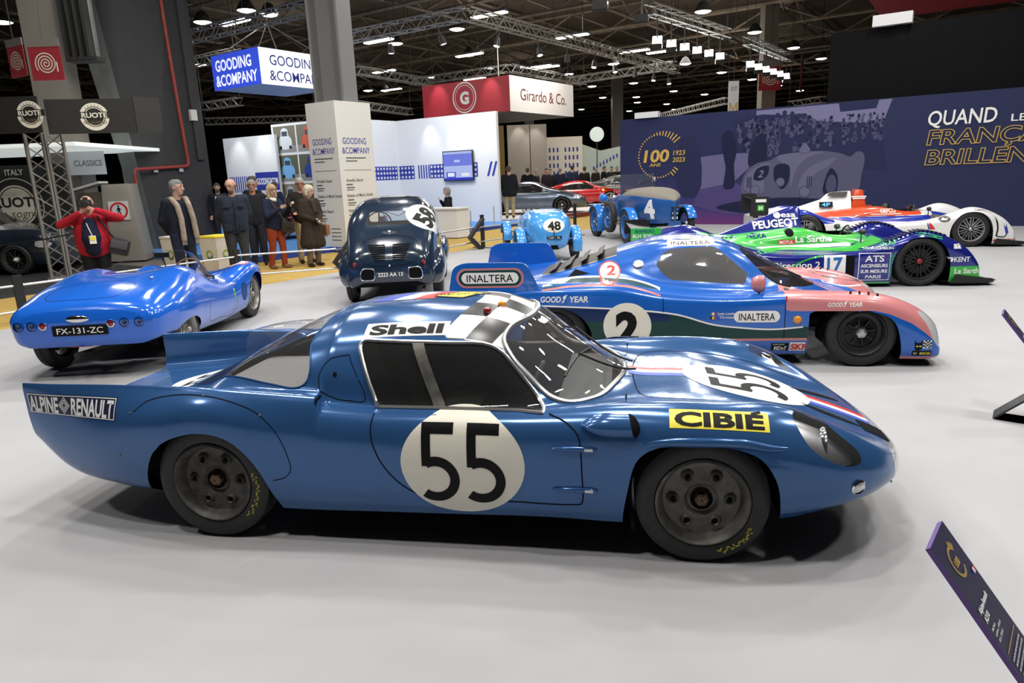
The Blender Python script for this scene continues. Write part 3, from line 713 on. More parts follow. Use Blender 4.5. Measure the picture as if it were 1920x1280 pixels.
mur(merge(*tk), 'gold_ring', G_); mur(xf2(text('100', .36, .03, width=.80, shear=.15), 1, dx=-1.68, dy=2.07), 'gold_number', G_); mur(xf2(text('ANS', .10, .02, width=.36, shear=.1), 1, dx=-1.73, dy=1.80), 'gold_lettering', G_); mur(merge(xf2(text('1923', .14, .015, width=.36, shear=.15), 1, dx=-.97, dy=2.13), xf2(text('2023', .14, .015, width=.38, shear=.15), 1, dx=-.98, dy=1.93)), 'gold_years', G_)
mur(xf2(text('QUAND', .36, .012, width=1.42, shear=.05), 1, dx=6.14, dy=2.64), 'white_lettering', M['white']); mur(xf2(text('LES', .17, .008, width=.44), 1, dx=7.35, dy=2.54), 'white_lettering', M['white'])
def outline(s, h, width, x, z, shear):
    cu = bpy.data.curves.new('o', 'FONT'); cu.body = s; cu.size = 1; cu.offset = .02; cu.fill_mode = 'NONE'; cu.bevel_depth = .018; cu.bevel_resolution = 0
    ob = bpy.data.objects.new('o', cu); me = ob.to_mesh(); vs = [v.co.copy() for v in me.vertices]; fs = [tuple(p.vertices) for p in me.polygons]; ob.to_mesh_clear(); bpy.data.objects.remove(ob)
    x0, x1 = min(v.x for v in vs), max(v.x for v in vs); kx = width / (x1 - x0); kz = h / .729
    mesh_obj('gold_outline_lettering', [(x + (v.x - x0) * kx + shear * v.y * kz, -.03 - v.z * .3, z + v.y * kz) for v in vs], fs, G_, mural, smooth=False)
outline('FRANÇAISES', .36, 3.3, 5.44, 2.00, .12); outline('BRILLENT', .36, 2.5, 5.44, 1.52, .12)
# black curtain behind the mural, red structure over it
cb = WA + WD * 2.95 - WN * .6
cu = MB(); N_ = 60
for i in range(N_ + 1):
    p = cb + WD * (11 * i / N_) - WN * (.03 * math.sin(i * 1.9)); cu.v += [p + Z * .0, p + Z * (5.0 + .0 * i)]
for i in range(N_): cu.f.append((2 * i, 2 * i + 2, 2 * i + 3, 2 * i + 1)); cu.m.append(0)
o = cu.obj('curtain', mat('black_velvet', (.006, .006, .007), .95, spec=.05)); tag(o, 'tall black curtain hanging behind the navy printed wall', 'curtain'); md = o.modifiers.new('t', 'SOLIDIFY'); md.thickness = .02
rs = thing('hanging_canopy', 'red lattice canopy above the black curtain', 'canopy', WA + WD * 9 - WN * 9 + Z * 6.9, wang)
MB().box2((-6, -2, .0), (9, 2, 1.4)).obj('red_panel', mat('red_lit_panel', (.30, .015, .02), .6), rs, smooth=False); m = MB()
for k in range(12): m.box((-5.4 + 1.25 * k, -2.02, .7), (.05, .03, 1.4))
m.box((1.5, -2.02, .5), (15, .03, .05)); m.box((1.5, -2.02, 1.0), (15, .03, .05)); m.obj('lattice', M['truss'], rs); MB().box2((-6.3, -2.1, 1.4), (9, 2, 2.6)).obj('dark_roof', M['lampbody'], rs)
wb_ = WA + WD * 4.4 - WN * .6 + Z * 5.02; o = MB().box((0, 0, .13), (.9, .3, .27)).obj('projector_box', M['panel']); o.location = wb_; o.rotation_euler = (0, 0, wang); tag(o, 'white oblong box on top of the black curtain', 'box')
o = MB().box((0, 0, .08), (.75, .2, .17)).obj('projector_box', M['panel']); o.location = WA + WD * -2.0 - WN * .0 + Z * 3.20; o.rotation_euler = (0, 0, wang); tag(o, 'white oblong box on the left end of the navy wall', 'box')
# letter banner, far columns and red hose banners
MB_ = MB().tube([(0, 0, 2.0), (0, 0, 8.2)], .012, 4)
t = thing('letter_banner', 'white hanging banner with a gold letter M', 'banner', (9.5, 30, 3.0), 0)
MB_.obj('suspension', M['lampbody'], t); MB().box((0, 0, 1.0), (.42, .04, 2.1)).obj('banner_sheet', M['panel'], t, smooth=False); flat(text('M', .62, .0, width=.34), 'banner_letter', M['gold'], t, (0, -.022, .95), (1, 0, 0), (0, 0, 1), .002); flat(merge(xf2(text('ALLEE', .07, .005), dy=.09), text('ALLEY', .07, .005)), 'banner_lettering', M['ink'], t, (0, -.022, 1.72), (1, 0, 0), (0, 0, 1), .002)
fc = mat('column_concrete', (.21, .195, .17), .8)
for (x, y, w_, lb) in ((14.6, 40, .75, 0), (-5.6, 62, 1.0, 0), (9.8, 62, .9, 0), (2.5, 70, .9, 0)): o = MB().box2((x - w_ / 2, y, 0), (x + w_ / 2, y + w_, 10)).obj('pillar', fc, smooth=False); st(o)
def spiral(r, w, turns=3.6, n=90):
    pts = [(r * (.06 + .94 * k / n) * math.cos(2 * PI * turns * k / n), r * (.06 + .94 * k / n) * math.sin(2 * PI * turns * k / n)) for k in range(n + 1)]
    a = 2 * PI * turns; pts += [(r * math.cos(a) + .0, r * math.sin(a) - .0)]
    return merge(stroke(pts, w), rect(r - w * .6, -r * .75, r + w * .6, .12 * r))
bannerred = mat('banner_red', (.33, .022, .03), .7)
def hose_banner(name, loc, rz, s, label):
    t = thing(name, label, 'banner', loc, rz, 'red fire hose banners'); MB().box((0, 0, 0), (s, .02, s)).obj('banner_sheet', bannerred, t, smooth=False); MB().box((0, .0, s * .62), (s, .03, s * .24)).obj('banner_header', fc, t, smooth=False)
    MB().tube([(0, 0, s * .7), (0, 0, 11.2 - loc[2])], .015, 4).obj('suspension', M['lampbody'], t)
    flat(spiral(s * .34, s * .035), 'hose_symbol', M['cream'], t, (0, -.012, 0), (1, 0, 0), (0, 0, 1), .002); return t
hose_banner('hose_banner', (-9.78, 16, 4.38), 0, .68, 'red banner with white hose spiral, right one of the pair by the dark pillar'); hose_banner('hose_banner', (-10.46, 16.1, 4.46), -.5, .62, 'red banner with white hose spiral at the far left, darker and turned away')
hose_banner('hose_banner', (14.2, 38.8, 6.1), 0, 1.2, 'small red hose banner behind the farther floodlights'); hose_banner('hose_banner', (15.9, 38.9, 6.1), 1.1, 1.4, 'edge-on red hose banner on the far grey pillar')
# ---------------------------------------------------------------- big dark pillar at the left with its red pipe
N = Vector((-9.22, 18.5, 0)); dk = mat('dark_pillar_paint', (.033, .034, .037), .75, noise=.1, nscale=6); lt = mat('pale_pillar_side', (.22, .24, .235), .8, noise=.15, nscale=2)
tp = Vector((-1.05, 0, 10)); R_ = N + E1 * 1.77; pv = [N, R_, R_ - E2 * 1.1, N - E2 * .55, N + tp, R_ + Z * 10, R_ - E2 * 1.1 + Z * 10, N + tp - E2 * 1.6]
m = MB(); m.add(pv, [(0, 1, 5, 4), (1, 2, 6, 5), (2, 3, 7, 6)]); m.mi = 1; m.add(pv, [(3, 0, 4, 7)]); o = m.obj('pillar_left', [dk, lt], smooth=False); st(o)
FN = Vector((E1.y, -E1.x, 0))
def onface(s_, z, off=.1): return N + E1 * s_ + FN * off + Z * z
pr = mat('red_pipe_paint', (.30, .035, .025), .5, noise=.2, nscale=10)
p = thing('fire_pipe', 'red fire water pipe bent down the face of the dark pillar', 'pipe', onface(1.0, 2))
MB().tube([onface(s_, z) - p.location for s_, z in ((.95, 9.8), (.98, 6.35), (.99, 5.5), (1.04, 3.76), (1.10, 2.34), (1.08, 2.26), (1.0, 2.23), (-.30, 2.17), (-.38, 2.14), (-.40, 2.08), (-.39, 1.75))], .042, 10).obj('pipe', pr, p); m = MB()
for s_ in (.2, .9):
    MB().box(onface(s_, 2.15, .05) - p.location, (.06, .12, .12)).obj('pipe_bracket', M['column'], p)
MB().box2((0, 0, 0), (.18, .1, .28)).obj('junction_box', M['column']); o = bpy.data.objects['junction_box']; o.location = onface(1.36, 3.42, .12); o.rotation_euler = (0, 0, math.atan2(E1.y, E1.x)); tag(o, 'cream electrical box on the right edge of the dark pillar', 'box')
m = MB(); m.add([onface(1.42, 2.4, .08), onface(1.62, 2.4, .08), onface(1.62, 9.9, .08), onface(1.42, 9.9, .08), onface(1.42, 2.4, 0), onface(1.62, 2.4, 0), onface(1.62, 9.9, 0), onface(1.42, 9.9, 0)], [(0, 1, 2, 3), (0, 4, 7, 3), (1, 5, 6, 2), (0, 1, 5, 4)]); tag(m.obj('cable_duct', dk), 'dark vertical cable duct along the pillar edge', 'duct')
t = thing('line_array', 'black louvred unit hung beside the top of the dark pillar', 'speaker', (-9.75, 17.4, 4.7), 0)
m = MB()
for k in range(4): m.box((-.28 + .17 * k, 0, 1.2), (.07, .35, 2.5))
m.box((0, .1, -.02), (.72, .4, .1)); m.obj('black_frame', M['lampbody'], t); MB().box((0, .12, 1.2), (.62, .1, 2.4)).obj('grey_slats', lt, t)
st(MB().box2((-11.2, 17.6, 0), (-10.4, 18.2, 10)).obj('pillar_far_left', fc, smooth=False)); st(MB().box2((-16, 30, 0), (-15, 31, 10)).obj('pillar_far', fc, smooth=False))
# steel post and the white lettered column round its foot
PN = Vector((-3.89, 16.87, 0)); s_ = mat('grey_post', (.15, .15, .15), .6); q0 = PN + E1 * .3 - E2 * .25
pm_ = MB(); o_ = q0 - E2 * .32 + E1 * .32
for d_ in (-1, 1): pm_.box((0, d_ * .36, 6.5), (.72, .06, 8))
pm_.box((0, 0, 6.5), (.06, .70, 8)); o = pm_.obj('pillar_steel', s_, smooth=False); o.location = (o_.x, o_.y, 0); o.rotation_euler = (0, 0, AN + PI / 2 + .35); st(o)
gc = thing('advert_column', 'tall white four sided column lettered for an auction house', 'column', PN, AN + PI / 2)
MB().box2((0, 0, 0), (1.15, 1.0, 3.5)).obj('column_panels', M['column'], gc, smooth=False); MB().box2((-.08, -.08, 0), (1.23, 1.08, .12)).obj('column_base', M['bluestep'], gc, smooth=False)
BI = mat('sign_blue', (.02, .035, .30), .5); GI = mat('sign_grey_ink', (.10, .10, .10), .6)
def colside(O, U, wd_):
    f = lambda sh, n, m, x, z: flat(sh, n, m, gc, Vector(O) + Vector(U) * x + Z * z, U, (0, 0, 1), .004)
    f(merge(xf2(text('GOODING', .15, .003, width=wd_ * .66), dy=.11), xf2(text('&COMPANY', .15, .003, width=wd_ * .78), dy=-.11, dx=.03)), 'column_lettering', BI, wd_ * .47, 2.50)
    f(merge(rect(-.3, .02, .35, .045), rect(-.3, -.05, .05, -.025)), 'column_small_print', GI, wd_ * .45, 2.18); f(rect(-wd_ * .38, -.005, wd_ * .38, .005), 'column_rule', GI, wd_ * .5, 1.93)
    for k, t_ in enumerate(('Amelia Island', 'Estate of Mark Smith', 'Pebble Beach', 'London')):
        w_ = len(t_) * .042; f(text(t_, .075, .012, width=w_), 'column_lettering', GI, wd_ * .14 + w_ / 2, 1.70 - .36 * k); f(merge(rect(0, 0, .2, .03), rect(0, -.07, .26, -.045), rect(0, -.12, .22, -.1)), 'column_small_print', GI, wd_ * .14, 1.58 - .36 * k)
    f(merge(*[rect(.0, -.09 * k, .34, -.09 * k + .02) for k in range(4)]), 'column_small_print', GI, wd_ * .5, .55)
colside((0, 0, 0), (1, 0, 0), 1.15); colside((0, 1.0, 0), (0, -1, 0), 1.0)
# ---------------------------------------------------------------- white auction booth
BR = Vector((-.24, 24.13, 0)); BC = BR - E2 * 4.6
deck = [(-10.5, 14.9), (-3.75, 16.55), (-2.1, 19.1), (-.05, 22.9), (3.0, 27.2), (-2.0, 33), (-16, 24)]
sd0 = Vector((-7.2, 15.9, 0)); dk0 = P0 + nb * 3.2 + ed * 5.6; dk1 = dk0 + ed * 13.5
o = poly_floor('booth_deck', [(dk0.x, dk0.y), (dk1.x, dk1.y), (dk1.x - 9, dk1.y + 6.4), (dk0.x - 9, dk0.y + 6.4)], .13, .16, [M['bluedeck']]); tag(o, 'raised blue floor of the white booth', 'platform', kind='structure')
o = slab('booth_deck_edge', (dk0.x, dk0.y), (dk1.x, dk1.y), -.02, .125, -.02, M['bluestep']); st(o)
bw = thing('booth_wall', 'white booth back wall with blue pattern band and screen', 'wall panel', BR, AN + PI)
MB().box2((0, -.12, .13), (4.7, 0, 3.75)).obj('wall_sheet', M['panel'], bw, smooth=False)
pat = []
def band(x0, x1, kind):
    z0, z1 = 1.66, 2.14
    if kind == 'bars':
        n = int((x1 - x0) / .12)
        return [rect(x0 + .12 * k, z0, x0 + .12 * k + .06, z1) for k in range(n)]
    if kind == 'slant': return [fill([(x0 + .2 * k, z0), (x0 + .2 * k + .09, z0), (x0 + .2 * k - .08, z1), (x0 + .2 * k - .17, z1)]) for k in range(int((x1 - x0) / .2))]
    n = max(1, int((x1 - x0) / .155)); o = []
    out = [(x0, z0), (x1, z0), (x1, z1), (x0, z1)]; holes = []
    for i in range(n):
        for j in range(3): holes.append([(x0 + (x1 - x0) * (i + .5) / n + .05 * math.cos(t), z0 + .16 * (j + .5) + .05 * math.sin(t)) for t in [q * PI / 4 for q in range(8)]])
    return [fill([out] + holes)]
pat += band(.18, .75, 'slant') + band(.85, 1.05, 'dots') + band(1.9, 3.0, 'dots') + band(3.02, 3.72, 'bars') + band(3.75, 4.6, 'dots')
flat(merge(*pat), 'pattern_band', BI, bw, (0, .003, 0), (1, 0, 0), (0, 0, 1), -.001)
tv = thing('television', 'wall mounted screen showing a blue auction room picture', 'television', BR - E2 * 1.62 - Z * 0 + Vector((-E1.x, -E1.y, 0)) * .10 + Z * 2.05, AN + PI)
MB().box((0, 0, 0), (1.32, .06, 1.02)).obj('screen_case', M['black'], tv, smooth=False)
scm = lambda n, c, s=1.0: mat('screen_' + n, (0, 0, 0), .3, emit=c, es=s)
def scr(x0, z0, x1, z1, m, k): mesh_obj('screen_picture', [(x0, .032 + .001 * k, z0), (x1, .032 + .001 * k, z0), (x1, .032 + .001 * k, z1), (x0, .032 + .001 * k, z1)], [(0, 1, 2, 3)], m, tv, smooth=False)
scr(-.63, -.48, .63, .48, scm('pale', (.42, .50, .85)), 0); scr(-.63, .0, .63, .40, scm('blue', (.16, .20, .72)), 1); scr(-.63, -.48, .63, -.40, scm('deep', (.03, .04, .5)), 1); scr(.1, -.42, .52, -.2, scm('desk', (.06, .08, .6)), 2); scr(.16, -.36, .46, -.23, scm('white', (.8, .85, .95)), 3); scr(-.5, -.36, -.15, -.25, scm('carwhite', (.75, .8, .9)), 2); scr(-.1, .12, .15, .2, scm('mark', (.5, .55, .9)), 2)
sw_ = thing('booth_wall', 'white booth side wall meeting the patterned back wall', 'wall panel', BC, AN - PI / 2)
MB().box2((0, 0, .13), (1.6, .1, 3.75)).obj('wall_sheet', M['panel'], sw_, smooth=False); flat(merge(*band(.1, 1.5, 'dots')), 'pattern_band', BI, sw_, (1.6, .103, 0), (-1, 0, 0), (0, 0, 1), .001)
LW = Vector((-9.05, 23.3, 0)); lw = thing('booth_wall', 'white booth wall at the left with blue stripes behind the visitors', 'wall panel', LW, AN * .9)
LW.y = 23.3
MB().box2((0, 0, 0), (2.4, .1, 3.15)).obj('wall_sheet', M['panel'], lw, smooth=False); flat(merge(*[xf2(rect(.1 + .1 * k, 1.45, .15 + .1 * k, 1.95), 1) for k in range(11)]), 'pattern_band', BI, lw, (0, -.002, 0), (1, 0, 0), (0, 0, 1), .001); flat(rect(1.35, 1.5, 2.4, 2.05), 'pattern_block', BI, lw, (0, -.002, 0), (1, 0, 0), (0, 0, 1), .001); flat(text('GOODING&COM', .2, .03, width=.95), 'pattern_lettering', M['white'], lw, (1.88, -.002, 1.78), (1, 0, 0), (0, 0, 1), .003)
PW = Vector((-7.0, 22.3, 0)); pw = thing('photo_wall', 'tall panel of car photographs beside the white column', 'wall panel', PW, AN * .9)
MB().box2((-.2, 0, 0), (2.3, .1, 3.45)).obj('wall_sheet', M['panel'], pw, smooth=False)
rp = random.Random(3)
for i in range(2):
    for j in range(4):
        x, z = .1 + 1.0 * i, 2.6 - .86 * j; bgc = [(.16, .15, .11), (.10, .11, .07), (.20, .18, .15), (.30, .32, .34)][j]; cc = [(.62, .66, .70), (.18, .42, .75), (.42, .40, .38), (.5, .6, .7)][j] if i == 0 else [(.55, .10, .06), (.02, .05, .30), (.1, .1, .1), (.4, .4, .4)][j]
        f = lambda sh, n, c, k: flat(sh, n, mat('photo_' + n, c, .5), pw, (x - .1, -.002, z), (1, 0, 0), (0, 0, 1), .001 * k)
        f(rect(-.12, 0, .82, .78), 'photo_ground', bgc, 1); f(rect(-.12, 0, .82, .2), 'photo_road', (.25, .25, .25), 2); f(S_([(.1, .15), (.08, .38), (.2, .5), (.22, .66), (.35, .72), (.5, .66), (.53, .5), (.64, .38), (.62, .15)]), 'photo_car', cc, 3); f(rect(.24, .48, .48, .62), 'photo_glass', (.05, .06, .07), 4); f(merge(rect(.1, .1, .2, .2), rect(.52, .1, .62, .2)), 'photo_tyres', (.01, .01, .01), 4)
        if j == 2: f(rect(.1, .26, .62, .36), 'photo_stripe', (.4, .03, .04), 5)
cn = Vector((-1.08, 19.95, 0)); ct = thing('reception_counter', 'low white counter in front of the booth wall', 'counter', cn, AN + PI)
MB().box2((0, 0, .02), (1.35, .55, .80)).obj('counter_body', M['panel'], ct, smooth=False); MB().box2((-.04, -.04, .80), (1.39, .6, .84)).obj('counter_top', M['panel'], ct, smooth=False)
# hanging signs
CU = Vector((-7.81, 24.0, 4.87)); cs = thing('hanging_sign', 'square hanging sign, one side blue and one side white, lettered for an auction house', 'sign', CU, AN + PI / 2)
glowW = mat('backlit_white', (.9, .9, .92), .5, emit=(.93, .95, 1), es=.75); glowB = mat('backlit_blue', (.02, .05, .4), .5, emit=(.02, .07, .75), es=.7)
MB().box2((.02, .02, .02), (3.0, 2.56, 1.11)).obj('sign_box', mat('sign_underside', (.55, .60, .72), .6), cs, smooth=False)
flat(rect(0, 0, 3.0, 1.13), 'sign_face', glowW, cs, (0, .0, 0), (1, 0, 0), (0, 0, 1), .0)['label'] = 'white sign face'; flat(rect(0, 0, 2.58, 1.13), 'sign_face', glowB, cs, (0, 2.58, 0), (0, -1, 0), (0, 0, 1), .0)['label'] = 'blue sign face'
flat(merge(xf2(text('GOODING', .33, .004, width=2.0), dx=-.1, dy=.23), xf2(text('&COMPANY', .33, .004, width=2.3), dy=-.25)), 'sign_lettering', BI, cs, (1.5, 0, .56), (1, 0, 0), (0, 0, 1), .008); flat(merge(xf2(text('GOODING', .36, .025, width=1.95), dx=-.1, dy=.23), xf2(text('&COMPANY', .36, .02, width=2.25), dy=-.25)), 'sign_lettering', glowW, cs, (0, 1.29, .56), (0, -1, 0), (0, 0, 1), .008)
m = MB()
for x, y in ((.1, .1), (2.9, .1), (2.9, 2.45), (.1, 2.45)): m.tube([(x, y, 1.1), (1.45, 1.25, 2.2)], .016, 4)
m.tube([(1.45, 1.25, 2.2), (1.45, 1.25, 6.33)], .016, 4); m.obj('suspension', M['truss'], cs)
GN = Vector((.33, 32, 4.4)); gs = thing('hanging_sign', 'large hanging box sign with a red side and a white side', 'sign', GN, AN + PI / 2)
MB().box2((.02, .02, 0), (5.68, 5.0, 1.48)).obj('sign_box', M['lampbody'], gs, smooth=False); flat(rect(0, 0, 5.7, 1.5), 'sign_face', mat('sign_white', (.78, .76, .74), .5), gs, (0, 0, 0), (1, 0, 0), (0, 0, 1), 0)['label'] = 'white sign face'; flat(rect(0, 0, 5.0, 1.5), 'sign_face', mat('sign_red', (.42, .025, .04), .5), gs, (0, 5.0, 0), (0, -1, 0), (0, 0, 1), 0)['label'] = 'red sign face'
m = MB(); m.tube([(2.8, 2.5, 1.45), (2.8, 2.5, 6.8)], .03, 4); m.obj('suspension', M['truss'], gs)
dr = mat('sign_dark_red', (.16, .03, .03), .5); flat(xf2(text('Girardo & Co.', .52, .0, width=4.1), 1), 'sign_lettering', dr, gs, (2.9, 0, .78), (1, 0, 0), (0, 0, 1), .008)
flat(merge(ring(.62, .68), ring(.52, .545), text('G', .52, .05)), 'sign_emblem', M['white'], gs, (0, 2.5, .78), (0, -1, 0), (0, 0, 1), .008)
# far stand of the red sign: platform, beige tower, printed facade, round clock
gp = Vector((2.2, 26.4, 0)); o = poly_floor('far_platform', [(.0, 24.6), (5.2, 29.8), (14, 40), (4, 46), (-5, 36), (-2.6, 30)], .15, .18, mat('platform_white', (.72, .70, .68), .6)); st(o); o = slab('far_platform_edge', (-.1, 24.5), (5.3, 29.8), -.02, .14, -.03, mat('platform_red', (.28, .05, .03), .6)); st(o)
bg = mat('beige_panel', (.40, .355, .30), .7); t = thing('display_tower', 'tall beige panelled tower behind the dark coated visitors', 'display', (.2, 44, 0), 0); MB().box2((0, 0, 0), (1.35, 1, 4.6)).obj('tower_panel', bg, t, smooth=False); MB().box2((1.40, .1, 0), (2.4, 1, 4.6)).obj('tower_panel', bg, t, smooth=False)
wn = mat('facade_white', (.72, .68, .58), .6); t = thing('printed_facade', 'white printed facade with rows of small blue windows', 'display', (2.7, 47, 0), 0); MB().box2((0, 0, 0), (2.4, .1, 3.95)).obj('facade_sheet', wn, t, smooth=False); flat(merge(*[rect(.2 + .26 * i + (.25 if i > 2 else 0), 1.0 + .5 * j, .31 + .26 * i + (.25 if i > 2 else 0), 1.28 + .5 * j) for i in range(7) for j in range(5)]), 'facade_windows', BI, t, (0, -.002, 0), (1, 0, 0), (0, 0, 1), .002)
t = thing('printed_facade', 'pale green printed facade sloping down to the right with blue windows', 'display', (5.1, 47.2, 0), 0); MB().prism([(0, 0), (6, 0), (6, 3.5), (3, 3.3), (1.2, 3.0), (0, 3.45)], 0, .1, lambda u, v, w_: (u, w_, v)).obj('facade_sheet', mat('facade_green', (.45, .52, .47), .6), t, smooth=False); flat(merge(*[rect(.7 + .22 * i, 1.75 + .11 * i, .8 + .22 * i, 2.0 + .11 * i) for i in range(8)]), 'facade_windows', BI, t, (0, -.002, 0), (1, 0, 0), (0, 0, 1), .002)
t = thing('round_sign', 'round white illuminated sign above the pale facade', 'sign', (5.15, 40, 3.67), 0); MB().lathe([(.001, -.06), (.38, -.06), (.40, 0), (.38, .06), (.001, .06)], axis='y', n=28).obj('sign_disc', mat('round_sign_glow', (.7, .78, .74), .5, emit=(.55, .65, .6), es=.55), t)
MB().box((0, 0, -1.95), (.05, .05, 3.2)).obj('sign_pole', M['lampbody'], t)
t = thing('shop_box', 'yellow poster wall beyond the white booth corner', 'display', (-.6, 50, 0), 0); MB().box2((-3, 0, 0), (.6, .1, 5)).obj('poster_wall', mat('poster_yellow', (.30, .20, .05), .7), t, smooth=False)
# ---------------------------------------------------------------- stand at the far left
bn = mat('black_banner_cloth', (.018, .017, .016), .6); gd = mat('dull_gold', (.16, .13, .06), .6)
def roundel(t, O, U, s, full=True, card=M['cream'], dark=bn):
    f = lambda sh, n, m, k: flat(sh, n, m, t, O, U, (0, 0, 1), .003 + .002 * k)
    f(ring(s * .74, s, 56), 'roundel_ring', card, 0); f(ring(s * .62, s * .68, 56), 'roundel_ring', card, 0); f(merge(*[xf2(fill([(.05 * s * math.cos(PI / 2 + q * 2.513), .05 * s * math.sin(PI / 2 + q * 2.513)) for q in range(5)]), 1, dx=s * .84 * math.sin(a), dy=s * .84 * math.cos(a)) for a in (-.7, -.42, -.14, .14, .42, .7)]), 'roundel_stars', dark, 1)
    f(rect(-s * 1.15, -s * .12, s * 1.15, s * .36), 'roundel_band', dark, 1); f(xf2(text('RUOTE', s * .36, .03, width=s * 1.75), dy=s * .12), 'roundel_lettering', card, 2); f(xf2(text('da sogno', s * .30, .0, width=s * 1.6, shear=.2), dy=-s * .36), 'roundel_script', gd, 2)
t = thing('banner', 'black overhead banner with a round wheel emblem at the far left', 'banner', (-9.9, 13.4, 2.76), 0, 'black overhead banners'); MB().box2((-1.2, -.01, 0), (1.42, .01, .64)).obj('banner_cloth', bn, t, smooth=False); roundel(t, (1.25, -.012, .32), (1, 0, 0), .24)
t = thing('banner', 'black overhead banner reaching to the dark pillar', 'banner', (-8.55, 13.6, 2.74), .25, 'black overhead banners'); MB().box2((.05, -.01, 0), (1.55, .01, .62)).obj('banner_cloth', bn, t, smooth=False); roundel(t, (.86, -.012, .30), (1, 0, 0), .25)
t = thing('banner', 'black banner end wrapping against the dark pillar', 'banner', (-7.05, 14.0, 2.74), .9, 'black overhead banners'); MB().box2((0, -.01, 0), (.5, .01, .66)).obj('banner_cloth', bn, t, smooth=False)
t = thing('truss_tower', 'upright silver truss tower under the black banner', 'truss', (-9.0, 13.9, 0), .5)
for k in range(2):
    mb = MB(); truss_mb(mb, (.32 * k, .12 * k, 0), (.32 * k, .12 * k, 2.78), .28, .025, .24); mb.obj('lattice', M['truss'], t, smooth=False)
MB().box2((-.2, -.2, 0), (.55, .35, .02)).obj('base_plate', M['truss'], t)
t = thing('sign_wall', 'black stand wall with a round wheel club emblem', 'wall panel', (-12.6, 16.5, 0), 0); MB().box2((-1, 0, 0), (2.45, .1, 2.32)).obj('wall_sheet', mat('stand_black', (.022, .025, .024), .6), t, smooth=False)
flat(fill(disc(.62, 48)), 'emblem_disc', M['cream'], t, (1.25, -.002, 1.42), (1, 0, 0), (0, 0, 1), .002); flat(merge(ring(.46, .60), ring(.40, .42)), 'emblem_ring', bn, t, (1.25, -.002, 1.42), (1, 0, 0), (0, 0, 1), .004); flat(xf2(text('RUOTE', .22, .03, width=1.1), dy=.08), 'emblem_lettering', bn, t, (1.25, -.002, 1.42), (1, 0, 0), (0, 0, 1), .007); flat(xf2(text('da sogno', .2, 0, width=1.0, shear=.2), dy=-.18), 'emblem_script', gd, t, (1.25, -.002, 1.42), (1, 0, 0), (0, 0, 1), .007)
flat(xf2(text('Vintage Dreams', .07, 0, width=.55), dy=0), 'emblem_script', M['gold'], t, (1.25, -.002, .92), (1, 0, 0), (0, 0, 1), .008); flat(text('ITALY', .13, .02, width=.42), 'wall_lettering', M['white'], t, (1.32, -.002, 2.17), (1, 0, 0), (0, 0, 1), .004); flat(text('WWW.RUOTEDASOGNO.COM', .1, .02, width=2.2), 'wall_lettering', M['white'], t, (1.2, -.002, .70), (1, 0, 0), (0, 0, 1), .004)
o = MB().box2((-14, 15.2, 2.62), (-9.0, 19, 2.7)).obj('light_ceiling', mat('lit_fabric', (.8, .82, .8), .6, emit=(.82, .88, .84), es=.55)); tag(o, 'glowing white fabric ceiling over the left stand', 'canopy')
t = thing('classic_banner', 'small white hanging sign lettered CLASSICS at the left', 'sign', (-10.15, 17.5, 2.35), .3); MB().box((0, 0, 0), (.78, .03, .56)).obj('sign_sheet', mat('sign_card', (.75, .78, .85), .6), t, smooth=False); flat(xf2(text('CLASSICS', .14, .0, width=.6), 1), 'sign_lettering', GI, t, (.02, -.017, .0), (1, 0, 0), (0, 0, 1), .002)
# cupboard with no-walking sign at the pillar foot
t = thing('service_cabinet', 'beige service cabinet with a no pedestrians sign at the pillar foot', 'cabinet', (-9.35, 16.85, 0), math.radians(10)); bc = mat('cabinet_beige', (.30, .275, .24), .6)
MB().prism([(-.32, 0), (.55, 0), (.40, 1.82), (-.18, 1.82)], 0, .7, lambda u, v, w_: (u, w_, v)).obj('cabinet_body', bc, t, bevel=.01); MB().box((-.55, .2, 1.78), (.75, .6, .05), Matrix.Rotation(-.25, 3, 'Y')).obj('cabinet_lid', M['column'], t); m = MB().box((-.5, .3, 1.45), (.55, .3, .4)); m.obj('equipment_box', M['alu'], t)
MB().box2((-.72, .1, .0), (-.28, .6, 1.28)).obj('red_drawer', M['red'], t)
MB().box((.13, -.02, 1.20), (.44, .02, .44)).obj('sign_plate', M['panel'], t); flat(ring(.155, .20, 40), 'sign_ring', M['red'], t, (.13, -.032, 1.20), (1, 0, 0), (0, 0, 1), .002)
wk = merge(fill(disc(.022, 12, (0, .11))), fill([(-.02, .08), (.02, .08), (.025, -.01), (-.02, -.01)]), stroke([(-.005, .0), (-.05, -.12)], .022), stroke([(.01, .0), (.03, -.06), (.055, -.12)], .022), stroke([(-.01, .07), (-.055, .0)], .016), stroke([(.01, .07), (.055, .015)], .016)); flat(wk, 'walker_symbol', M['ink'], t, (.13, -.032, 1.20), (1, 0, 0), (0, 0, 1), .002)
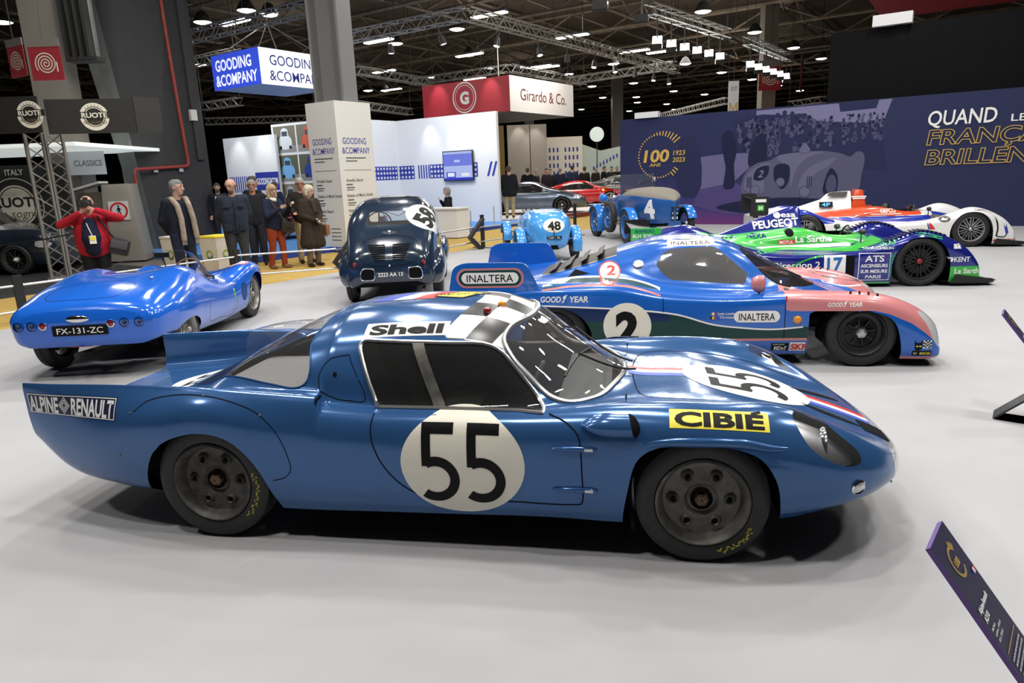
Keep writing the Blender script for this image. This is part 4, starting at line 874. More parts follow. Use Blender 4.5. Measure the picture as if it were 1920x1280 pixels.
def bin_(x, y, rz, lid, label):
    t = thing('waste_bin', label, 'bin', (x, y, 0), rz, 'waste bins')
    m = MB(); a, b_ = .18, .225; m.add([(-a, -a, 0), (a, -a, 0), (a, a, 0), (-a, a, 0), (-b_, -b_, .74), (b_, -b_, .74), (b_, b_, .74), (-b_, b_, .74)], [(0, 1, 5, 4), (1, 2, 6, 5), (2, 3, 7, 6), (3, 0, 4, 7), (3, 2, 1, 0)]); m.obj('bin_body', M['column'], t, smooth=False)
    m = MB(); m.box((0, 0, .755), (.47, .47, .04)); m.obj('bin_rim', lid, t, bevel=.01)
    for O, U in (((0, -.206, .42), (1, 0, 0)), ((.206, 0, .42), (0, 1, 0))):
        flat(ring(.055, .085, 24), 'leaf_logo', mat('leaf_green', (.22, .40, .03), .5), t, O, U, Vector((0, 0, 1)), .006); flat(ring(.04, .075, 16, (.01, -.01), 3.6, 6.2), 'leaf_logo', mat('leaf_dark', (.05, .16, .05), .5), t, O, U, Vector((0, 0, 1)), .009)
bin_(-5.55, 13.35, -.45, M['yellow'], 'white recycling bin with a yellow rim and green leaf logo'); bin_(-6.4, 13.6, -.45, M['column'], 'white recycling bin with a pale rim behind the scarf wearer')
# ---------------------------------------------------------------- barriers and info stands
SB = mat('stand_black_metal', (.015, .015, .017), .5)
def barrier_post(x, y, lean, label, h=.62):
    t = thing('barrier_post', label, 'post', (x, y, 0), math.atan2(ed.y, ed.x), 'black rail posts'); MB().box2((-.055, -.02, 0), (.055, .02, h)).obj('post', SB, t, smooth=False)
    m = MB(); m.box2((-.055, -.28, 0), (.055, .28, .012)); m.obj('foot', SB, t); return t
def vstand(x, y, label, rz=None):
    t = thing('info_stand', label, 'stand', (x, y, 0), math.atan2(ed.y, ed.x) - .55 if rz is None else rz, 'black angled rail stands')
    m = MB(); m.prism([(-.02, .27), (.15, .48), (.33, .70), (.27, .70), (.09, .48), (-.08, .27)], -.10, .10, lambda u, v, w_: (u, w_, v)); m.obj('slanted_panel', SB, t, smooth=False)
    m = MB(); m.prism([(-.08, .28), (.02, .28), (.16, .12), (.28, 0), (.18, 0), (.05, .12)], -.10, .10, lambda u, v, w_: (u, w_, v)); m.obj('foot', SB, t, smooth=False); return t
E0 = Vector((-6.55, 9.35, 0)) + nb * .3
pa = Vector((-6.5, 9.15, 0)); barrier_post(pa.x, pa.y, 0, 'black rail post at the far left behind the blue roadster', .64)
pb = Vector((-4.62, 11.85, 0)); barrier_post(pb.x, pb.y, 0, 'black rail post in front of the man in the quilted jacket', .62)
pc = Vector((-3.05, 12.35, 0)); vstand(pc.x, pc.y, 'black angled stand left of the dark navy saloon')
pd = Vector((-.85, 16.35, 0)); vstand(pd.x, pd.y, 'black angled stand between the saloon and the light blue racer'); barrier_post(pd.x + .25, pd.y + .35, 0, 'black rail post beside the angled stand near the light blue racer', .78)
pe = Vector((1.85, 19.2, 0)); barrier_post(pe.x, pe.y, 0, 'black rail post behind the light blue racer', .85)
def rail(a, b, z, label):
    t = tag(MB().tube([Vector((a.x, a.y, z)), Vector((b.x, b.y, z))], .016, 8).obj('barrier_rail', M['alu']), label, 'rail', 'silver barrier rails')
pz = pa - ed * 4
pb2 = Vector((-4.3, 11.6, 0))
for z, w_ in ((.50, 'upper'), (.16, 'lower')):
    rail(pz, pa, z, w_ + ' silver rail running off the left edge'); rail(pa, pb, z, w_ + ' silver rail behind the blue roadster'); rail(pb, pc, z + .02, w_ + ' silver rail in front of the standing visitors'); rail(pc, pd, z, w_ + ' silver rail behind the dark saloon'); rail(pd, pe, z, w_ + ' silver rail behind the light blue racer')
def rope(a, b, sag, label): tag(MB().tube([Vector(a).lerp(Vector(b), k / 10) - Z * sag * math.sin(PI * k / 10) for k in range(11)], .014, 6).obj('barrier_rope', M['black']), label, 'rope')
rope((-11.2, 12.9, .80), (-8.15, 13.3, .92), .12, 'black rope slung in front of the left stand')
# glass-panel posts in front of the booth
def sleek(x, y, label): tag(MB().box2((x - .015, y - .015, .12), (x + .015, y + .015, .72)).obj('booth_post', M['alu'], smooth=False), label, 'post', 'thin booth posts')
sleek(-1.05, 20.3, 'thin steel post at the corner of the white counter'); sleek(-.42, 22.7, 'thin steel post at the right end of the booth')
# navy info boards in the foreground
nvb = mat('navy_board', (.012, .011, .045), .45); edg = mat('board_edge_purple', (.12, .05, .25), .5)
# ---------------------------------------------------------------- foreground information boards
# near board: measured edge line; leans up towards its top-left end
nvb = mat('navy_board', (.012, .011, .045), .45); edg = mat('board_edge_purple', (.10, .045, .22), .5)
def board(top_l, top_r, down, L, label):
    """top edge from top_l to top_r; the sheet runs along `down`"""
    a, b = Vector(top_l), Vector(top_r); d = Vector(down).normalized(); U = (b - a); W_ = U.length; U.normalize(); Nn = U.cross(-d).normalized()
    t = thing('info_board', label, 'information board', (a.x, a.y, 0)); o = Vector((a.x, a.y, 0))
    q = [a - o, b - o, b + d * L - o, a + d * L - o]; th = Nn * -.014
    m = MB().add(q + [p + th for p in q], [(0, 1, 2, 3), (7, 6, 5, 4), (0, 4, 5, 1), (1, 5, 6, 2), (2, 6, 7, 3), (3, 7, 4, 0)]); m.m = [0, 1, 1, 1, 1, 1]; m.obj('board', [nvb, edg], t, smooth=False)
    f = lambda sh, n, mm, u, v: flat(sh, n, mm, t, a - o + U * u + d * v, U, -d, .002)
    h = W_ / 2
    tk = merge(*[xf2(rect(.055, -.0025, .07 + (.02 if k < 5 else 0), .0025), 1, rot=math.radians(40 + 8 * k)) for k in range(36)])
    s_ = W_ / .30
    f(xf2(tk, s_), 'gold_ring', M['gold'], h, .14 * s_); f(xf2(text('100', .035, .02), s_), 'gold_number', M['gold'], h, .14 * s_)
    for k, c in enumerate((M['blue'], M['white'], M['red'])): f(rect(-.008 * s_, -.012 * s_, .0081 * s_, .012 * s_), 'small_flag', c, W_ - (.055 - .016 * k) * s_, .235 * s_)
    f(xf2(text('Alpine-Renault', .026, .03, align='l', width=.19), s_), 'board_title', M['white'], .03 * s_, .325 * s_); f(xf2(text('A210', .026, .03, align='l'), s_), 'board_title', M['white'], .03 * s_, .365 * s_)
    for k, x in enumerate(('1966, France', '4 cylindres - 1 470 cm3', '155 ch - 245 km/h')): f(xf2(text(x, .013, .01, align='l', sx=.8), s_), 'board_text', M['white'], .03 * s_, (.41 + .024 * k) * s_)
    f(rect(.03 * s_, -.001, .27 * s_, .001), 'board_rule', M['gold'], 0, .515 * s_)
    rn_ = random.Random(5); G2 = mat('board_print', (.42, .42, .44), .6)
    for base in (.55, .86):
        rows = []
        for k in range(11):
            x = .03
            while x < .255:
                w_ = rn_.uniform(.008, .026); rows.append(xf2(rect(x, -.0045, min(x + w_, .27), .0045), 1, dy=-.022 * k)); x += w_ + .005
        f(xf2(merge(*rows), s_), 'board_small_print', G2, 0, base * s_)
    c, e = b + d * L - o, a + d * L - o
    back = -Vector((d.x, d.y, 0)).normalized(); dd = (b - a)
    tl, tr = (a - o) * 1, (b - o) * 1; tl.z = tr.z = 0; tl += back * -.02; tr += back * -.02
    def plate(p0, p1, p2, p3, n, th=.012):
        v = [Vector(x) for x in (p0, p1, p2, p3)]; nn = (v[1] - v[0]).cross(v[2] - v[0]).normalized() * th
        MB().add(v + [x + nn for x in v], [(0, 1, 2, 3), (7, 6, 5, 4), (0, 4, 5, 1), (1, 5, 6, 2), (2, 6, 7, 3), (3, 7, 4, 0)]).obj(n, SB, t, smooth=False)
    plate(e, c, tr, tl, 'foot_plate'); b0, b1 = tl - back * .55, tr - back * .55; plate(tl, tr, b1, b0, 'floor_plate', .01)
    return t
_dn = Vector((.767 * .616, -.642 * .616, -.788))
board((1.051, 1.595, .70), (1.164, 1.730, .70), _dn, .52, 'navy information board with gold ring and small flag, at the lower right corner')
board((3.107, 4.266, .70), (3.211, 4.405, .70), _dn, .52, 'navy information board cut by the right edge, above the nearer board')
# ================================================================ blue coupe 55
def build_coupe():
    car = thing('race_car', 'metallic blue closed coupe with white 55 roundels, nearest car on the grey floor', 'car', (-.2285, 3.602, 0), math.radians(-10.04), 'historic race cars on the grey floor')
    pm = mat('metallic_blue_paint', (.036, .115, .30), .17, .34, coat=.15, noise=.06, nscale=3)
    St = [
     (-2.23, [(.52, .40), (.545, .44), (.56, .52), (.565, .62), (.565, .712), (.56, .728), (.552, .712), (.535, .52), (.42, .50), (.28, .50), (.14, .50), (0, .50)]),
     (-2.05, [(.52, .26), (.58, .30), (.61, .42), (.605, .58), (.59, .715), (.583, .732), (.573, .715), (.55, .53), (.42, .515), (.28, .515), (.14, .515), (0, .515)]),
     (-1.70, [(.58, .20), (.66, .245), (.70, .40), (.675, .60), (.62, .728), (.612, .742), (.60, .728), (.57, .56), (.42, .545), (.28, .545), (.14, .55), (0, .55)]),
     (-1.35, [(.62, .18), (.71, .25), (.742, .42), (.735, .62), (.65, .728), (.633, .745), (.615, .735), (.565, .635), (.42, .645), (.28, .67), (.14, .69), (0, .70)]),
     (-1.14, [(.64, .18), (.72, .26), (.75, .45), (.738, .66), (.67, .726), (.645, .742), (.62, .735), (.545, .70), (.43, .745), (.30, .778), (.15, .80), (0, .81)]),
     (-.80, [(0.692, 0.163), (0.725, 0.242), (.735, .42), (.72, .60), (.67, .70), (.645, .72), (.62, .722), (.585, .72), (.52, .80), (.42, .885), (.22, .945), (0, .962)]),
     (-.585, [(0.697, 0.163), (0.725, 0.232), (.735, .40), (.722, .57), (.68, .69), (.655, .711), (.63, .714), (.60, .72), (.545, .815), (.455, .92), (.24, 1.01), (0, 1.035)]),
     (-.560, [(0.697, 0.163), (0.725, 0.232), (.735, .40), (.722, .56), (.69, .63), (.655, .655), (.632, .66), (.605, .668), (.555, .80), (.465, .92), (.245, 1.02), (0, 1.042)]),
     (-.33, [(0.694, 0.166), (0.722, 0.227), (.735, .38), (.728, .53), (.70, .61), (.665, .64), (.635, .648), (.612, .655), (.565, .79), (.485, .925), (.26, 1.04), (0, 1.06)]),
     (-.10, [(0.692, 0.168), (0.720, 0.222), (.735, .36), (.73, .50), (.70, .60), (.665, .635), (.635, .645), (.612, .655), (.565, .78), (.495, .92), (.27, 1.04), (0, 1.068)]),
     (.20, [(0.692, 0.173), (0.720, 0.227), (.735, .36), (.73, .50), (.70, .60), (.665, .635), (.63, .65), (.605, .66), (.56, .78), (.485, .905), (.27, 1.02), (0, 1.052)]),
     (.36, [(0.692, 0.176), (0.720, 0.227), (.735, .36), (.732, .50), (.705, .605), (.66, .645), (.625, .655), (.60, .665), (.545, .745), (.46, .855), (.26, .96), (0, .985)]),
     (.55, [(0.697, 0.178), (0.725, 0.227), (.738, .36), (.737, .50), (.71, .61), (.65, .66), (.61, .665), (.575, .665), (.50, .69), (.41, .745), (.24, .82), (0, .855)]),
     (.80, [(0.712, 0.178), (0.730, 0.232), (.742, .36), (.745, .50), (.72, .62), (.64, .682), (.57, .684), (.50, .665), (.42, .655), (.31, .66), (.16, .675), (0, .685)]),
     (1.15, [(.70, .19), (.745, .26), (.765, .40), (.775, .54), (.74, .635), (.635, .695), (.56, .69), (.45, .655), (.35, .648), (.25, .648), (.12, .652), (0, .654)]),
     (1.50, [(.68, .215), (.725, .27), (.75, .40), (.75, .51), (.70, .60), (.605, .668), (.535, .664), (.42, .605), (.33, .585), (.22, .585), (.11, .59), (0, .592)]),
     (1.75, [(.60, .255), (.66, .29), (.69, .37), (.685, .44), (.65, .505), (.575, .557), (.505, .557), (.40, .522), (.30, .51), (.2, .51), (.1, .512), (0, .513)]),
     (1.95, [(.40, .26), (.47, .285), (.52, .33), (.52, .37), (.485, .41), (.44, .435), (.38, .44), (.30, .44), (.22, .44), (.15, .44), (.07, .44), (0, .44)]),
     (2.06, [(.20, .27), (.27, .285), (.31, .31), (.31, .335), (.29, .355), (.26, .37), (.23, .378), (.18, .382), (.13, .385), (.09, .386), (.045, .387), (0, .387)]),
     (2.105, [(.06, .295), (.09, .30), (.105, .31), (.105, .32), (.1, .33), (.09, .335), (.08, .338), (.06, .34), (.045, .341), (.03, .342), (.015, .342), (0, .342)]),
    ]
    s = loft(St, 8, 7, sharp_u=(6, 7))
    # wheel arches
    def arch(cx, cz, pts): return smooth_poly([(cx + a, cz + b) for a, b in pts], 6)
    rear = smooth_poly([(-1.47, .10), (-1.462, .33), (-1.385, .465), (-1.25, .535), (-1.12, .553), (-1.0, .52), (-.90, .42), (-.835, .30), (-.79, .10)], 6)
    front = smooth_poly([(.835, .10), (.842, .36), (.885, .495), (.96, .545), (1.1, .557), (1.26, .556), (1.37, .515), (1.44, .41), (1.465, .27), (1.47, .10)], 6)
    s.cut(f_side(rear), 'hole'); s.cut(f_side(front), 'hole'); 
    s.t = ['hole' if t == 'under' and (-1.47 < s.v[list(f)][:, 0].mean() < -.80 or .84 < s.v[list(f)][:, 0].mean() < 1.47) else t for f, t in zip(s.f, s.t)]
    # glazing
    sidew = dense(rpoly([(-.303, .652, .012), (-.422, .935, .05), (.24, .922, .10), (.478, .653, .012)]), .05)
    def fside(v):
        d = poly_sdf(sidew)(v[:, 0], v[:, 2]); return np.where(np.abs(v[:, 1]) > .40, d, .05)
    s.cut(fside, 'side_glass')
    half = [(.345, -.2), (.28, -.36), (.272, -.434), (.315, -.484), (.414, -.513), (.512, -.542), (.60, -.545), (.70, -.455), (.78, -.24), (.812, -.1)]
    wsp = smooth_poly([(.365, 0)] + half + [(.822, 0)] + [(x, -y) for x, y in half[::-1]], 6)
    s.cut(f_top(wsp, .6), 'windscreen')
    rwp = smooth_poly([(-1.60, 0), (-1.57, -.12), (-1.45, -.26), (-1.25, -.385), (-1.0, -.505), (-.85, -.555), (-.70, -.58), (-.655, -.56), (-.68, -.44), (-.66, -.25), (-.64, 0), (-.66, .25), (-.68, .44), (-.655, .56), (-.70, .58), (-.85, .555), (-1.0, .505), (-1.25, .385), (-1.45, .26), (-1.57, .12)], 6)
    s.cut(f_top(rwp, .5), 'rear_glass')
    # plexiglass nose and headlights
    s.cut(lambda v: np.maximum(2.015 - v[:, 0] - .05 * np.abs(v[:, 1]) - .35 * np.minimum(v[:, 2] - .33, 0), 0 * v[:, 0] - 1), 'nose_cover')
    hl = smooth_poly([(1.512, .655), (1.528, .615), (1.572, .545), (1.657, .487), (1.74, .458), (1.79, .462), (1.79, .485), (1.70, .572), (1.62, .635), (1.555, .672)], 5)
    def fhl(v):
        d = poly_sdf(hl)(v[:, 0], v[:, 2]); lim = np.where(np.abs(v[:, 1]) > .49 - .25 * (v[:, 0] - 1.5), d, .05); return lim
    s.cut(fhl, 'headlight_cover')
    # colours that belong to the paintwork: roof chequers
    s.cut(lambda v: np.where((v[:, 2] > .88) & (v[:, 0] > -.2), np.maximum(-(v[:, 0] - (.10 - .12 * (np.abs(v[:, 1]) / .45) ** 2)), np.abs(v[:, 1]) - .47), .05), 'band')
    allv = ('body', 'band', 'side_glass', 'windscreen', 'rear_glass', 'nose_cover', 'headlight_cover')
    bv = s.bvh(allv)
    chq = bpy.data.materials.new('chequered_band'); chq.use_nodes = True; nt = chq.node_tree; b = nt.nodes['Principled BSDF']
    tc = nt.nodes.new('ShaderNodeTexCoord'); sp = nt.nodes.new('ShaderNodeSeparateXYZ'); cb = nt.nodes.new('ShaderNodeCombineXYZ')
    m1 = nt.nodes.new('ShaderNodeMath'); m1.operation = 'MULTIPLY'; m2 = nt.nodes.new('ShaderNodeMath'); m2.operation = 'MULTIPLY_ADD'
    ck = nt.nodes.new('ShaderNodeTexChecker'); ck.inputs['Scale'].default_value = 1
    ck.inputs['Color1'].default_value = (.75, .75, .74, 1); ck.inputs['Color2'].default_value = (.015, .015, .016, 1)
    nt.links.new(tc.outputs['Object'], sp.inputs[0])
    # rows follow the curved leading edge: x + .6 y^2
    nt.links.new(sp.outputs['Y'], m1.inputs[0]); nt.links.new(sp.outputs['Y'], m1.inputs[1])
    nt.links.new(m1.outputs[0], m2.inputs[0]); m2.inputs[1].default_value = .6
    nt.links.new(sp.outputs['X'], m2.inputs[2])
    ax = nt.nodes.new('ShaderNodeMath'); ax.operation = 'MULTIPLY_ADD'; ax.inputs[1].default_value = 1 / .125; ax.inputs[2].default_value = -.10 / .125 + 20
    ay = nt.nodes.new('ShaderNodeMath'); ay.operation = 'MULTIPLY_ADD'; ay.inputs[1].default_value = 1 / .155; ay.inputs[2].default_value = 20
    nt.links.new(m2.outputs[0], ax.inputs[0]); nt.links.new(sp.outputs['Y'], ay.inputs[0])
    nt.links.new(ax.outputs[0], cb.inputs[0]); nt.links.new(ay.outputs[0], cb.inputs[1]); cb.inputs[2].default_value = .5
    nt.links.new(cb.outputs[0], ck.inputs['Vector']); nt.links.new(ck.outputs['Color'], b.inputs['Base Color']); b.inputs['Roughness'].default_value = .3
    s.obj(('body', 'cap0', 'cap1', 'under'), 'body', [pm, pm, pm, M['matt']], car)
    s.obj('band', 'chequered_band', chq, car)['label'] = 'black and white chequered roof band'
    for g in ('side_glass', 'headlight_cover'): sides(s, g)
    for g in 'rl': s.obj('side_glass_' + g, 'side_window', M['tint'], car)
    s.obj('windscreen', 'windscreen', M['glass'], car)
    s.obj('rear_glass', 'rear_window', M['plexi'], car)
    s.obj('nose_cover', 'nose_cover', M['plexi'], car)['label'] = 'clear plexiglass nose cover'
    sk = sink(s, ('headlight_cover_r', 'headlight_cover_l'), .045)
    for g in 'rl':
        s.obj('headlight_cover_' + g, 'headlight_cover', M['plexi'], car); sk.obj('headlight_cover_' + g, 'headlight_housing', M['alu'], car)
    arch_well(car, [(-1.13, .27)], .36, -.60, -.35); arch_well(car, [(1.15, .27)], .36, -.60, -.35)
    arch_well(car, [(-1.13, .27)], .36, .60, .35); arch_well(car, [(1.15, .27)], .36, .60, .35)
    for sd in (-1, 1):
        wheel(car, (-1.13, sd * .625, .29), .29, .19, .193, sd, 'steel', M['darksteel'], M['rust'])
        wheel(car, (1.15, sd * .625, .285), .285, .19, .193, sd, 'steel', M['steelgrey'], M['rust'], yaw=.03)
    # interior
    m = MB(); m.box2((-.62, -.64, .2), (.75, .64, .23)); m.box((-.60, 0, .50), (.03, 1.1, .55)); m.box((.74, 0, .45), (.03, 1.15, .40))
    m.box((.62, 0, .60), (.22, .95, .06)); m.obj('cockpit_tub', M['dark'], car)
    for y in (-.27, .27):
        st = MB(); st.box((-.22, y, .34), (.45, .40, .12)); st.box((-.47, y, .58), (.12, .40, .56), Matrix.Rotation(-.3, 3, 'Y')); st.obj('seat', M['black'], car, bevel=.03)
    sw = MB(); sw.lathe([(.165 + .012 * math.cos(a), .012 * math.sin(a)) for a in [k * PI / 3 for k in range(6)]], n=28, closed=True)
    for a in (0, 2.1, 4.2): sw.box((.08 * math.cos(a), .08 * math.sin(a), 0), (.16, .025, .006), Matrix.Rotation(a, 3, 'Z'))
    sw.tube([(0, 0, 0), (0, 0, -.3)], .015)
    o = sw.obj('steering_wheel', M['black'], car); o.location = (.36, -.27, .62); o.rotation_euler = (0, -1.15, 0)
    m = MB(); m.box2((-1.5, -.5, .22), (-.62, .5, .42)); m.obj('engine_deck', M['steelgrey'], car); m = MB(); m.box((-1.0, 0, .57), (.75, .8, .12)); m.obj('engine_cover', mat('engine_cover_grey', (.17, .165, .16), .8), car, bevel=.03)
    # window frames
    def loop3(poly, proj):
        out = []
        for q in poly:
            o, d = proj(q); h = bv.ray_cast(Vector(o), Vector(d))
            if h[0]: out.append(h[0] + h[1] * (.002 if h[1].dot(Vector(d)) < 0 else -.002))
        return out
    for sd in (-1, 1):
        f = MB().tube(loop3(sidew, lambda q: ((q[0], sd * 1.2, q[1]), (0, -sd, 0))), .0095, 6, closed=True); f.obj('window_frame', M['alu'], car)
        pv = loop3([(-.127 + .127 * t, .935 - .283 * t) for t in [k / 10 for k in range(11)]], lambda q: ((q[0], sd * 1.2, q[1]), (0, -sd, 0)))
        m = MB(); 
        for i in range(len(pv) - 1): m.add([pv[i] - Vector((.028, -sd * .008, 0)), pv[i] + Vector((.028, sd * .008, 0)), pv[i + 1] + Vector((.028, sd * .008, 0)), pv[i + 1] - Vector((.028, -sd * .008, 0))], [(0, 1, 2, 3)])
        m.obj('window_divider', M['steelgrey'], car)
    MB().tube(loop3(wsp, lambda q: ((q[0], q[1], 1.5), (0, 0, -1))), .013, 8, closed=True).obj('windscreen_trim', M['alu'], car)
    MB().tube(loop3(rwp, lambda q: ((q[0], q[1], 1.5), (0, 0, -1))), .004, 6, closed=True).obj('rear_window_edge', pm, car)
    # shut lines on both flanks
    SIDE = dict(O=(0, -1.2, 0), U=(1, 0, 0), V=(0, 0, 1), D=(0, 1, 0))
    TOP = dict(O=(0, 0, 1.6), U=(1, 0, 0), V=(0, 1, 0), D=(0, 0, -1))
    def sline(pts, w=.006, n='door_gap', **k): return drape_line(pts, w, n, M['matt'], car, bv, **{**SIDE, **k})
    sline([(-.30, .64), (-.305, .58), (-.29, .50), (-.24, .40), (-.17, .325), (-.08, .275), (0, .262), (.3, .262), (.6, .262), (.64, .268), (.647, .29), (.645, .4), (.640, .52), (.628, .58), (.58, .625), (.50, .652)])
    sline([(-1.50, .635), (-1.44, .68), (-1.30, .712), (-1.12, .715), (-.98, .69), (-.85, .64), (-.76, .555), (-.715, .45), (-.705, .38), (-.73, .345), (-.80, .32)], .004, 'flare_gap')
    sline([(-.46, .875), (-.56, .85), (-.60, .78), (-.585, .72), (-.52, .685), (-.44, .675), (-.37, .675), (-.46, .875)], .004, 'fuel_flap_gap', sub=6)
    drape(fill(disc(.011, 16)), 'fuel_flap_lock', M['matt'], car, bv, (-.52, -1.2, .79), (1, 0, 0), (0, 0, 1), (0, 1, 0), ml=0)
    def tline(pts, w=.005, n='bonnet_gap'): return drape_line(pts, w, n, M['matt'], car, bv, **TOP)
    tline([(1.74, -.36), (1.5, -.41), (1.1, -.43), (.94, -.41), (.90, -.36), (.87, -.2), (.86, 0), (.87, .2), (.90, .36), (.94, .41), (1.1, .43), (1.5, .41), (1.74, .36)])
    # number roundels
    def five(): 
        c = (.40, .57)
        def arc(rx, ry): return [(c[0] + rx * math.cos(a), c[1] + ry * math.sin(a)) for a in [math.radians(122 - 250 * k / 24) for k in range(25)]]
        o, i = arc(.60, .57), arc(.36, .335)
        bowl = (o + i, [(k, k + 1, 25 + k + 1, 25 + k) for k in range(24)])
        return merge(rect(.06, 1.66, .86, 1.90), rect(.06, .90, .29, 1.68), bowl)
    F55 = merge(xf2(five(), 1, dx=-1.07, dy=-.95), xf2(five(), 1, dx=.07, dy=-.95))
    def dec(sh, n, m, O, U, V, D, off=.0015, ml=.03): return drape(sh, n, m, car, bv, O, U, V, D, off, ml)
    for sd in (-1, 1):
        a = dict(O=(.115, sd * 1.2, .432), U=(-sd, 0, 0), V=(0, 0, 1), D=(0, -sd, 0))
        dec(fill(disc(.282, 64, ry=.238)), 'number_roundel', M['cream'], **a); dec(xf2(F55, .182, .190), 'race_number', M['ink'], off=.003, **a)
    # tricolour stripe along the bonnet, then the bonnet roundel
    for y0, n, m in ((.024, 'red', M['red']), (-.024, 'white', M['white']), (-.072, 'blue', mat('stripe_blue', (.05, .10, .5), .4))):
        drape(grid2(.84, y0, 2.01, y0 + .048, 60, 2), 'bonnet_stripe', m, car, bv, (0, 0, 1.6), (1, 0, 0), (0, 1, 0), (0, 0, -1), .0012, 0)
    a = dict(O=(1.42, 0, 1.6), U=(0, 1, 0), V=(-1, 0, 0), D=(0, 0, -1))
    dec(fill(disc(.255, 56, ry=.31)), 'number_roundel', M['white'], off=.002, **a)
    dec(xf2(F55, .165, .195), 'race_number', M['ink'], off=.0035, **a)
    a = dict(O=(-1.62, .12, 1.6), U=(0, 1, 0), V=(-1, 0, 0), D=(0, 0, -1))
    dec(fill(disc(.23, 48)), 'number_roundel', M['white'], **a); dec(xf2(F55, .13), 'race_number', M['ink'], off=.003, **a)
    # adverts
    q = dict(O=(-.2, -.79, 1.375), U=(1, .05, 0), V=(0, .8, .6), D=(0, .375, -.4))
    dec(rect(-.206, -.048, .206, .048), 'advert_plate', M['white'], **q); dec(text('Shell', .064, .04, width=.36), 'advert_lettering', M['ink'], off=.003, **q)
    ct = dict(O=(1.21, -1.2, .93), U=(1, 0, -.02), V=(0, .5, .86), D=(0, .9, -.5))
    dec(rect(-.20, -.043, .20, .043), 'advert_plate', M['yellow'], **ct); dec(text('CIBIE', .062, .04, width=.36), 'advert_lettering', M['ink'], off=.003, **ct)
    dec(merge(xf2(rect(-.02, -.006, .02, .006), 1, dx=.15, dy=.038, rot=.3)), 'advert_accent', M['ink'], off=.003, **ct)
    AL = dict(O=(-1.91, -1.2, .632), U=(1.262, 0, .02), V=(0, 0, 1), D=(0, 1, 0))
    dec(rect(-.235, -.052, .235, .052), 'advert_plate', mat('navy_plate', (.012, .018, .06), .4), **AL)
    fr = fill([[(-.232, -.049), (.232, -.049), (.232, .049), (-.232, .049)], [(-.228, -.045), (-.228, .045), (.228, .045), (.228, -.045)]])
    dia = [fill([[(.03 * k, 0), (0, .042 * k), (-.03 * k, 0), (0, -.042 * k)], [(.03 * k - .004, 0), (0, -.042 * k + .005), (-.03 * k + .004, 0), (0, .042 * k - .005)]]) for k in (1, .72, .44)]
    dec(merge(fr, *[xf2(d, 1, dx=-.035) for d in dia], xf2(text('ALPINE', .080, .03, width=.16), dx=-.147), xf2(text('RENAULT', .080, .03, width=.22), dx=.112)), 'advert_lettering', M['white'], off=.003, **AL)
    rf = dict(O=(-.22, .02, 1.6), U=(1, 0, 0), V=(0, 1, 0), D=(0, 0, -1))
    def par(x0, x1, y0=-.1, y1=.11, sl=.1): return fill([(x0, y0), (x1, y0), (x1 + sl, y1), (x0 + sl, y1)])
    dec(par(-.28, -.16), 'flag_band', M['blue'], **rf); dec(par(-.16, -.05), 'flag_band', M['white'], **rf); dec(par(-.05, .06), 'flag_band', M['red'], **rf)
    ye = [(.05, -.06), (.22, -.1), (.34, .05), (.17, .12)]
    dec(fill(ye), 'roof_badge', M['yellow'], off=.0025, **rf)
    dec(merge(xf2(text('RENAULT', .05, .01, width=.24), rot=.16, dx=.20, dy=.0), fill([ye, [(.065, -.052), (.172, .105), (.325, .045), (.215, -.087)]])), 'advert_lettering', M['ink'], off=.004, **rf)
    # roof lamps, hinges, scoops, lamps, fittings
    for (x, y, m) in ((.215, -.15, M['amber']), (.165, -.27, M['lens_red'])):
        h = bv.ray_cast(Vector((x, y, 1.6)), Vector((0, 0, -1)))[0]; MB().sphere((x, y, h.z + .006), .021, 14, 8).obj('marker_lamp', m, car)
    for sd in (-1, 1):
        for zz in (.523, .335):
            hx = .62; hy = bv.ray_cast(Vector((hx, sd * 1.2, zz)), Vector((0, -sd, 0)))[0].y
            m = MB(); m.lathe([(.001, -.105), (.008, -.09), (.012, -.04), (.013, 0), (.012, .05), (.009, .085), (.001, .095)], axis='x', n=10)
            m.xf(Matrix.Translation((hx, hy + sd * .004, zz)) @ Matrix.Diagonal((1, .9, 1, 1))); m.obj('door_hinge', pm, car)
            MB().box((hx + .055, hy + sd * .013, zz), (.035, .004, .012)).obj('hinge_plate', M['alu'], car)
        # air scoop on the front wing
        P = []
        for i in range(9):
            x = .645 + .195 * i / 8; k_ = math.sin(min(1, i / 5) * PI / 2) ** .7; zc = .628; rr_ = .046 * k_ + .002
            P.append([(x + .03 * (i / 8) ** 3 * (k / 10), sd * (.728 + .042 * k_ * math.sin(k * PI / 10) ** .8 - .03 * max(0, (5 - k) / 5)), zc + rr_ * math.cos(k * PI / 10)) for k in range(11)])
        v = [p for r in P for p in r]; fcs = [(i * 11 + k, i * 11 + k + 1, (i + 1) * 11 + k + 1, (i + 1) * 11 + k) for i in range(8) for k in range(10)]
        mesh_obj('air_scoop', v, fcs, pm, car)
        L_ = P[8]; mesh_obj('scoop_opening', [p for p in L_] + [(L_[k][0] + .004 + .03 * math.sin(k * PI / 10), sd * (.735 - .03 * max(0, (5 - k) / 5)), L_[k][2]) for k in range(11)], [(k, k + 1, 12 + k, 11 + k) for k in range(10)], M['matt'], car)
        # wing lip above the wheel
        lp = [(.86, .535), (.95, .562), (1.1, .575), (1.3, .572), (1.42, .55), (1.52, .545)]
        pts = []
        for x, z in hermite(lp, 5):
            h = bv.ray_cast(Vector((x, sd * 1.2, z)), Vector((0, -sd, 0)))
            if h[0]: pts.append(h[0] + Vector((0, -sd * .012, 0)))
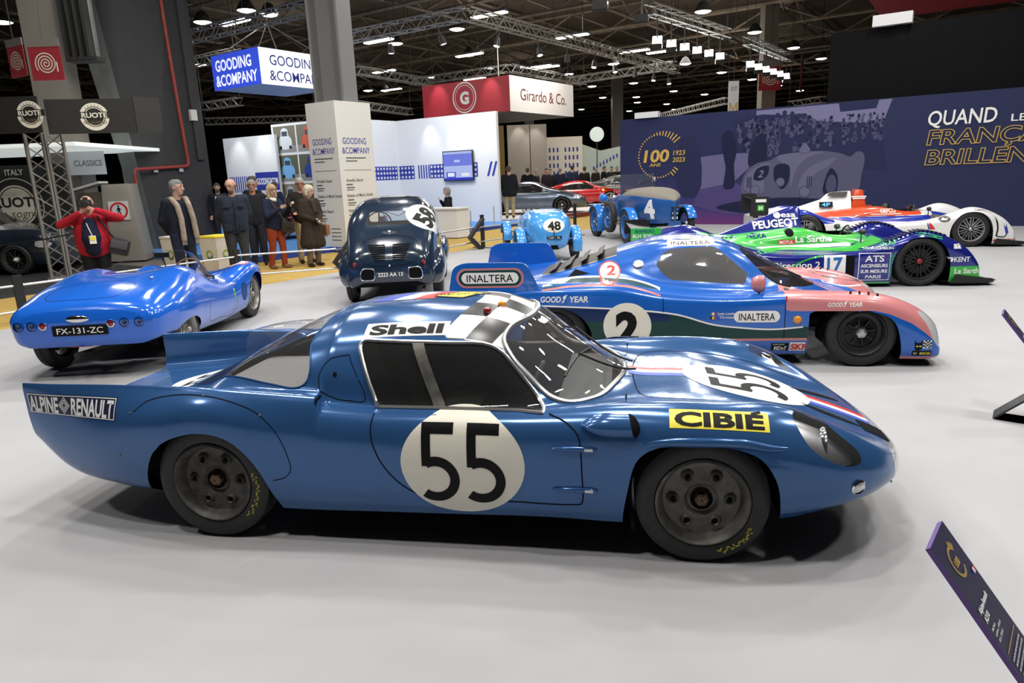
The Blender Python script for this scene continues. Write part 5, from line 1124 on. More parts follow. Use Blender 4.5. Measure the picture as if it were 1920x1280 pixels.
        MB().tube(pts, [.004 + .018 * math.sin(PI * min(1, max(0, i / (len(pts) - 1)))) ** .6 for i in range(len(pts))], 10).obj('wing_lip', pm, car)
        # headlamp inside its cover
        m = MB(); m.lathe([(.001, .0), (.05, .01), (.085, .045), (.088, .05)], axis='x', n=24); o = m.obj('headlamp', M['chrome'], car); o.location = (1.60, sd * .57, .50); o.rotation_euler = (0, .1, 0)
        m = MB(); m.lathe([(.001, .062), (.05, .058), (.086, .05)], axis='x', n=24); o = m.obj('headlamp_lens', M['lens'], car); o.location = (1.60, sd * .57, .50); o.rotation_euler = (0, .1, 0)
        h = bv.ray_cast(Vector((1.775, sd * 1.2, .365)), Vector((0, -sd, 0)))
        m = MB(); m.lathe([(.032, -.006), (.034, .004), (.028, .010), (.024, .006)], n=24); m.mi = 1; m.lathe([(.024, .006), (.012, .014), (.001, .016)], n=24)
        o = m.obj('indicator_lamp', [M['chrome'], M['lens']], car); o.location = h[0]; o.rotation_euler = (h[1] * (1 if h[1].y * sd > 0 else -1)).to_track_quat('Z', 'Y').to_euler()
        # bonnet pin, door handle, fasteners
        h = bv.ray_cast(Vector((.83, sd * .48, 1.5)), Vector((0, 0, -1)))[0]
        m = MB(); m.tube([h, h + Vector((0, 0, .03))], .003); m.tube([h + Vector((-.012, 0, .03)), h + Vector((.012, 0, .03)), h + Vector((0, 0, .012))], .002, 5, closed=True); m.obj('bonnet_pin', M['black'], car)
        h = bv.ray_cast(Vector((-.295, sd * 1.2, .655)), Vector((0, -sd, 0)))[0]
        MB().tube([h + Vector((-.008, sd * .01, .03)), h + Vector((.006, sd * .012, -.005))], .007, 8).obj('door_handle', M['alu'], car)
    fs = MB()
    for x, z in ((-1.52, .63), (-1.13, .715), (-.84, .635), (-1.60, .42), (-.80, .325), (.73, .24)):
        h = bv.ray_cast(Vector((x, -1.2, z)), Vector((0, 1, 0)))[0]; fs.sphere(h, .006, 8, 5)
    fs.obj('fastener', M['steelgrey'], car)
    # bonnet vents with wire
    for sd in (-1, 1):
        dec(fill(smooth_poly([(1.66, sd * .12), (1.80, sd * .14), (1.93, sd * .19), (1.86, sd * .20), (1.74, sd * .17)], 4)), 'bonnet_vent', M['matt'], (0, 0, 1.6), (1, 0, 0), (0, 1, 0), (0, 0, -1), off=.002)
    dec(fill(rrect(.12, .16, .02, c=(1.985, -.16))), 'nose_grille', M['matt'], (0, 0, 1.6), (1, 0, 0), (0, 1, 0), (0, 0, -1), off=.003)
    mesh_obj('nose_backing', [(1.99, -.44, .28), (1.99, .44, .28), (1.99, .42, .40), (1.99, -.42, .40)], [(0, 1, 2, 3)], pm, car, smooth=False)
    # wipers and bonnet latch
    for (x0, y0, x1, y1) in ((.875, -.05, .60, -.22), (.86, .10, .55, .18)):
        pts = []
        for k in range(7):
            x = x0 + (x1 - x0) * k / 6; y = y0 + (y1 - y0) * k / 6; z = bv.ray_cast(Vector((x, y, 1.5)), Vector((0, 0, -1)))[0].z; pts.append((x, y, z + .022))
        MB().tube(pts, .006, 6).obj('wiper_arm', M['black'], car)
        c = Vector(pts[-1]); d = Vector((.05, .20, 0)); pp = []
        for k in range(9):
            p = c + d * (k / 4 - 1); z = bv.ray_cast(Vector((p.x, p.y, 1.5)), Vector((0, 0, -1)))[0].z; pp.append((p.x, p.y, z + .012))
        MB().tube(pp, .005, 6).obj('wiper_blade', M['black'], car)
    # clear ram scoop on the rear window
    m = MB(); vs = []
    for i in range(7):
        t = i / 6; x = -1.28 + .36 * t; wd = .15 * (1 - .15 * t)
        for k in range(9):
            a = PI * k / 8; y = wd * math.cos(a) + .12; z0 = bv.ray_cast(Vector((x, y, 1.6)), Vector((0, 0, -1)))[0].z; vs.append((x - .02 * math.sin(a), y, z0 + .13 * (1 - t) ** .8 * math.sin(a) + .001))
    mesh_obj('intake_scoop', vs, [(i * 9 + k, i * 9 + k + 1, (i + 1) * 9 + k + 1, (i + 1) * 9 + k) for i in range(6) for k in range(8)], M['plexi'], car)
    # chalk on the tyres
    for cx, a0, a1, wy in ((-1.13, -.75, .25, -.716), (1.15, -1.25, -.5, -.716)):
        rnd = random.Random(4); sh = []
        for k in range(26):
            a = a0 + (a1 - a0) * k / 25; r = .235 + rnd.uniform(-.012, .012)
            sh.append(xf2(rect(-.006, -.0025, .006, .0025), 1, dx=r * math.cos(a), dy=r * math.sin(a), rot=rnd.uniform(0, 3)))
        flat(merge(*sh), 'tyre_chalk', M['chalk'], car, (cx, -.7245, .288), (1, 0, 0), (0, 0, 1), .0)
    # shoulder intake mouth
    for sd in (-1, 1):
        mesh_obj('shoulder_intake', [(-.570, sd * .612, .672), (-.570, sd * .685, .645), (-.578, sd * .675, .70), (-.578, sd * .61, .71)], [(0, 1, 2, 3)], M['matt'], car, smooth=False)
    return car
coupe = build_coupe()
# ================================================================ blue and pink closed prototype, number 2
def build_prototype():
    C = Car('race_car', 'blue and pink closed race car with white number 2 roundel and finned tail', (1.793, 6.660, 0), -10, group='historic race cars on the grey floor'); car = C.o
    bl = mat('gloss_blue_paint', (.010, .115, .50), .22, .1, coat=.6); pk = mat('pink_paint', (.56, .20, .21), .3, coat=.5)
    dg = mat('dark_green_paint', (.005, .045, .04), .35, coat=.1, spec=.3); nv = mat('navy_paint', (.006, .02, .09), .35, coat=.1, spec=.3)
    St = [
     (-2.22, [(.80, .30), (.85, .36), (.87, .45), (.87, .54), (.86, .61), (.80, .635), (.55, .64), (.4, .645), (.28, .645), (.15, .645), (0, .645)]),
     (-1.80, [(.82, .20), (.88, .28), (.90, .42), (.90, .55), (.88, .64), (.80, .675), (.62, .675), (.48, .68), (.34, .69), (.17, .69), (0, .69)]),
     (-1.45, [(.84, .14), (.90, .24), (.92, .42), (.92, .56), (.90, .665), (.82, .712), (.66, .705), (.52, .72), (.38, .735), (.2, .74), (0, .74)]),
     (-1.05, [(.86, .12), (.91, .22), (.93, .42), (.93, .56), (.91, .67), (.83, .722), (.68, .715), (.55, .745), (.41, .815), (.24, .845), (0, .855)]),
     (-.72, [(.86, .11), (.91, .2), (.93, .40), (.93, .55), (.91, .665), (.84, .716), (.70, .715), (.60, .75), (.45, .87), (.28, .935), (0, .962)]),
     (-.34, [(.86, .10), (.91, .19), (.93, .38), (.93, .50), (.915, .59), (.86, .64), (.74, .65), (.655, .69), (.55, .855), (.41, .995), (0, 1.045)]),
     (-.05, [(.86, .10), (.91, .18), (.93, .36), (.93, .48), (.915, .575), (.86, .615), (.76, .625), (.68, .66), (.57, .845), (.435, 1.0), (0, 1.05)]),
     (.20, [(.86, .10), (.91, .18), (.93, .35), (.93, .48), (.915, .57), (.86, .605), (.77, .61), (.68, .64), (.575, .80), (.435, .965), (0, 1.018)]),
     (.40, [(.86, .10), (.91, .18), (.93, .35), (.93, .48), (.915, .575), (.86, .61), (.77, .61), (.67, .625), (.565, .745), (.42, .885), (0, .945)]),
     (.70, [(.85, .10), (.90, .18), (.925, .35), (.925, .48), (.91, .59), (.80, .625), (.70, .622), (.60, .61), (.49, .655), (.33, .735), (0, .785)]),
     (1.08, [(.86, .10), (.91, .18), (.93, .36), (.93, .48), (.905, .575), (.77, .615), (.66, .605), (.55, .565), (.42, .545), (.22, .57), (0, .585)]),
     (1.38, [(.88, .08), (.915, .15), (.93, .32), (.93, .45), (.895, .55), (.76, .60), (.64, .575), (.52, .485), (.38, .455), (.2, .45), (0, .45)]),
     (1.62, [(.88, .07), (.91, .12), (.92, .26), (.915, .36), (.88, .46), (.76, .53), (.64, .50), (.52, .40), (.38, .36), (.2, .35), (0, .35)]),
     (1.80, [(.87, .07), (.90, .10), (.905, .17), (.90, .25), (.86, .345), (.76, .42), (.64, .40), (.52, .31), (.38, .28), (.2, .27), (0, .27)]),
     (1.88, [(.84, .08), (.87, .10), (.875, .14), (.865, .19), (.83, .26), (.75, .33), (.64, .31), (.52, .25), (.38, .23), (.2, .22), (0, .22)]),
     (1.93, [(.70, .09), (.72, .10), (.72, .12), (.715, .14), (.70, .16), (.66, .18), (.6, .18), (.5, .17), (.36, .165), (.2, .16), (0, .16)]),
    ]
    s = loft(St, 8, 7)
    front = rpoly([(.845, -.2), (.845, .478), (1.34, .478, .1), (1.52, .41, .12), (1.58, .16, .1), (1.58, -.2)]); rear = [(-1.255 + .315 * math.cos(a), .235 + .285 * math.sin(a)) for a in [2 * PI * k / 40 for k in range(40)]]
    fa, ra = poly_sdf(front), poly_sdf(rear)
    s.cut(lambda v: np.where(np.abs(v[:, 1]) > .74, fa(v[:, 0], v[:, 2]), .05), 'hole'); s.cut(lambda v: np.where(np.abs(v[:, 1]) > .72, ra(v[:, 0], v[:, 2]), .05), 'hole')
    s.t = ['hole' if t == 'under' and (.8 < s.v[list(f)][:, 0].mean() < 1.55 or -1.6 < s.v[list(f)][:, 0].mean() < -.95) else t for f, t in zip(s.f, s.t)]
    sw = dense(rpoly([(-.395, .84, .03), (-.30, .97, .06), (.13, .985, .05), (.40, .75, .02), (.375, .665, .03), (-.28, .715, .05)]), .05)
    s.cut(lambda v: np.where(np.abs(v[:, 1]) > .40, poly_sdf(sw)(v[:, 0], v[:, 2]), .05), 'side_glass'); sides(s, 'side_glass')
    hw = [(.385, -.2), (.36, -.37), (.40, -.42), (.52, -.485), (.66, -.535), (.735, -.545), (.80, -.50), (.95, -.36), (1.05, -.18)]
    s.cut(f_top(smooth_poly([(.39, 0)] + hw + [(1.08, 0)] + [(x, -y) for x, y in hw[::-1]], 5), .5), 'windscreen')
    s.cut(f_top([(-1.44, -.41), (-.74, -.36), (-.74, .36), (-1.44, .41)], .6), 'louvre')
    hl = smooth_poly([(1.70, .46), (1.76, .37), (1.84, .20), (1.90, .16), (1.93, .22), (1.87, .33), (1.77, .44)], 4)
    s.cut(lambda v: np.where(np.abs(v[:, 1]) > .62, poly_sdf(hl)(v[:, 0], v[:, 2]), .05), 'lamp'); sides(s, 'lamp')
    s.cut(lambda v: np.where(np.abs(v[:, 1]) > .53, above([(.66, .483), (1.34, .483), (1.46, .455), (1.64, .375), (1.755, .29), (1.85, .205), (1.95, .16)])(v), .05), 'pink')
    s.cut(lambda v: np.where(np.abs(v[:, 1]) > .6, np.maximum(v[:, 2] - .095, 1.2 - v[:, 0]), .05), 'pink')
    s.cut(above([(-1.45, .545), (-1.2, .535), (-.67, .508), (-.34, .478), (-.2, .455), (.08, .372), (.3, .345), (.56, .33), (.86, .355)], -1), 'lower')
    s.cut(lambda v: .235 - v[:, 2] , 'green', ('lower',)); s.cut(lambda v: np.maximum(.40 - v[:, 2], v[:, 0] + .28), 'navy', ('green',))
    s.t = ['body' if t == 'lower' else t for t in s.t]
    C.bv = s.bvh([t for t in set(s.t) if t not in ('hole', 'under')])
    s.obj(('body', 'pink', 'green', 'navy', 'cap0', 'cap1', 'under'), 'body', [bl, pk, dg, nv, bl, bl, M['matt']], car)
    for g in 'rl':
        s.obj('side_glass_' + g, 'side_window', M['haze'], car); s.obj('lamp_' + g, 'headlight', M['lens'], car)
    s.obj('windscreen', 'windscreen', M['tint'], car)
    s.obj('louvre', 'rear_louvre', M['black'], car)
    for x, sdx in ((1.275, 'f'), (-1.275, 'r')):
        for sd in (-1, 1):
            wheel(car, (x, sd * .775, .285), .285, .25, .185, sd, 'disc', M['black'], M['alu'])
            arch_well(car, [(x, .25)], .31, sd * .88, sd * .66)
    m = MB(); m.box2((.70, -.80, .08), (.86, .80, .45)); m.obj('wheel_bay_panel', M['dark'], car)
    m = MB(); m.box2((-.8, -.84, .09), (.84, .84, .11)); m.box((-.55, 0, .46), (.03, .96, .62)); m.box((.72, 0, .42), (.03, 1.3, .4)); m.obj('cockpit_tub', M['dark'], car)
    st = MB(); st.box((-.25, -.25, .35), (.5, .42, .12)); st.box((-.45, -.25, .62), (.12, .42, .5), Matrix.Rotation(-.3, 3, 'Y')); st.obj('seat', M['black'], car, bevel=.03)
    sw_ = MB().lathe([(.16 + .012 * math.cos(a), .012 * math.sin(a)) for a in [k * PI / 3 for k in range(6)]], n=24, closed=True); o = sw_.obj('steering_wheel', M['red'], car); o.location = (.33, -.28, .68); o.rotation_euler = (0, -1.1, 0)
    # tail fins, with the maker's oval
    fp = rpoly([(-2.24, .58), (-2.175, .885, .05), (-2.08, .925, .06), (-1.55, .922, .08), (-1.50, .89, .04), (-1.39, .66), (-1.39, .60)])
    for sd in (-1, 1):
        f = MB().prism(fp, -.016, .016, lambda u, v, w_: (u, sd * .875 + w_, v)).obj('tail_fin', bl, car, bevel=.006)
        U = (1, 0, 0) if sd < 0 else (-1, 0, 0); O = (-1.84, sd * .892, .79)
        for k, (w_, h, m) in enumerate(((.61, .175, pk), (.565, .138, dg), (.515, .098, M['white']))):
            flat(fill(stadium(w_, h)), 'advert_oval', m, f, O, U, (0, 0, 1), .001 + .001 * k)
        flat(text('INALTERA', .068, .004, width=.42), 'advert_lettering', M['ink'], f, O, U, (0, 0, 1), .0045)
    ap = [(-2.21, .66), (-2.16, .70), (-2.0, .715), (-1.5, .715), (-1.5, .70), (-2.0, .695)]
    MB().prism(ap, -.86, .86, lambda u, v, w_: (u, w_, v - .03)).obj('tail_wing', bl, car)
    W = M['white']
    def gy(h, w_): return merge(xf2(text('GOOD', h, .025, width=w_ * .43, shear=.12), dx=-w_ * .285), xf2(text('YEAR', h, .025, width=w_ * .40, shear=.12), dx=w_ * .30), xf2(fill([(-.6, -.75), (-.1, -.1), (-.35, .35), (.0, .75), (.7, .9), (.35, .55), (.5, .5), (.2, .25), (.3, .1), (.0, -.2), (-.1, -.7)]), h * .8))
    for sd in (-1, 1):
        C.side(gy(.052, .42), 'advert_lettering', W, -1.18, .60, sd)
        C.sline([(-1.45, .545), (-1.2, .535), (-.67, .508), (-.34, .478), (-.2, .455), (.08, .372), (.3, .345), (.56, .33), (.85, .355)], .014, 'pinstripe', W, sd)
        C.sline([(-.1, .235), (.84, .243)], .022, 'pinstripe', pk, sd, sub=10)
        C.side(fill(disc(.205, 48)), 'number_roundel', M['cream'], -.64, .36, sd); C.side(text('2', .27, .055), 'race_number', M['ink'], -.64, .35, sd, off=.003)
        C.side(fill(stadium(.37, .098)), 'advert_oval', W, .43, .44, sd); C.side(text('INALTERA', .062, .004, width=.29), 'advert_lettering', M['ink'], .43, .44, sd, off=.003)
        C.side(gy(.034, .27), 'advert_lettering', W, 1.12, .535, sd)
        for k, (c1, c2, c3) in enumerate((((.05, .25, .06), (.8, .8, .8), (.5, .03, .02)), ((.01, .01, .01), (.8, .6, .02), (.5, .03, .02)))):
            for q, c in enumerate((c1, c2, c3)): C.side(rect(-.008, -.012, .008, .012), 'driver_flag', mat('flag_colour', c, .4), .06 + .016 * q, .465 - .034 * k, sd)
        C.side(text('Letta Lombardi', .022, .006, width=.17, shear=.25), 'driver_name', W, .20, .468, sd); C.side(text('"Christine"', .022, .006, width=.13, shear=.25), 'driver_name', W, .19, .436, sd)
        C.side(rect(-.07, -.04, .07, .04), 'advert_plate', W, .78, .175, sd); C.side(text('SKF', .055, .045, width=.125), 'advert_lettering', M['red'], .78, .175, sd, off=.003)
        C.side(rect(-.07, -.036, .07, .036), 'advert_plate', M['ink'], .63, .172, sd); C.side(text('REDoT', .036, .02, width=.10), 'advert_lettering', W, .635, .162, sd, off=.003); C.side(text('EXTINCTEURS', .011, .002, width=.09), 'advert_lettering', W, .62, .197, sd, off=.003)
        # cat badge with chequered flag
        x0, z0 = 1.735, .155
        C.side(rect(-.075, -.022, .075, .022), 'advert_plate', M['ink'], x0, z0 - .03, sd, ml=.02); C.side(xf2(text('MARCHAL', .022, .012, width=.085), dx=.026), 'advert_lettering', M['yellow'], x0, z0 - .03, sd, off=.003, ml=.02); C.side(xf2(text('SEV', .016, .006, width=.03), dx=-.05), 'advert_lettering', W, x0, z0 - .03, sd, off=.003, ml=.02)
        cat = fill([(-.035, 0), (-.038, .045), (-.04, .08), (-.022, .058), (.004, .058), (.022, .08), (.02, .045), (.016, 0), (-.01, -.008)])
        C.side(xf2(cat, 1, dx=-.022), 'cat_badge', M['ink'], x0, z0, sd, off=.002, ml=.02); C.side(merge(fill(disc(.009, 12, (-.042, .03), .006)), fill(disc(.009, 12, (-.018, .03), .006))), 'cat_eyes', M['yellow'], x0, z0, sd, off=.0035, ml=0)
        fl = merge(*[xf2(rect(0, 0, .0135, .0125), 1, dx=.0135 * i, dy=.0125 * j + .004 * math.sin(i)) for i in range(5) for j in range(5) if (i + j) % 2])
        C.side(xf2(rect(0, 0, .0675, .066), 1, dx=.005, dy=.012), 'flag_ground', W, x0, z0, sd, off=.0015, ml=.02); C.side(xf2(fl, 1, dx=.005, dy=.014), 'flag_chequers', M['ink'], x0, z0, sd, off=.003, ml=0)
        # round number badge, filler, window rivets
        C.side(fill(disc(.10, 32, ry=.082)), 'round_badge', M['red'], -.80, .785, sd, off=.0015, ml=.02); C.side(fill(disc(.088, 32, ry=.071)), 'round_badge', W, -.80, .785, sd, off=.0025, ml=.02); C.side(text('2', .075, .03, width=.08), 'race_number', M['red'], -.785, .795, sd, off=.004, ml=.02); C.side(text('LES 24 H DU MANS', .012, .001, width=.09), 'badge_lettering', M['steelgrey'], -.80, .742, sd, off=.004, ml=.02)
        h, n = C.at_side(-.545, .84, sd); m = MB().lathe([(.001, .012), (.03, .012), (.042, .006), (.05, .0)], n=24); m.mi = 0; o = m.obj('fuel_filler', M['alu'], car); o.location = h; o.rotation_euler = n.to_track_quat('Z', 'Y').to_euler()
        rv = MB()
        for x, z in dense(rpoly([(-.415, .84, .03), (-.315, .99, .06), (.14, 1.003, .05), (.42, .75, .02), (.39, .645, .03), (-.29, .695, .05)]), .042):
            h, n = C.at_side(x, z, sd); rv.sphere(h, .0042, 5, 3)
        rv.obj('window_rivets', M['alu'], car)['kind'] = 'stuff'
        C.sline([(-.337, .60), (-.338, .478)], .006, 'door_gap', M['matt'], sd); C.sline([(.655, .60), (.655, .245)], .006, 'door_gap', M['matt'], sd)
       
        C.sline([(-1.38, .705), (-1.1, .738), (-.67, .735), (-.5, .70), (-.36, .655)], .012, 'pinstripe', W, sd); C.sline([(-1.38, .690), (-1.1, .722), (-.67, .718), (-.5, .682), (-.36, .637)], .02, 'stripe', dg, sd); C.sline([(-1.38, .674), (-1.1, .705), (-.67, .70), (-.5, .663), (-.36, .618)], .014, 'pinstripe', pk, sd)
        C.side(fill([(-.10, -.03), (.10, .0), (-.04, .03)]), 'air_duct', M['matt'], -1.08, .765, sd)
        h, n = C.at_side(.755, .41, sd); MB().sphere(h, .035, 14, 8, (1, .6, 1)).obj('indicator_lamp', M['amber'], car)
        # door mirror on its stalk
        h = Vector((.46, sd * .80, .61))
        m = MB(); m.lathe([(.001, -.07), (.045, -.055), (.065, -.01), (.062, .035), (.05, .045)], axis='x', n=18); o = m.obj('door_mirror', pk, car); o.location = h + Vector((0, 0, .085)); o.scale = (1, .8, 1.15)
        MB().tube([h + Vector((0, 0, -.05)), h + Vector((0, 0, .06))], .008, 6).obj('mirror_stalk', M['black'], car)
        # curved bands on the inner wing
        for k, m in enumerate((W, dg, pk, W)):
            pts = [(1.14 + .06 * k, sd * (.70 - .045 * k)), (1.3, sd * (.66 - .05 * k)), (1.5, sd * (.665 - .045 * k)), (1.70, sd * (.70 - .03 * k))]
            C.tline(pts, (.014, .05, .045, .012)[k], 'wing_stripe', m, sub=10)
        for x in (1.20, 1.27, 1.34, 1.41): C.top(fill([(-.03, -.07), (-.012, -.07), (.03, .07), (.012, .07)]), 'wing_vent', M['matt'], x, sd * .76)
        C.side(fill(stadium(.42, .045)), 'advert_strip', W, -.08, 1.012, sd, ml=.02); C.side(text('INALTERA', .027, .004, width=.34), 'advert_lettering', M['ink'], -.08, 1.012, sd, off=.003, ml=.02)
        C.top(rect(-.14, -.02, .20, .02), 'roof_strip', M['yellow'], -.02, sd * .28); C.top(rect(-.03, -.016, .05, .016), 'roof_strip', W, -.02, sd * .28, off=.003)
        h, n = C.at_side(.66, .57, sd); MB().tube([h + Vector((0, sd * .004, .045)), h + Vector((0, sd * .004, 0))], .006, 6).obj('bonnet_pin', M['red'], car)
    for x in (-1.34, -1.2, -1.05, -.9):
        z = C.at_top(x, 0).z; w_ = .40 - (x + 1.44) * .05
        m = MB(); m.box((x, 0, z + .012), (.07, 2 * w_, .006), Matrix.Rotation(-.55, 3, 'Y')); m.obj('louvre_slat', M['steelgrey'], car)
    for sd in (-1, 1): C.tline([(-1.44, sd * .41), (-.74, sd * .36)], .016, 'louvre_frame', M['alu'], off=.004, sub=10)
    MB().tube([C.at_top(.95, -.12) + Vector((0, 0, .012)), C.at_top(.72, -.28) + Vector((0, 0, .012))], .006, 6).obj('wiper_arm', M['black'], car)
    return car
proto = build_prototype()
# ================================================================ open sports prototypes
def build_lmp(label, loc, yaw, wb, cols, artwork, airbox, rim, rs, ep, rimcol, seed):
    C = Car('race_car', label, (loc[0], loc[1], 0), yaw, group='historic race cars on the grey floor'); car = C.o
    fx, rx = wb / 2 - .04, -wb / 2
    k = (fx - 1.36)  # shift of the front end
    def X(x): return x + k * (1 if x > .9 else (x / .9 if x > 0 else 0)) + (rx + 1.40) * (1 if x < -.9 else (0 if x > -.3 else (-.3 - x) / .6))
    St = [
     (-2.35, [(.90, .36), (.94, .42), (.95, .50), (.94, .58), (.80, .62), (.62, .61), (.48, .60), (.33, .60), (.16, .60), (0, .60)]),
     (-1.90, [(.92, .15), (.96, .25), (.975, .45), (.96, .63), (.82, .72), (.64, .68), (.50, .61), (.36, .61), (.2, .62), (0, .63)]),
     (-1.45, [(.93, .08), (.965, .2), (.98, .45), (.965, .67), (.82, .775), (.64, .735), (.50, .63), (.38, .63), (.22, .66), (0, .68)]),
     (-1.00, [(.93, .06), (.96, .15), (.965, .38), (.945, .53), (.82, .60), (.64, .61), (.53, .61), (.43, .64), (.27, .68), (0, .69)]),
     (-.50, [(.93, .05), (.95, .14), (.95, .34), (.935, .45), (.82, .49), (.64, .51), (.55, .55), (.50, .65), (.38, .73), (0, .735)]),
     (0, [(.93, .05), (.95, .14), (.95, .34), (.93, .44), (.80, .465), (.64, .49), (.55, .54), (.50, .68), (.40, .755), (0, .76)]),
     (.35, [(.93, .05), (.95, .14), (.95, .34), (.93, .45), (.80, .475), (.64, .50), (.55, .54), (.49, .625), (.40, .675), (0, .67)]),
     (.70, [(.93, .05), (.95, .14), (.955, .36), (.94, .49), (.81, .53), (.65, .52), (.54, .53), (.45, .60), (.32, .66), (0, .67)]),
     (1.00, [(.94, .05), (.96, .14), (.97, .38), (.955, .565), (.81, .635), (.66, .58), (.54, .51), (.43, .555), (.28, .62), (0, .64)]),
     (1.36, [(.95, .05), (.97, .14), (.985, .42), (.965, .665), (.81, .745), (.66, .67), (.54, .47), (.40, .48), (.22, .53), (0, .55)]),
     (1.75, [(.95, .06), (.97, .12), (.98, .36), (.96, .565), (.81, .635), (.67, .56), (.54, .36), (.40, .36), (.22, .39), (0, .41)]),
     (2.00, [(.95, .07), (.965, .12), (.97, .26), (.95, .40), (.81, .455), (.67, .39), (.54, .24), (.40, .235), (.22, .25), (0, .26)]),
     (2.10, [(.93, .09), (.95, .11), (.95, .18), (.935, .26), (.80, .30), (.67, .26), (.54, .18), (.40, .18), (.22, .185), (0, .19)]),
     (2.15, [(.86, .10), (.88, .11), (.88, .13), (.87, .15), (.78, .17), (.66, .16), (.54, .14), (.40, .14), (.22, .145), (0, .145)]),
    ]
    s = loft([(X(x), r) for x, r in St], 7, 6)
    fa = poly_sdf(rpoly([(fx - .365, -.2), (fx - .37, .30, .0), (fx - .34, .45, .2), (fx - .2, .63, .2), (fx, .672, .2), (fx + .2, .63, .2), (fx + .36, .42, .2), (fx + .37, -.2)]))
    ra = poly_sdf([(rx + .385 * math.cos(a), .32 + .37 * math.sin(a)) for a in [2 * PI * q / 40 for q in range(40)]])
    for f in (fa, ra): s.cut(lambda v, f=f: np.where(np.abs(v[:, 1]) > .79, f(v[:, 0], v[:, 2]), .05), 'hole')
    s.t = ['hole' if t == 'under' and (abs(s.v[list(f)][:, 0].mean() - fx) < .3 or abs(s.v[list(f)][:, 0].mean() - rx) < .3) else t for f, t in zip(s.f, s.t)]
    ck = smooth_poly([(.06, -.36), (.06, .36), (.35, .37), (.62, .34), (.74, .2), (.76, 0), (.74, -.2), (.62, -.34), (.35, -.37)], 4)
    s.cut(f_top(ck, .5), 'cockpit')
    for fld, tg, only in cols['cuts']: s.cut(fld, tg, only)
    C.bv = s.bvh([t for t in set(s.t) if t not in ('hole', 'under')])
    tags = ['body'] + [c for c in cols if c not in ('cuts', 'body')] + ['cap0', 'cap1', 'under']
    s.obj(tuple(tags), 'body', [cols['body']] + [cols[c] for c in tags[1:-3]] + [cols['body'], cols['body'], M['matt']], car)
    sk = sink(s, ('cockpit',), .22); sk.obj('cockpit', 'cockpit_floor', M['matt'], car)
    for sd in (-1, 1):
        wheel(car, (fx, sd * .80, .335), .335, .30, rim, sd, rs, rimcol, M['nut'] if seed == 1 else rimcol)
        wheel(car, (rx, sd * .80, .345), .345, .32, rim, sd, rs, rimcol, M['nut'] if seed == 1 else rimcol)
        arch_well(car, [(fx, .30)], .355, sd * .92, sd * .70); arch_well(car, [(rx, .30)], .36, sd * .92, sd * .70)
    # airbox and engine fin: profile (x, z) with half widths
    vs = []; n = len(airbox)
    for x, zt, wt, wb_, zb in airbox:
        for y, z in ((-wb_, zb), (-wb_ * .55 - wt * .45, zb + (zt - zb) * .45), (-wt, zt - wt * .6), (-wt * .5, zt), (wt * .5, zt), (wt, zt - wt * .6), (wb_ * .55 + wt * .45, zb + (zt - zb) * .45), (wb_, zb)): vs.append((x, y, z))
    fs = [(i * 8 + q, i * 8 + q + 1, i * 8 + q + 9, i * 8 + q + 8) for i in range(n - 1) for q in range(7)] + [tuple(range(8)), tuple((n - 1) * 8 + q for q in range(8))[::-1]]
    fs = [t for f in fs for t in ([(f[0], f[k], f[k + 1]) for k in range(1, len(f) - 1)])]
    ab = mesh_obj('airbox', vs, fs, cols.get('airbox', cols['body']), car, angle=50)
    C.ab = ab; abv = BVHTree.FromPolygons([Vector(p) for p in vs], fs); C.fin = lambda sh, n, m, x_, z_, sd: drape(sh, n, m, ab, abv, (x_, sd * 1.6, z_), (-sd, 0, 0), (0, 0, 1), (0, -sd, 0), .008, .03)
    # roll hoop intake mouth
    x, zt, wt, wb_, zb = airbox[-1]
    mesh_obj('airbox_mouth', [(x + .004, -wt * .8, zt - wt), (x + .004, wt * .8, zt - wt), (x + .004, wb_ * .7, zb + (zt - zb) * .55), (x + .004, -wb_ * .7, zb + (zt - zb) * .55)], [(0, 1, 2, 3)], M['matt'], car)
    # cockpit fittings
    MB().sphere((.16, -.15, .72), .10, 14, 10, (.8, 1, 1.1)).obj('head_rest', M['black'], car)
    o = MB().lathe([(.13 + .012 * math.cos(a), .012 * math.sin(a)) for a in [q * PI / 3 for q in range(6)]], n=20, closed=True).obj('steering_wheel', M['black'], car); o.location = (.62, -.18, .66); o.rotation_euler = (0, -1.2, 0)
    for sd in (-1, 1):
        h = C.at_top(.74 + k, sd * .50)
        MB().tube([h, h + Vector((0, 0, .13))], .008, 6).obj('mirror_stalk', M['black'], car)
        m = MB().lathe([(.001, -.04), (.05, -.02), (.06, .03), (.05, .035)], axis='x', n=12); o = m.obj('door_mirror', M['black'], car); o.location = h + Vector((0, 0, .16)); o.scale = (1, 1.2, .7)
    m = MB()
    for q in range(9):
        a = -1.1 + 2.2 * q / 8; m.v += [Vector((.70 + .08 * math.cos(a), .36 * math.sin(a), .655)), Vector((.64 + .07 * math.cos(a), .33 * math.sin(a), .73))]
    for q in range(8): m.f.append((2 * q, 2 * q + 2, 2 * q + 3, 2 * q + 1)); m.m.append(0)
    m.obj('wind_deflector', M['plexi'], car)
    # splitter
    m = MB(); pl = [(X(1.74), -.97), (X(2.22), -.985), (X(2.33), -.90), (X(2.34), .90), (X(2.22), .985), (X(1.74), .97)]
    m.prism(pl, .035, .06); m.obj('splitter', M['black'], car)
    for sd in (-1, 1): MB().prism([(X(1.74), .05), (X(2.18), .06), (X(2.31), .075), (X(2.25), .10), (X(2.05), .12), (X(1.80), .16)], 0, .02, lambda u, v, w_, sd=sd: (u, sd * (.975 + w_), v)).obj('splitter_fence', M['black'], car)
    # rear wing
    e0, e1, zt, zb = ep
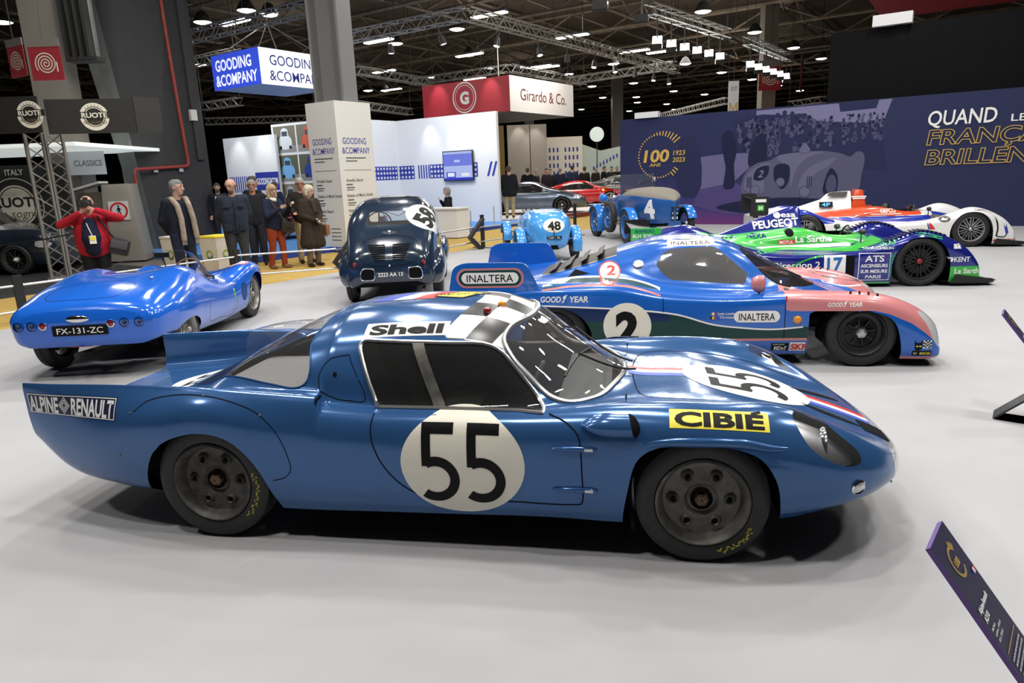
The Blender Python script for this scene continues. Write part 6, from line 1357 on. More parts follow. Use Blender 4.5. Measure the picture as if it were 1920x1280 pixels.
    prof = [(e0 + .03, zt - .06), (e0 + .2, zt - .10), (e1 - .04, zt - .13), (e1 - .02, zt - .115), (e0 + .2, zt - .085), (e0 + .03, zt - .04)]
    MB().prism(prof, -.9, .9, lambda u, v, w_: (u, w_, v)).obj('rear_wing', M['black'], car)
    for sd in (-1, 1):
        e = MB().prism(rpoly([(e0, zb, .02), (e0, zt, .03), (e1, zt, .03), (e1, zb, .02)]), -.008, .008, lambda u, v, w_, sd=sd: (u, sd * .9 + w_, v)).obj('wing_end_plate', cols['plate'] if sd < 0 else M['black'], car, smooth=False)
        if sd < 0: C.plate = e
        MB().box2((e0 + .12, sd * .25 - .01, .58), (e1 - .1, sd * .25 + .01, zt - .1)).obj('wing_strut', M['black'], car)
    artwork(C, fx, rx, k)
    return car
GREENP = mat('bright_green_paint', (.035, .44, .045), .28, coat=.5); DBLUE = mat('deep_blue_paint', (.012, .02, .22), .18, .2, coat=.8); WHT = mat('white_gloss_paint', (.80, .80, .80), .25, coat=.6)
def box_xz(x0, x1, z0, z1, y0=0, y1=9):
    return lambda v: np.where((np.abs(v[:, 1]) > y0) & (np.abs(v[:, 1]) < y1), np.maximum(np.maximum(x0 - v[:, 0], v[:, 0] - x1), np.maximum(z0 - v[:, 2], v[:, 2] - z1)), .05)
def art_green(C, fx, rx, k):
    W = M['white']; ST = mat('stripe_teal', (.02, .30, .12), .35)
    for sd in (-1, 1):
        a = lambda sh, n, m, x, z, **q: C.side(sh, n, m, x, z, sd, **q)
        a(rect(-.20, -.185, .20, .185), 'advert_frame', W, .765, .285, off=.001); a(rect(-.19, -.175, .19, .175), 'advert_plate', DBLUE, .765, .285, off=.002)
        for t, h, z, w_ in (('ATS', .085, .395, .24), ('ASCENSEURS', .045, .30, .34), ('SUR MESURE', .045, .225, .34), ('PARIS', .045, .15, .2)): a(text(t, h, .02, width=w_), 'advert_lettering', W, .765, z, off=.0035)
        a(rect(-.055, -.17, .055, .17), 'side_duct', M['matt'], .46, .27)
        a(rect(-.14, -.12, .14, .12), 'number_plate', W, .26, .33); a(text('17', .19, .03, width=.2), 'race_number', mat('number_blue', (.02, .13, .42), .4), .26, .33, off=.003)
        a(text('Direction 2', .085, .012, width=.62), 'advert_lettering', W, -.24, .33)
        a(text('KENT', .065, .02, width=.20), 'advert_lettering', W, fx + .50, .36); a(fill(disc(.035, 6)), 'advert_mark', W, fx + .36, .36)
        a(text('La Sarthe', .07, .025, width=.36), 'advert_lettering', W, fx + .60, .205)
        a(rect(-.05, -.03, .05, .03), 'advert_plate', W, fx + .43, .53)
        a(rect(-.19, -.026, .19, .026), 'advert_plate', mat('tyre_advert_blue', (.01, .03, .18), .4), .83, .53); a(text('MICHELIN', .03, .012, width=.26), 'advert_lettering', W, .86, .53, off=.003); a(fill([(-.03, -.012), (-.012, .018), (0, 0), (.012, .014), (.03, -.012)]), 'advert_mark', W, .69, .53, off=.003)
        a(text('La Sarthe', .085, .03, width=.50), 'advert_lettering', W, .10, .635, off=.003); a(rect(-.11, -.03, .11, .03), 'advert_plate', M['red'], -.27, .60); a(text('MOTUL', .042, .025, width=.19), 'advert_lettering', W, -.27, .60, off=.003)
        a(text('NEXA', .062, .02, width=.26), 'advert_lettering', DBLUE, -.66, .69, off=.003); a(text('PAYS DE LA', .055, .025, width=.36), 'advert_lettering', DBLUE, -1.12, .69, off=.003)
        a(fill(disc(.06, 24)), 'side_intake', M['matt'], -.22, .73)
        # diagonal hatching on the wing
        hs = []
        for q in range(13): hs.append(xf2(rect(-.10, -.007, .10, .007), 1, rot=.85, dx=-.17 + .03 * q, dy=-.0 + .004 * q))
        a(merge(*hs), 'hatching', ST, .87, .60, ml=.03); hs2 = [xf2(rect(-.06, -.006, .06, .006), 1, rot=.85, dx=.0, dy=-.16 + .032 * q) for q in range(9)]
        a(merge(*hs2), 'hatching', ST, .985, .33)
        C.sline([(-.75, .505), (-.3, .52), (.2, .50), (.6, .515), (.9, .60), (1.15 + k, .70), (1.36 + k, .70), (1.6 + k, .64)], .035, 'wing_line', GREENP, sd, off=.002)
        C.sline([(-.45, .16), (-.3, .3), (-.1, .40), (.12, .45)], .02, 'wing_line', GREENP, sd, off=.002)
        C.sline([(.45, .065), (.98, .065)], .02, 'sill_line', GREENP, sd, sub=6)
        lv = MB()
        for q in range(14):
            x = fx - .42 + .055 * q; p = C.at_top(x, sd * .80); lv.box(p, (.03, .20, .012), Matrix.Rotation(.5, 3, 'Y'))
        o = lv.obj('wing_louvres', M['black'], C.o)
        U = (-sd, 0, 0)
        C.fin(xf2(text('PEUGEOT', .105, .03, width=.62), rot=-sd * .08), 'advert_lettering', W, -.33, .835, sd)
        C.fin(text('esa', .075, .02, width=.20), 'advert_lettering', W, -.15, .955, sd); C.fin(fill(disc(.045, 20)), 'advert_mark', W, -.30, .945, sd)
    e = C.plate; O = lambda u, v: (-2.25 + u, -.909, .80 + v)
    DK = mat('plate_ink', (.005, .03, .12), .4)
    flat(text('RAPIDO', .045, .015, width=.26, shear=.2), 'advert_lettering', DK, e, O(-.02, .045), (1, 0, 0), (0, 0, 1), .002); flat(text('BLH', .05, .02, width=.11), 'advert_lettering', W, e, O(-.13, -.02), (1, 0, 0), (0, 0, 1), .002)
    flat(text('SORI', .045, .02, width=.12), 'advert_lettering', W, e, O(.02, -.02), (1, 0, 0), (0, 0, 1), .002); flat(text('itf', .055, .02, width=.09, shear=.2), 'advert_lettering', DK, e, O(.15, -.018), (1, 0, 0), (0, 0, 1), .002); flat(text('LMC', .05, .02, width=.12), 'advert_lettering', W, e, O(-.12, -.085), (1, 0, 0), (0, 0, 1), .002)
gcols = dict(body=DBLUE, green=GREENP, white=WHT, plate=GREENP, airbox=DBLUE, cuts=[
    (box_xz(-1.35, .86, .555, .83, 0, .60), 'green', ('body',)), (lambda v: np.where(np.abs(v[:, 1]) < .66, np.maximum(np.abs(v[:, 0] + .3) - .9, np.abs(v[:, 2] - .54 - .02 * v[:, 0]) - .022), .05), 'white', ('body', 'green')),
    (lambda v: np.maximum(v[:, 2] - .265, 1.70 - v[:, 0]), 'green', ('body',))])
lmp_green = build_lmp('blue and green open race car with number 17 and a green nose', (4.251, 10.292), -6.5, 2.8, gcols, art_green,
    [(-1.1, .70, .02, .10, .62), (-.75, .83, .03, .20, .64), (-.4, .955, .04, .24, .66), (-.12, 1.055, .05, .25, .66), (-.02, 1.07, .06, .25, .66), (.02, 1.04, .06, .25, .66)], .235, 'mesh', (-2.46, -2.045, .885, .66), M['black'], 1)
ORG = mat('orange_red_paint', (.62, .075, .02), .28, coat=.5); RBLUE = mat('royal_blue_paint', (.012, .035, .36), .25, coat=.6)
def art_white(C, fx, rx, k):
    W = M['white']
    for sd in (-1, 1):
        a = lambda sh, n, m, x, z, **q: C.side(sh, n, m, x, z, sd, **q)
        a(text('GEFCO', .075, .025, width=.30), 'advert_lettering', W, .12, .695, off=.003)
        a(rect(-.28, -.008, .28, .008), 'pinstripe', W, .08, .63, off=.003)
        a(fill(disc(.10, 28, ry=.06)), 'round_badge', M['steelgrey'], .88 + k, .54); a(fill([(-.06, -.02), (-.02, .025), (.02, .0), (.06, .025), (.03, -.025)]), 'badge_mark', W, .88 + k, .54, off=.003)
        a(fill([(-.02, .09), (.12, -.09), (.02, -.09)]), 'wing_flash', M['red'], .62 + k, .44); a(fill([(-.04, .10), (-.03, .10), (.03, -.09), (.0, -.09)]), 'wing_flash', RBLUE, .61 + k, .44)
        a(rect(-.24, -.02, .32, .02), 'nose_band', M['red'], fx + .60, .125); a(text('DUNLOP', .03, .015, width=.26), 'advert_lettering', W, fx + .60, .125, off=.003)
        C.sline([(fx + .02, .70), (fx + .2, .675), (fx + .36, .56), (fx + .43, .36), (fx + .42, .20)], .028, 'wing_band', M['ink'], sd)
        C.sline([(fx + .12, .715), (fx + .34, .64), (fx + .52, .47), (fx + .60, .25)], .05, 'wing_band', RBLUE, sd)
        C.sline([(fx + .42, .20), (fx + .56, .19), (fx + .60, .25)], .02, 'wing_band', M['ink'], sd)
        U = (-sd, 0, 0)
        flat(rect(-.12, -.06, .14, .06), 'number_panel', M['ink'], C.ab, (-1.0, sd * .232, .83), U, (0, -sd * .42, .9), .006); flat(text('4P', .08, .012, width=.16), 'number_mark', mat('lit_blue', (.05, .3, .8), .4, emit=(.05, .35, 1), es=1.2), C.ab, (-.99, sd * .232, .83), U, (0, -sd * .42, .9), .010)
        flat(rect(-.14, -.012, .14, .012), 'advert_line', W, C.ab, (-.36, sd * .168, .97), U, (0, -sd * .3, .95), .006); flat(rect(-.12, -.012, .12, .012), 'advert_line', W, C.ab, (-.36, sd * .176, .935), U, (0, -sd * .3, .95), .006)
        w_ = [(-.97, .165, 1.0), (-.93, .125, 1.055), (-.86, .10, 1.075), (-.56, .10, 1.08), (-.60, .165, .985)]
        mesh_obj('engine_window', [(x, sd * (y + .012), z) for x, y, z in w_], [tuple(range(5))], M['black'], C.ab, smooth=False)
        a(rect(-.25, -.01, .25, .01), 'pinstripe', W, -.55, .50, off=.003)
    e = C.plate
    flat(rect(-.1, -.03, .1, .03), 'advert_plate', W, e, (-2.35, -.909, .98), (1, 0, 0), (0, 0, 1), .002); flat(rect(-.06, -.055, .06, .055), 'advert_plate', M['green'], e, (-2.35, -.909, .84), (1, 0, 0), (0, 0, 1), .002); flat(text('M', .07, .02), 'advert_lettering', W, e, (-2.35, -.909, .84), (1, 0, 0), (0, 0, 1), .004)
wcols = dict(body=WHT, orange=ORG, blue=RBLUE, plate=M['black'], airbox=WHT, cuts=[
    (box_xz(-1.30, .75, .60, .85, 0, .62), 'orange', ('body',)),
    (lambda v: np.where(np.abs(v[:, 1]) < .72, np.maximum(np.abs(v[:, 0] + .05) - .95, np.abs(v[:, 2] - .54) - .05), .05), 'blue', ('body', 'orange')),
    (lambda v: np.where(np.abs(v[:, 1]) > .58, np.maximum(np.maximum(v[:, 0] + .95, -2.05 - v[:, 0]), .50 - v[:, 2]), .05), 'blue', ('body',)),
    (lambda v: np.where(np.abs(v[:, 1]) < .60, np.maximum(.95 - v[:, 0], v[:, 0] - 1.9), .05), 'blue', ('body',))])
lmp_white = build_lmp('white, orange and blue open race car with a tall orange airbox', (7.545, 14.412), -12, 3.0, wcols, art_white,
    [(-2.1, .77, .05, .18, .62), (-1.45, .80, .10, .24, .64), (-1.05, .93, .10, .26, .66), (-.95, 1.03, .10, .26, .66), (-.85, 1.07, .10, .26, .66), (-.5, 1.085, .10, .26, .66)], .225, 'mesh', (-2.53, -2.20, 1.06, .68), M['alu'], 2)
ob = MB()
ob.prism([(-.50, .70), (-.43, 1.115), (-.28, 1.105), (-.20, .70)], -.14, .14, lambda u, v, w_: (u, w_ * (1.5 if v < .8 else 1), v)).obj('roll_hoop_cover', ORG, lmp_white, bevel=.02)
# ================================================================ blue barquette, dark saloon, two vintage racers
def ledge(mb, c, r, w, a0, a1, t=.03, n=16):
    """cycle wing: curved strip over a wheel (c = wheel centre)"""
    mb.lathe([(r - .01, -w / 2), (r + t * .6, -w * .42), (r + t, -w * .2), (r + t * 1.1, 0), (r + t, w * .2), (r + t * .6, w * .42), (r - .01, w / 2), (r - .015, w * .4), (r + t * .6, 0), (r - .015, -w * .4)], c, 'y', n, closed=True, a0=a0, a1=a1)
def build_barquette():
    C = Car('race_car', 'bright blue open roadster with wraparound screen and plate FX-131-ZC', (-3.943, 7.808, 0), 93.6, group='historic race cars on the grey floor'); car = C.o
    bl = mat('bright_blue_paint', (.010, .12, .60), .16, .05, coat=.7)
    St = [
     (-1.735, [(.44, .325), (.51, .365), (.545, .48), (.55, .555), (.50, .595), (.42, .625), (.32, .64), (.22, .648), (.11, .65), (0, .65)]),
     (-1.70, [(.50, .322), (.575, .36), (.61, .48), (.615, .56), (.565, .62), (.47, .655), (.35, .675), (.24, .685), (.12, .69), (0, .69)]),
     (-1.45, [(.58, .325), (.66, .365), (.70, .48), (.695, .60), (.62, .69), (.51, .745), (.38, .765), (.26, .775), (.13, .785), (0, .785)]),
     (-1.09, [(.62, .27), (.69, .33), (.73, .46), (.72, .62), (.65, .74), (.55, .805), (.42, .835), (.28, .845), (.14, .85), (0, .85)]),
     (-.72, [(.63, .22), (.68, .28), (.72, .42), (.71, .59), (.655, .73), (.56, .84), (.43, .885), (.28, .875), (.14, .855), (0, .855)]),
     (-.42, [(.63, .20), (.68, .26), (.71, .40), (.70, .55), (.65, .68), (.56, .80), (.43, .865), (.28, .845), (.14, .79), (0, .79)]),
     (0, [(.64, .18), (.68, .25), (.70, .38), (.69, .49), (.66, .57), (.60, .62), (.50, .65), (.34, .665), (.17, .675), (0, .68)]),
     (.50, [(.64, .17), (.68, .25), (.70, .38), (.69, .48), (.66, .56), (.58, .615), (.46, .645), (.3, .655), (.15, .66), (0, .665)]),
     (.80, [(.66, .18), (.70, .26), (.715, .39), (.72, .52), (.70, .62), (.60, .685), (.47, .665), (.32, .65), (.16, .65), (0, .65)]),
     (1.09, [(.67, .20), (.715, .28), (.735, .42), (.74, .56), (.71, .665), (.60, .725), (.47, .685), (.32, .64), (.16, .62), (0, .62)]),
     (1.40, [(.62, .22), (.68, .28), (.71, .42), (.715, .54), (.69, .63), (.59, .675), (.46, .64), (.32, .59), (.16, .57), (0, .57)]),
     (1.62, [(.50, .28), (.58, .30), (.63, .38), (.63, .45), (.60, .51), (.51, .54), (.40, .53), (.28, .50), (.14, .49), (0, .49)]),
     (1.74, [(.25, .32), (.32, .33), (.36, .37), (.36, .40), (.34, .42), (.28, .43), (.22, .43), (.15, .425), (.08, .42), (0, .42)]),
    ]
    s = loft(St, 8, 7)
    fa = poly_sdf(rpoly([(.80, -.2), (.80, .35, .1), (.90, .53, .15), (1.13, .60, .2), (1.36, .52, .15), (1.46, .36, .1), (1.46, -.2)])); ra = poly_sdf(rpoly([(-1.46, -.2), (-1.42, .37, .15), (-1.09, .45, .25), (-.80, .36, .15), (-.76, -.2)]))
    for f in (fa, ra): s.cut(lambda v, f=f: np.where(np.abs(v[:, 1]) > .52, f(v[:, 0], v[:, 2]), .05), 'hole')
    s.t = ['hole' if t == 'under' and (abs(s.v[list(f)][:, 0].mean() - 1.13) < .3 or abs(s.v[list(f)][:, 0].mean() + 1.1) < .3) else t for f, t in zip(s.f, s.t)]
    ck = smooth_poly([(-.34, -.50), (-.42, -.25), (-.50, 0), (-.55, .15), (-.45, .35), (-.30, .50), (.1, .53), (.42, .44), (.5, .2), (.5, -.2), (.42, -.44), (.1, -.53)], 5)
    s.cut(f_top(ck, .45), 'cockpit')
    C.bv = s.bvh([t for t in set(s.t) if t not in ('hole', 'under')])
    s.obj(('body', 'cap0', 'cap1', 'under'), 'body', [bl, bl, bl, M['matt']], car)
    sk = sink(s, ('cockpit',), .30); sk.obj('cockpit', 'cockpit_floor', M['dark'], car)
    rimm = mat('silver_wire_rim', (.42, .41, .38), .4, .8)
    for sd in (-1, 1):
        wheel(car, (1.12, sd * .60, .295), .295, .14, .2, sd, 'wire', rimm, rimm, yaw=-.05); wheel(car, (-1.09, sd * .60, .305), .305, .15, .2, sd, 'wire', rimm, rimm)
        arch_well(car, [(1.12, .3)], .34, sd * .5, sd * .42); arch_well(car, [(-1.09, .28)], .33, sd * .5, sd * .42)
    st = MB(); st.box((-.05, -.25, .30), (.42, .40, .10)); st.box((-.30, -.25, .52), (.10, .40, .45), Matrix.Rotation(-.25, 3, 'Y')); st.obj('seat', M['black'], car, bevel=.03)
    m = MB(); m.box((.40, 0, .58), (.08, .95, .10)); m.obj('dashboard', M['black'], car, bevel=.02)
    o = MB().lathe([(.18 + .012 * math.cos(a), .012 * math.sin(a)) for a in [q * PI / 3 for q in range(6)]], n=28, closed=True).obj('steering_wheel', mat('wood_rim', (.18, .09, .03), .4), car); o.location = (.22, -.24, .70); o.rotation_euler = (0, -1.15, 0)
    for y in (-.35, -.15): o = MB().lathe([(.001, 0), (.045, 0), (.05, -.01)], n=16).obj('dial', M['chrome'], car); o.location = (.355, y, .60); o.rotation_euler = (0, -PI / 2, 0)
    # wraparound screen
    vs = []; N = 28
    for i in range(N + 1):
        t = i / N; a = -PI * .5 + PI * t; x = -.42 + (1.02 * math.cos(a) if True else 0); y = -.60 * math.sin(a) * (1 if abs(math.sin(a)) < .98 else 1)
        y = -math.copysign(abs(math.sin(a)) ** .8 * .60, math.sin(a)); x = -.48 + 1.08 * math.cos(a) ** .75 if math.cos(a) > 0 else -.48
        h = s.bvh(None).ray_cast(Vector((x, y, 2)), Vector((0, 0, -1))) if i == 0 else C.bv.ray_cast(Vector((x, y, 2)), Vector((0, 0, -1)))
        z0 = h[0].z if h[0] else .64
        hh = .02 + .30 * max(0, math.cos(a)) ** .55
        vs += [(x, y, z0 - .005), (x - .5 * hh, y * (1 - .25 * hh), z0 + hh * .55), (x - 1.0 * hh, y * (1 - .5 * hh), z0 + hh)]
    mesh_obj('windscreen', vs, [(3 * i + k, 3 * i + 3 + k, 3 * i + 4 + k, 3 * i + 1 + k) for i in range(N) for k in range(2)], M['plexi'], car, angle=180)
    MB().tube([vs[3 * i + 2] for i in range(N + 1)], .004, 5).obj('windscreen_edge', M['plexi'], car)
    m = MB(); m.box((.20, .02, .93), (.02, .16, .055)); m.tube([(.20, .02, .9), (.30, .02, .72)], .006, 5); m.obj('rear_view_mirror', M['black'], car)
    # tail panel: ports, lamps, plate, badge
    for y in (.535, .42, -.378, -.508):
        h = C.at_rear(y, .525); o = MB().lathe([(.001, -.03), (.034, -.03), (.040, .002), (.042, .004)], n=20).obj('tail_port', M['matt'], car); o.location = h + Vector((-.004, 0, 0)); o.rotation_euler = (0, -PI / 2, 0)
        o = MB().sphere((0, 0, 0), .018, 10, 6).obj('port_lamp', M['black'], car); o.location = h + Vector((-.012, -.006, 0))
    for y in (.322, -.262):
        h = C.at_rear(y, .52); m = MB(); m.lathe([(.026, .014), (.034, .012), (.038, 0)], n=20); m.mi = 1; m.lathe([(.001, .02), (.015, .018), (.026, .013)], n=20)
        o = m.obj('tail_lamp', [M['chrome'], M['lens_red']], car); o.location = h; o.rotation_euler = (0, -PI / 2, 0)
    C.rear(rect(-.24, -.046, .24, .046), 'number_plate', M['ink'], .01, .472, off=.008, ml=0); C.rear(text('FX-131-ZC', .055, .006, width=.40), 'plate_lettering', M['white'], .01, .472, off=.011, ml=0)
    h = C.at_rear(.02, .572); m = MB().sphere((0, 0, 0), 1, 18, 10, (.02, .10, .036)); o = m.obj('tail_badge', M['chrome'], car); o.location = h
    h = C.at_top(-1.15, -.42); m = MB().lathe([(.001, .03), (.012, .03), (.02, .024), (.02, .012), (.012, .0)], n=14); o = m.obj('filler_cap', M['chrome'], car); o.location = h
    C.tline([(-1.62, .28), (-1.62, -.1), (-1.58, -.25), (-1.45, -.32), (-1.30, -.33), (-1.24, -.25), (-1.25, .1), (-1.32, .33), (-1.45, .38), (-1.56, .36), (-1.62, .28)], .005, 'lid_gap', M['matt'])
    C.sline([(-.54, .53), (-.56, .30), (-.2, .25), (.30, .22), (.38, .30), (.40, .55)], .004, 'door_gap', M['matt']); C.sline([(-.66, .72), (-.70, .25)], .004, 'panel_gap', M['matt'])
    C.side(fill(disc(.085, 28, ry=.11)), 'side_vent', M['matt'], .655, .40, -1); C.side(fill(disc(.075, 28, ry=.10)), 'side_vent', mat('vent_lining', (.006, .05, .22), .5), .65, .40, -1, off=.003)
    C.side(merge(xf2(rect(-.02, -.05, .02, .03), 1, rot=.2), xf2(fill(disc(.02, 12)), 1, dy=.045), xf2(rect(-.008, -.06, .008, 0), 1, dx=.02, dy=-.05)), 'painted_emblem', M['green'], .33, .42, -1); C.side(fill(disc(.014, 10)), 'painted_emblem', M['yellow'], .34, .475, -1, off=.003)
    a = dict(O=(1.02, -.55, 1.6), U=(.2, -1, 0), V=(1, .2, 0), D=(0, 0, -1))
    for r, m, o in ((.115, M['red'], .001), (.095, M['white'], .002)): drape(fill(disc(r, 32)), 'number_roundel', m, car, C.bv, off=o, **a)
    drape(text('6', .11, .02), 'race_number', M['blue'], car, C.bv, off=.003, **a)
    m = MB(); m.tube([(-.9, -.05, .2), (-1.35, .02, .22), (-1.78, .06, .25)], .028, 10); m.obj('exhaust', M['black'], car)
    MB().box((-1.66, .05, .32), (.10, .20, .014)).obj('tow_bracket', M['red'], car)
    MB().tube([(-1.09, -.6, .30), (-1.09, .6, .30)], .03, 8).obj('rear_axle', M['dark'], car)
    return car
def build_saloon():
    C = Car('race_car', 'dark navy rounded saloon seen from behind with plate 2223 AA 13', (-1.631, 9.912, 0), 93.5, group='historic race cars on the grey floor'); car = C.o
    nv = mat('dark_navy_paint', (.010, .022, .045), .16, coat=.8)
    St = [
     (-.70, [(.36, .34), (.42, .36), (.45, .42), (.44, .50), (.40, .56), (.28, .60), (.14, .62), (0, .62)]),
     (-.64, [(.50, .28), (.545, .32), (.56, .42), (.54, .56), (.49, .66), (.35, .72), (.18, .745), (0, .75)]),
     (-.50, [(.56, .26), (.60, .32), (.61, .48), (.58, .66), (.525, .80), (.38, .87), (.2, .895), (0, .90)]),
     (-.34, [(.58, .26), (.615, .33), (.625, .54), (.60, .78), (.55, .93), (.41, 1.0), (.22, 1.02), (0, 1.025)]),
     (-.18, [(.60, .26), (.63, .33), (.635, .58), (.615, .86), (.575, 1.04), (.44, 1.14), (.23, 1.165), (0, 1.17)]),
     (.02, [(.60, .26), (.635, .33), (.64, .62), (.625, .92), (.585, 1.14), (.45, 1.26), (.24, 1.295), (0, 1.30)]),
     (.35, [(.60, .26), (.64, .33), (.65, .64), (.63, .95), (.585, 1.22), (.45, 1.36), (.24, 1.41), (0, 1.415)]),
     (.80, [(.60, .26), (.645, .33), (.65, .64), (.63, .94), (.58, 1.22), (.44, 1.37), (.24, 1.42), (0, 1.43)]),
     (1.20, [(.60, .26), (.645, .33), (.65, .62), (.63, .90), (.575, 1.12), (.43, 1.26), (.23, 1.31), (0, 1.32)]),
     (1.50, [(.60, .26), (.64, .33), (.64, .58), (.61, .80), (.54, .93), (.40, 1.0), (.2, 1.04), (0, 1.05)]),
     (1.85, [(.58, .26), (.61, .33), (.60, .52), (.54, .70), (.44, .80), (.32, .85), (.16, .88), (0, .89)]),
     (2.30, [(.52, .28), (.55, .34), (.52, .48), (.44, .60), (.35, .68), (.25, .72), (.12, .75), (0, .76)]),
     (2.62, [(.35, .34), (.38, .38), (.36, .44), (.30, .50), (.24, .53), (.16, .55), (.08, .56), (0, .56)]),
    ]
    s = loft(St, 7, 7)
    rw = rpoly([(-.335, 1.075, .05), (-.30, 1.245, .08), (.30, 1.245, .08), (.335, 1.075, .05)])
    g = poly_sdf(dense(rw, .04)); s.cut(lambda v: np.where(v[:, 0] < .3, g(v[:, 1], v[:, 2]), .05), 'rear_glass')
    ws = poly_sdf(dense(rpoly([(-.50, 1.02, .06), (-.44, 1.27, .08), (.44, 1.27, .08), (.50, 1.02, .06)]), .04)); s.cut(lambda v: np.where(v[:, 0] > 1.0, ws(v[:, 1], v[:, 2]), .05), 'windscreen')
    sg = poly_sdf(dense(rpoly([(.12, 1.0, .05), (.28, 1.24, .12), (1.06, 1.24, .08), (1.32, .98, .05)]), .04)); s.cut(lambda v: np.where(np.abs(v[:, 1]) > .45, sg(v[:, 0], v[:, 2]), .05), 'side_glass'); sides(s, 'side_glass')
    C.bv = s.bvh([t for t in set(s.t) if t != 'under'])
    s.obj(('body', 'cap0', 'cap1', 'under'), 'body', [nv, nv, nv, M['matt']], car)
    s.obj('rear_glass', 'rear_window', M['glass'], car); s.obj('windscreen', 'windscreen', M['glass'], car)
    for q in 'rl': s.obj('side_glass_' + q, 'side_window', M['glass'], car)
    for x in (0, 2.10):
        for sd in (-1, 1): wheel(car, (x, sd * .605, .30), .30, .135, .2, sd, 'steel', M['darksteel'], M['darksteel'])
    # rear and front wings
    for sd in (-1, 1):
        W = [(-.62, [(.50, .30), (.56, .30), (.60, .36), (.585, .46), (.52, .52)]), (-.50, [(.52, .27), (.64, .28), (.70, .40), (.665, .56), (.55, .64)]), (-.25, [(.52, .26), (.67, .28), (.73, .46), (.69, .68), (.56, .775)]), (.05, [(.55, .26), (.68, .28), (.735, .46), (.69, .70), (.58, .79)]), (.35, [(.60, .26), (.665, .28), (.715, .42), (.68, .62), (.61, .72)]), (.6, [(.62, .27), (.645, .28), (.66, .36), (.65, .48), (.63, .55)])]
        for nm, sx, ox in (('rear_wing', 1, 0), ('front_wing', -1, 2.12)):
            G_ = np.array([[(ox + sx * x, sd * y, z - (.03 if sx < 0 else 0)) for y, z in r] for x, r in W], float)
            A = np.stack([hermite(G_[:, j], 5) for j in range(5)], 1); B = np.stack([hermite(A[i], 5) for i in range(len(A))], 0); U, V = B.shape[:2]
            mesh_obj(nm, B.reshape(-1, 3), [(i * V + j, (i + 1) * V + j, (i + 1) * V + j + 1, i * V + j + 1) for i in range(U - 1) for j in range(V - 1)] + [tuple(range(V)), tuple((U - 1) * V + j for j in range(V))], nv, car)
            if sx > 0: MB().tube([Vector(B[i, V - 1]) + Vector((-.004, sd * .012, 0)) for i in range(0, U // 2 + 4)], .006, 5).obj('wing_beading', M['chrome'], car)
        h = C.at_rear(sd * .43, .60); m = MB(); m.lathe([(.001, .05), (.02, .045), (.028, .02), (.03, 0)], n=14); o = m.obj('tail_lamp', M['lens_red'], car); o.location = (h.x, sd * .455, .585); o.rotation_euler = (0, -PI / 2 + .5, 0)
        MB().box((h.x + .015, sd * .455, .535), (.04, .035, .05)).obj('reflector', M['lens_red'], car, bevel=.008)
        # bumper overrider openings
        pl = rpoly([(-.09, -.08, .05), (-.09, .07, .03), (.06, .085, .07), (.10, .02, .04), (.085, -.08, .03)]) if sd < 0 else rpoly([(.09, -.08, .05), (.09, .07, .03), (-.06, .085, .07), (-.10, .02, .04), (-.085, -.08, .03)])
        C.rear(fill(pl), 'grille_opening', M['matt'], sd * .315 - .02, .455, off=.004); P = []
        for u, v in pl:
            h = C.at_rear(sd * .315 - .02 - u, .455 + v); P.append(h + Vector((-.006, 0, 0)))
        MB().tube(P, .008, 6, closed=True).obj('grille_trim', M['chrome'], car)
        # louvred engine lid
        for k in range(8):
            z = .635 + .027 * k; y0, y1 = .05, .20 + .012 * k
            C.rear(rect(-y1 if sd > 0 else y0, -.009, -y0 if sd > 0 else y1, .009), 'lid_louvre', M['matt'], 0, z, off=.003)
    C.rear(rect(-.20, -.035, .20, .035), 'number_plate', nv, -.005, .445, off=.004); C.rear(text('2223 AA 13', .052, .02, width=.33), 'plate_lettering', M['white'], -.005, .445, off=.007)
    h = C.at_rear(0, .975); m = MB(); m.sphere(h, 1, 14, 8, (.022, .03, .03)); m.obj('lid_badge', M['chrome'], car); m = MB()
    for sd in (-1, 1): m.add([h + Vector((-.012, sd * .03, .01)), h + Vector((-.012, sd * .03, -.012)), h + Vector((-.005, sd * .12, 0))], [(0, 1, 2)])
    for k in (-1, 0, 1): m.box(h + Vector((-.008, 0, .012 * k)), (.01, .20 - .03 * abs(k), .005))
    m.obj('badge_wings', M['alu'], car); h = C.at_rear(0, .56); MB().sphere(h, .018, 10, 6).obj('lid_handle', M['chrome'], car)
    C.rear(stroke(hermite([(-.36, .86), (-.2, .92), (0, .935), (.2, .92), (.36, .86), (.40, .75), (.36, .62), (.2, .565), (0, .56), (-.2, .565), (-.36, .62), (-.40, .75), (-.36, .86)], 5), .006), 'lid_gap', M['matt'], 0, 0, ml=0)
    r_, u_ = Vector((.67, -.74, 0)), Vector((.43, .39, .81)); D_ = Vector((.6, .55, -.58)); a = dict(O=Vector((-.11, -.50, 1.155)) - D_, U=r_ * .8 + u_ * .6, V=u_ * .8 - r_ * .6, D=D_)
    drape(fill(disc(.265, 40)), 'number_roundel', M['white'], car, C.bv, **a); drape(text('58', .27, .05, width=.38), 'race_number', M['ink'], car, C.bv, off=.004, **a)
    o = MB().lathe([(.19 + .011 * math.cos(t), .011 * math.sin(t)) for t in [q * PI / 3 for q in range(6)]], n=28, closed=True)
    o.box((0, 0, 0), (.36, .02, .01)); o.lathe([(.001, .01), (.03, .008), (.035, -.01)], n=12); o = o.obj('steering_wheel', M['black'], car); o.location = (1.05, .30, 1.02); o.rotation_euler = (0, -1.1, 0)
    m = MB(); m.box2((-.1, -.58, .26), (1.5, .58, .30)); m.box((.25, 0, .62), (.12, 1.1, .60), Matrix.Rotation(-.2, 3, 'Y')); m.obj('cabin_trim', M['dark'], car)
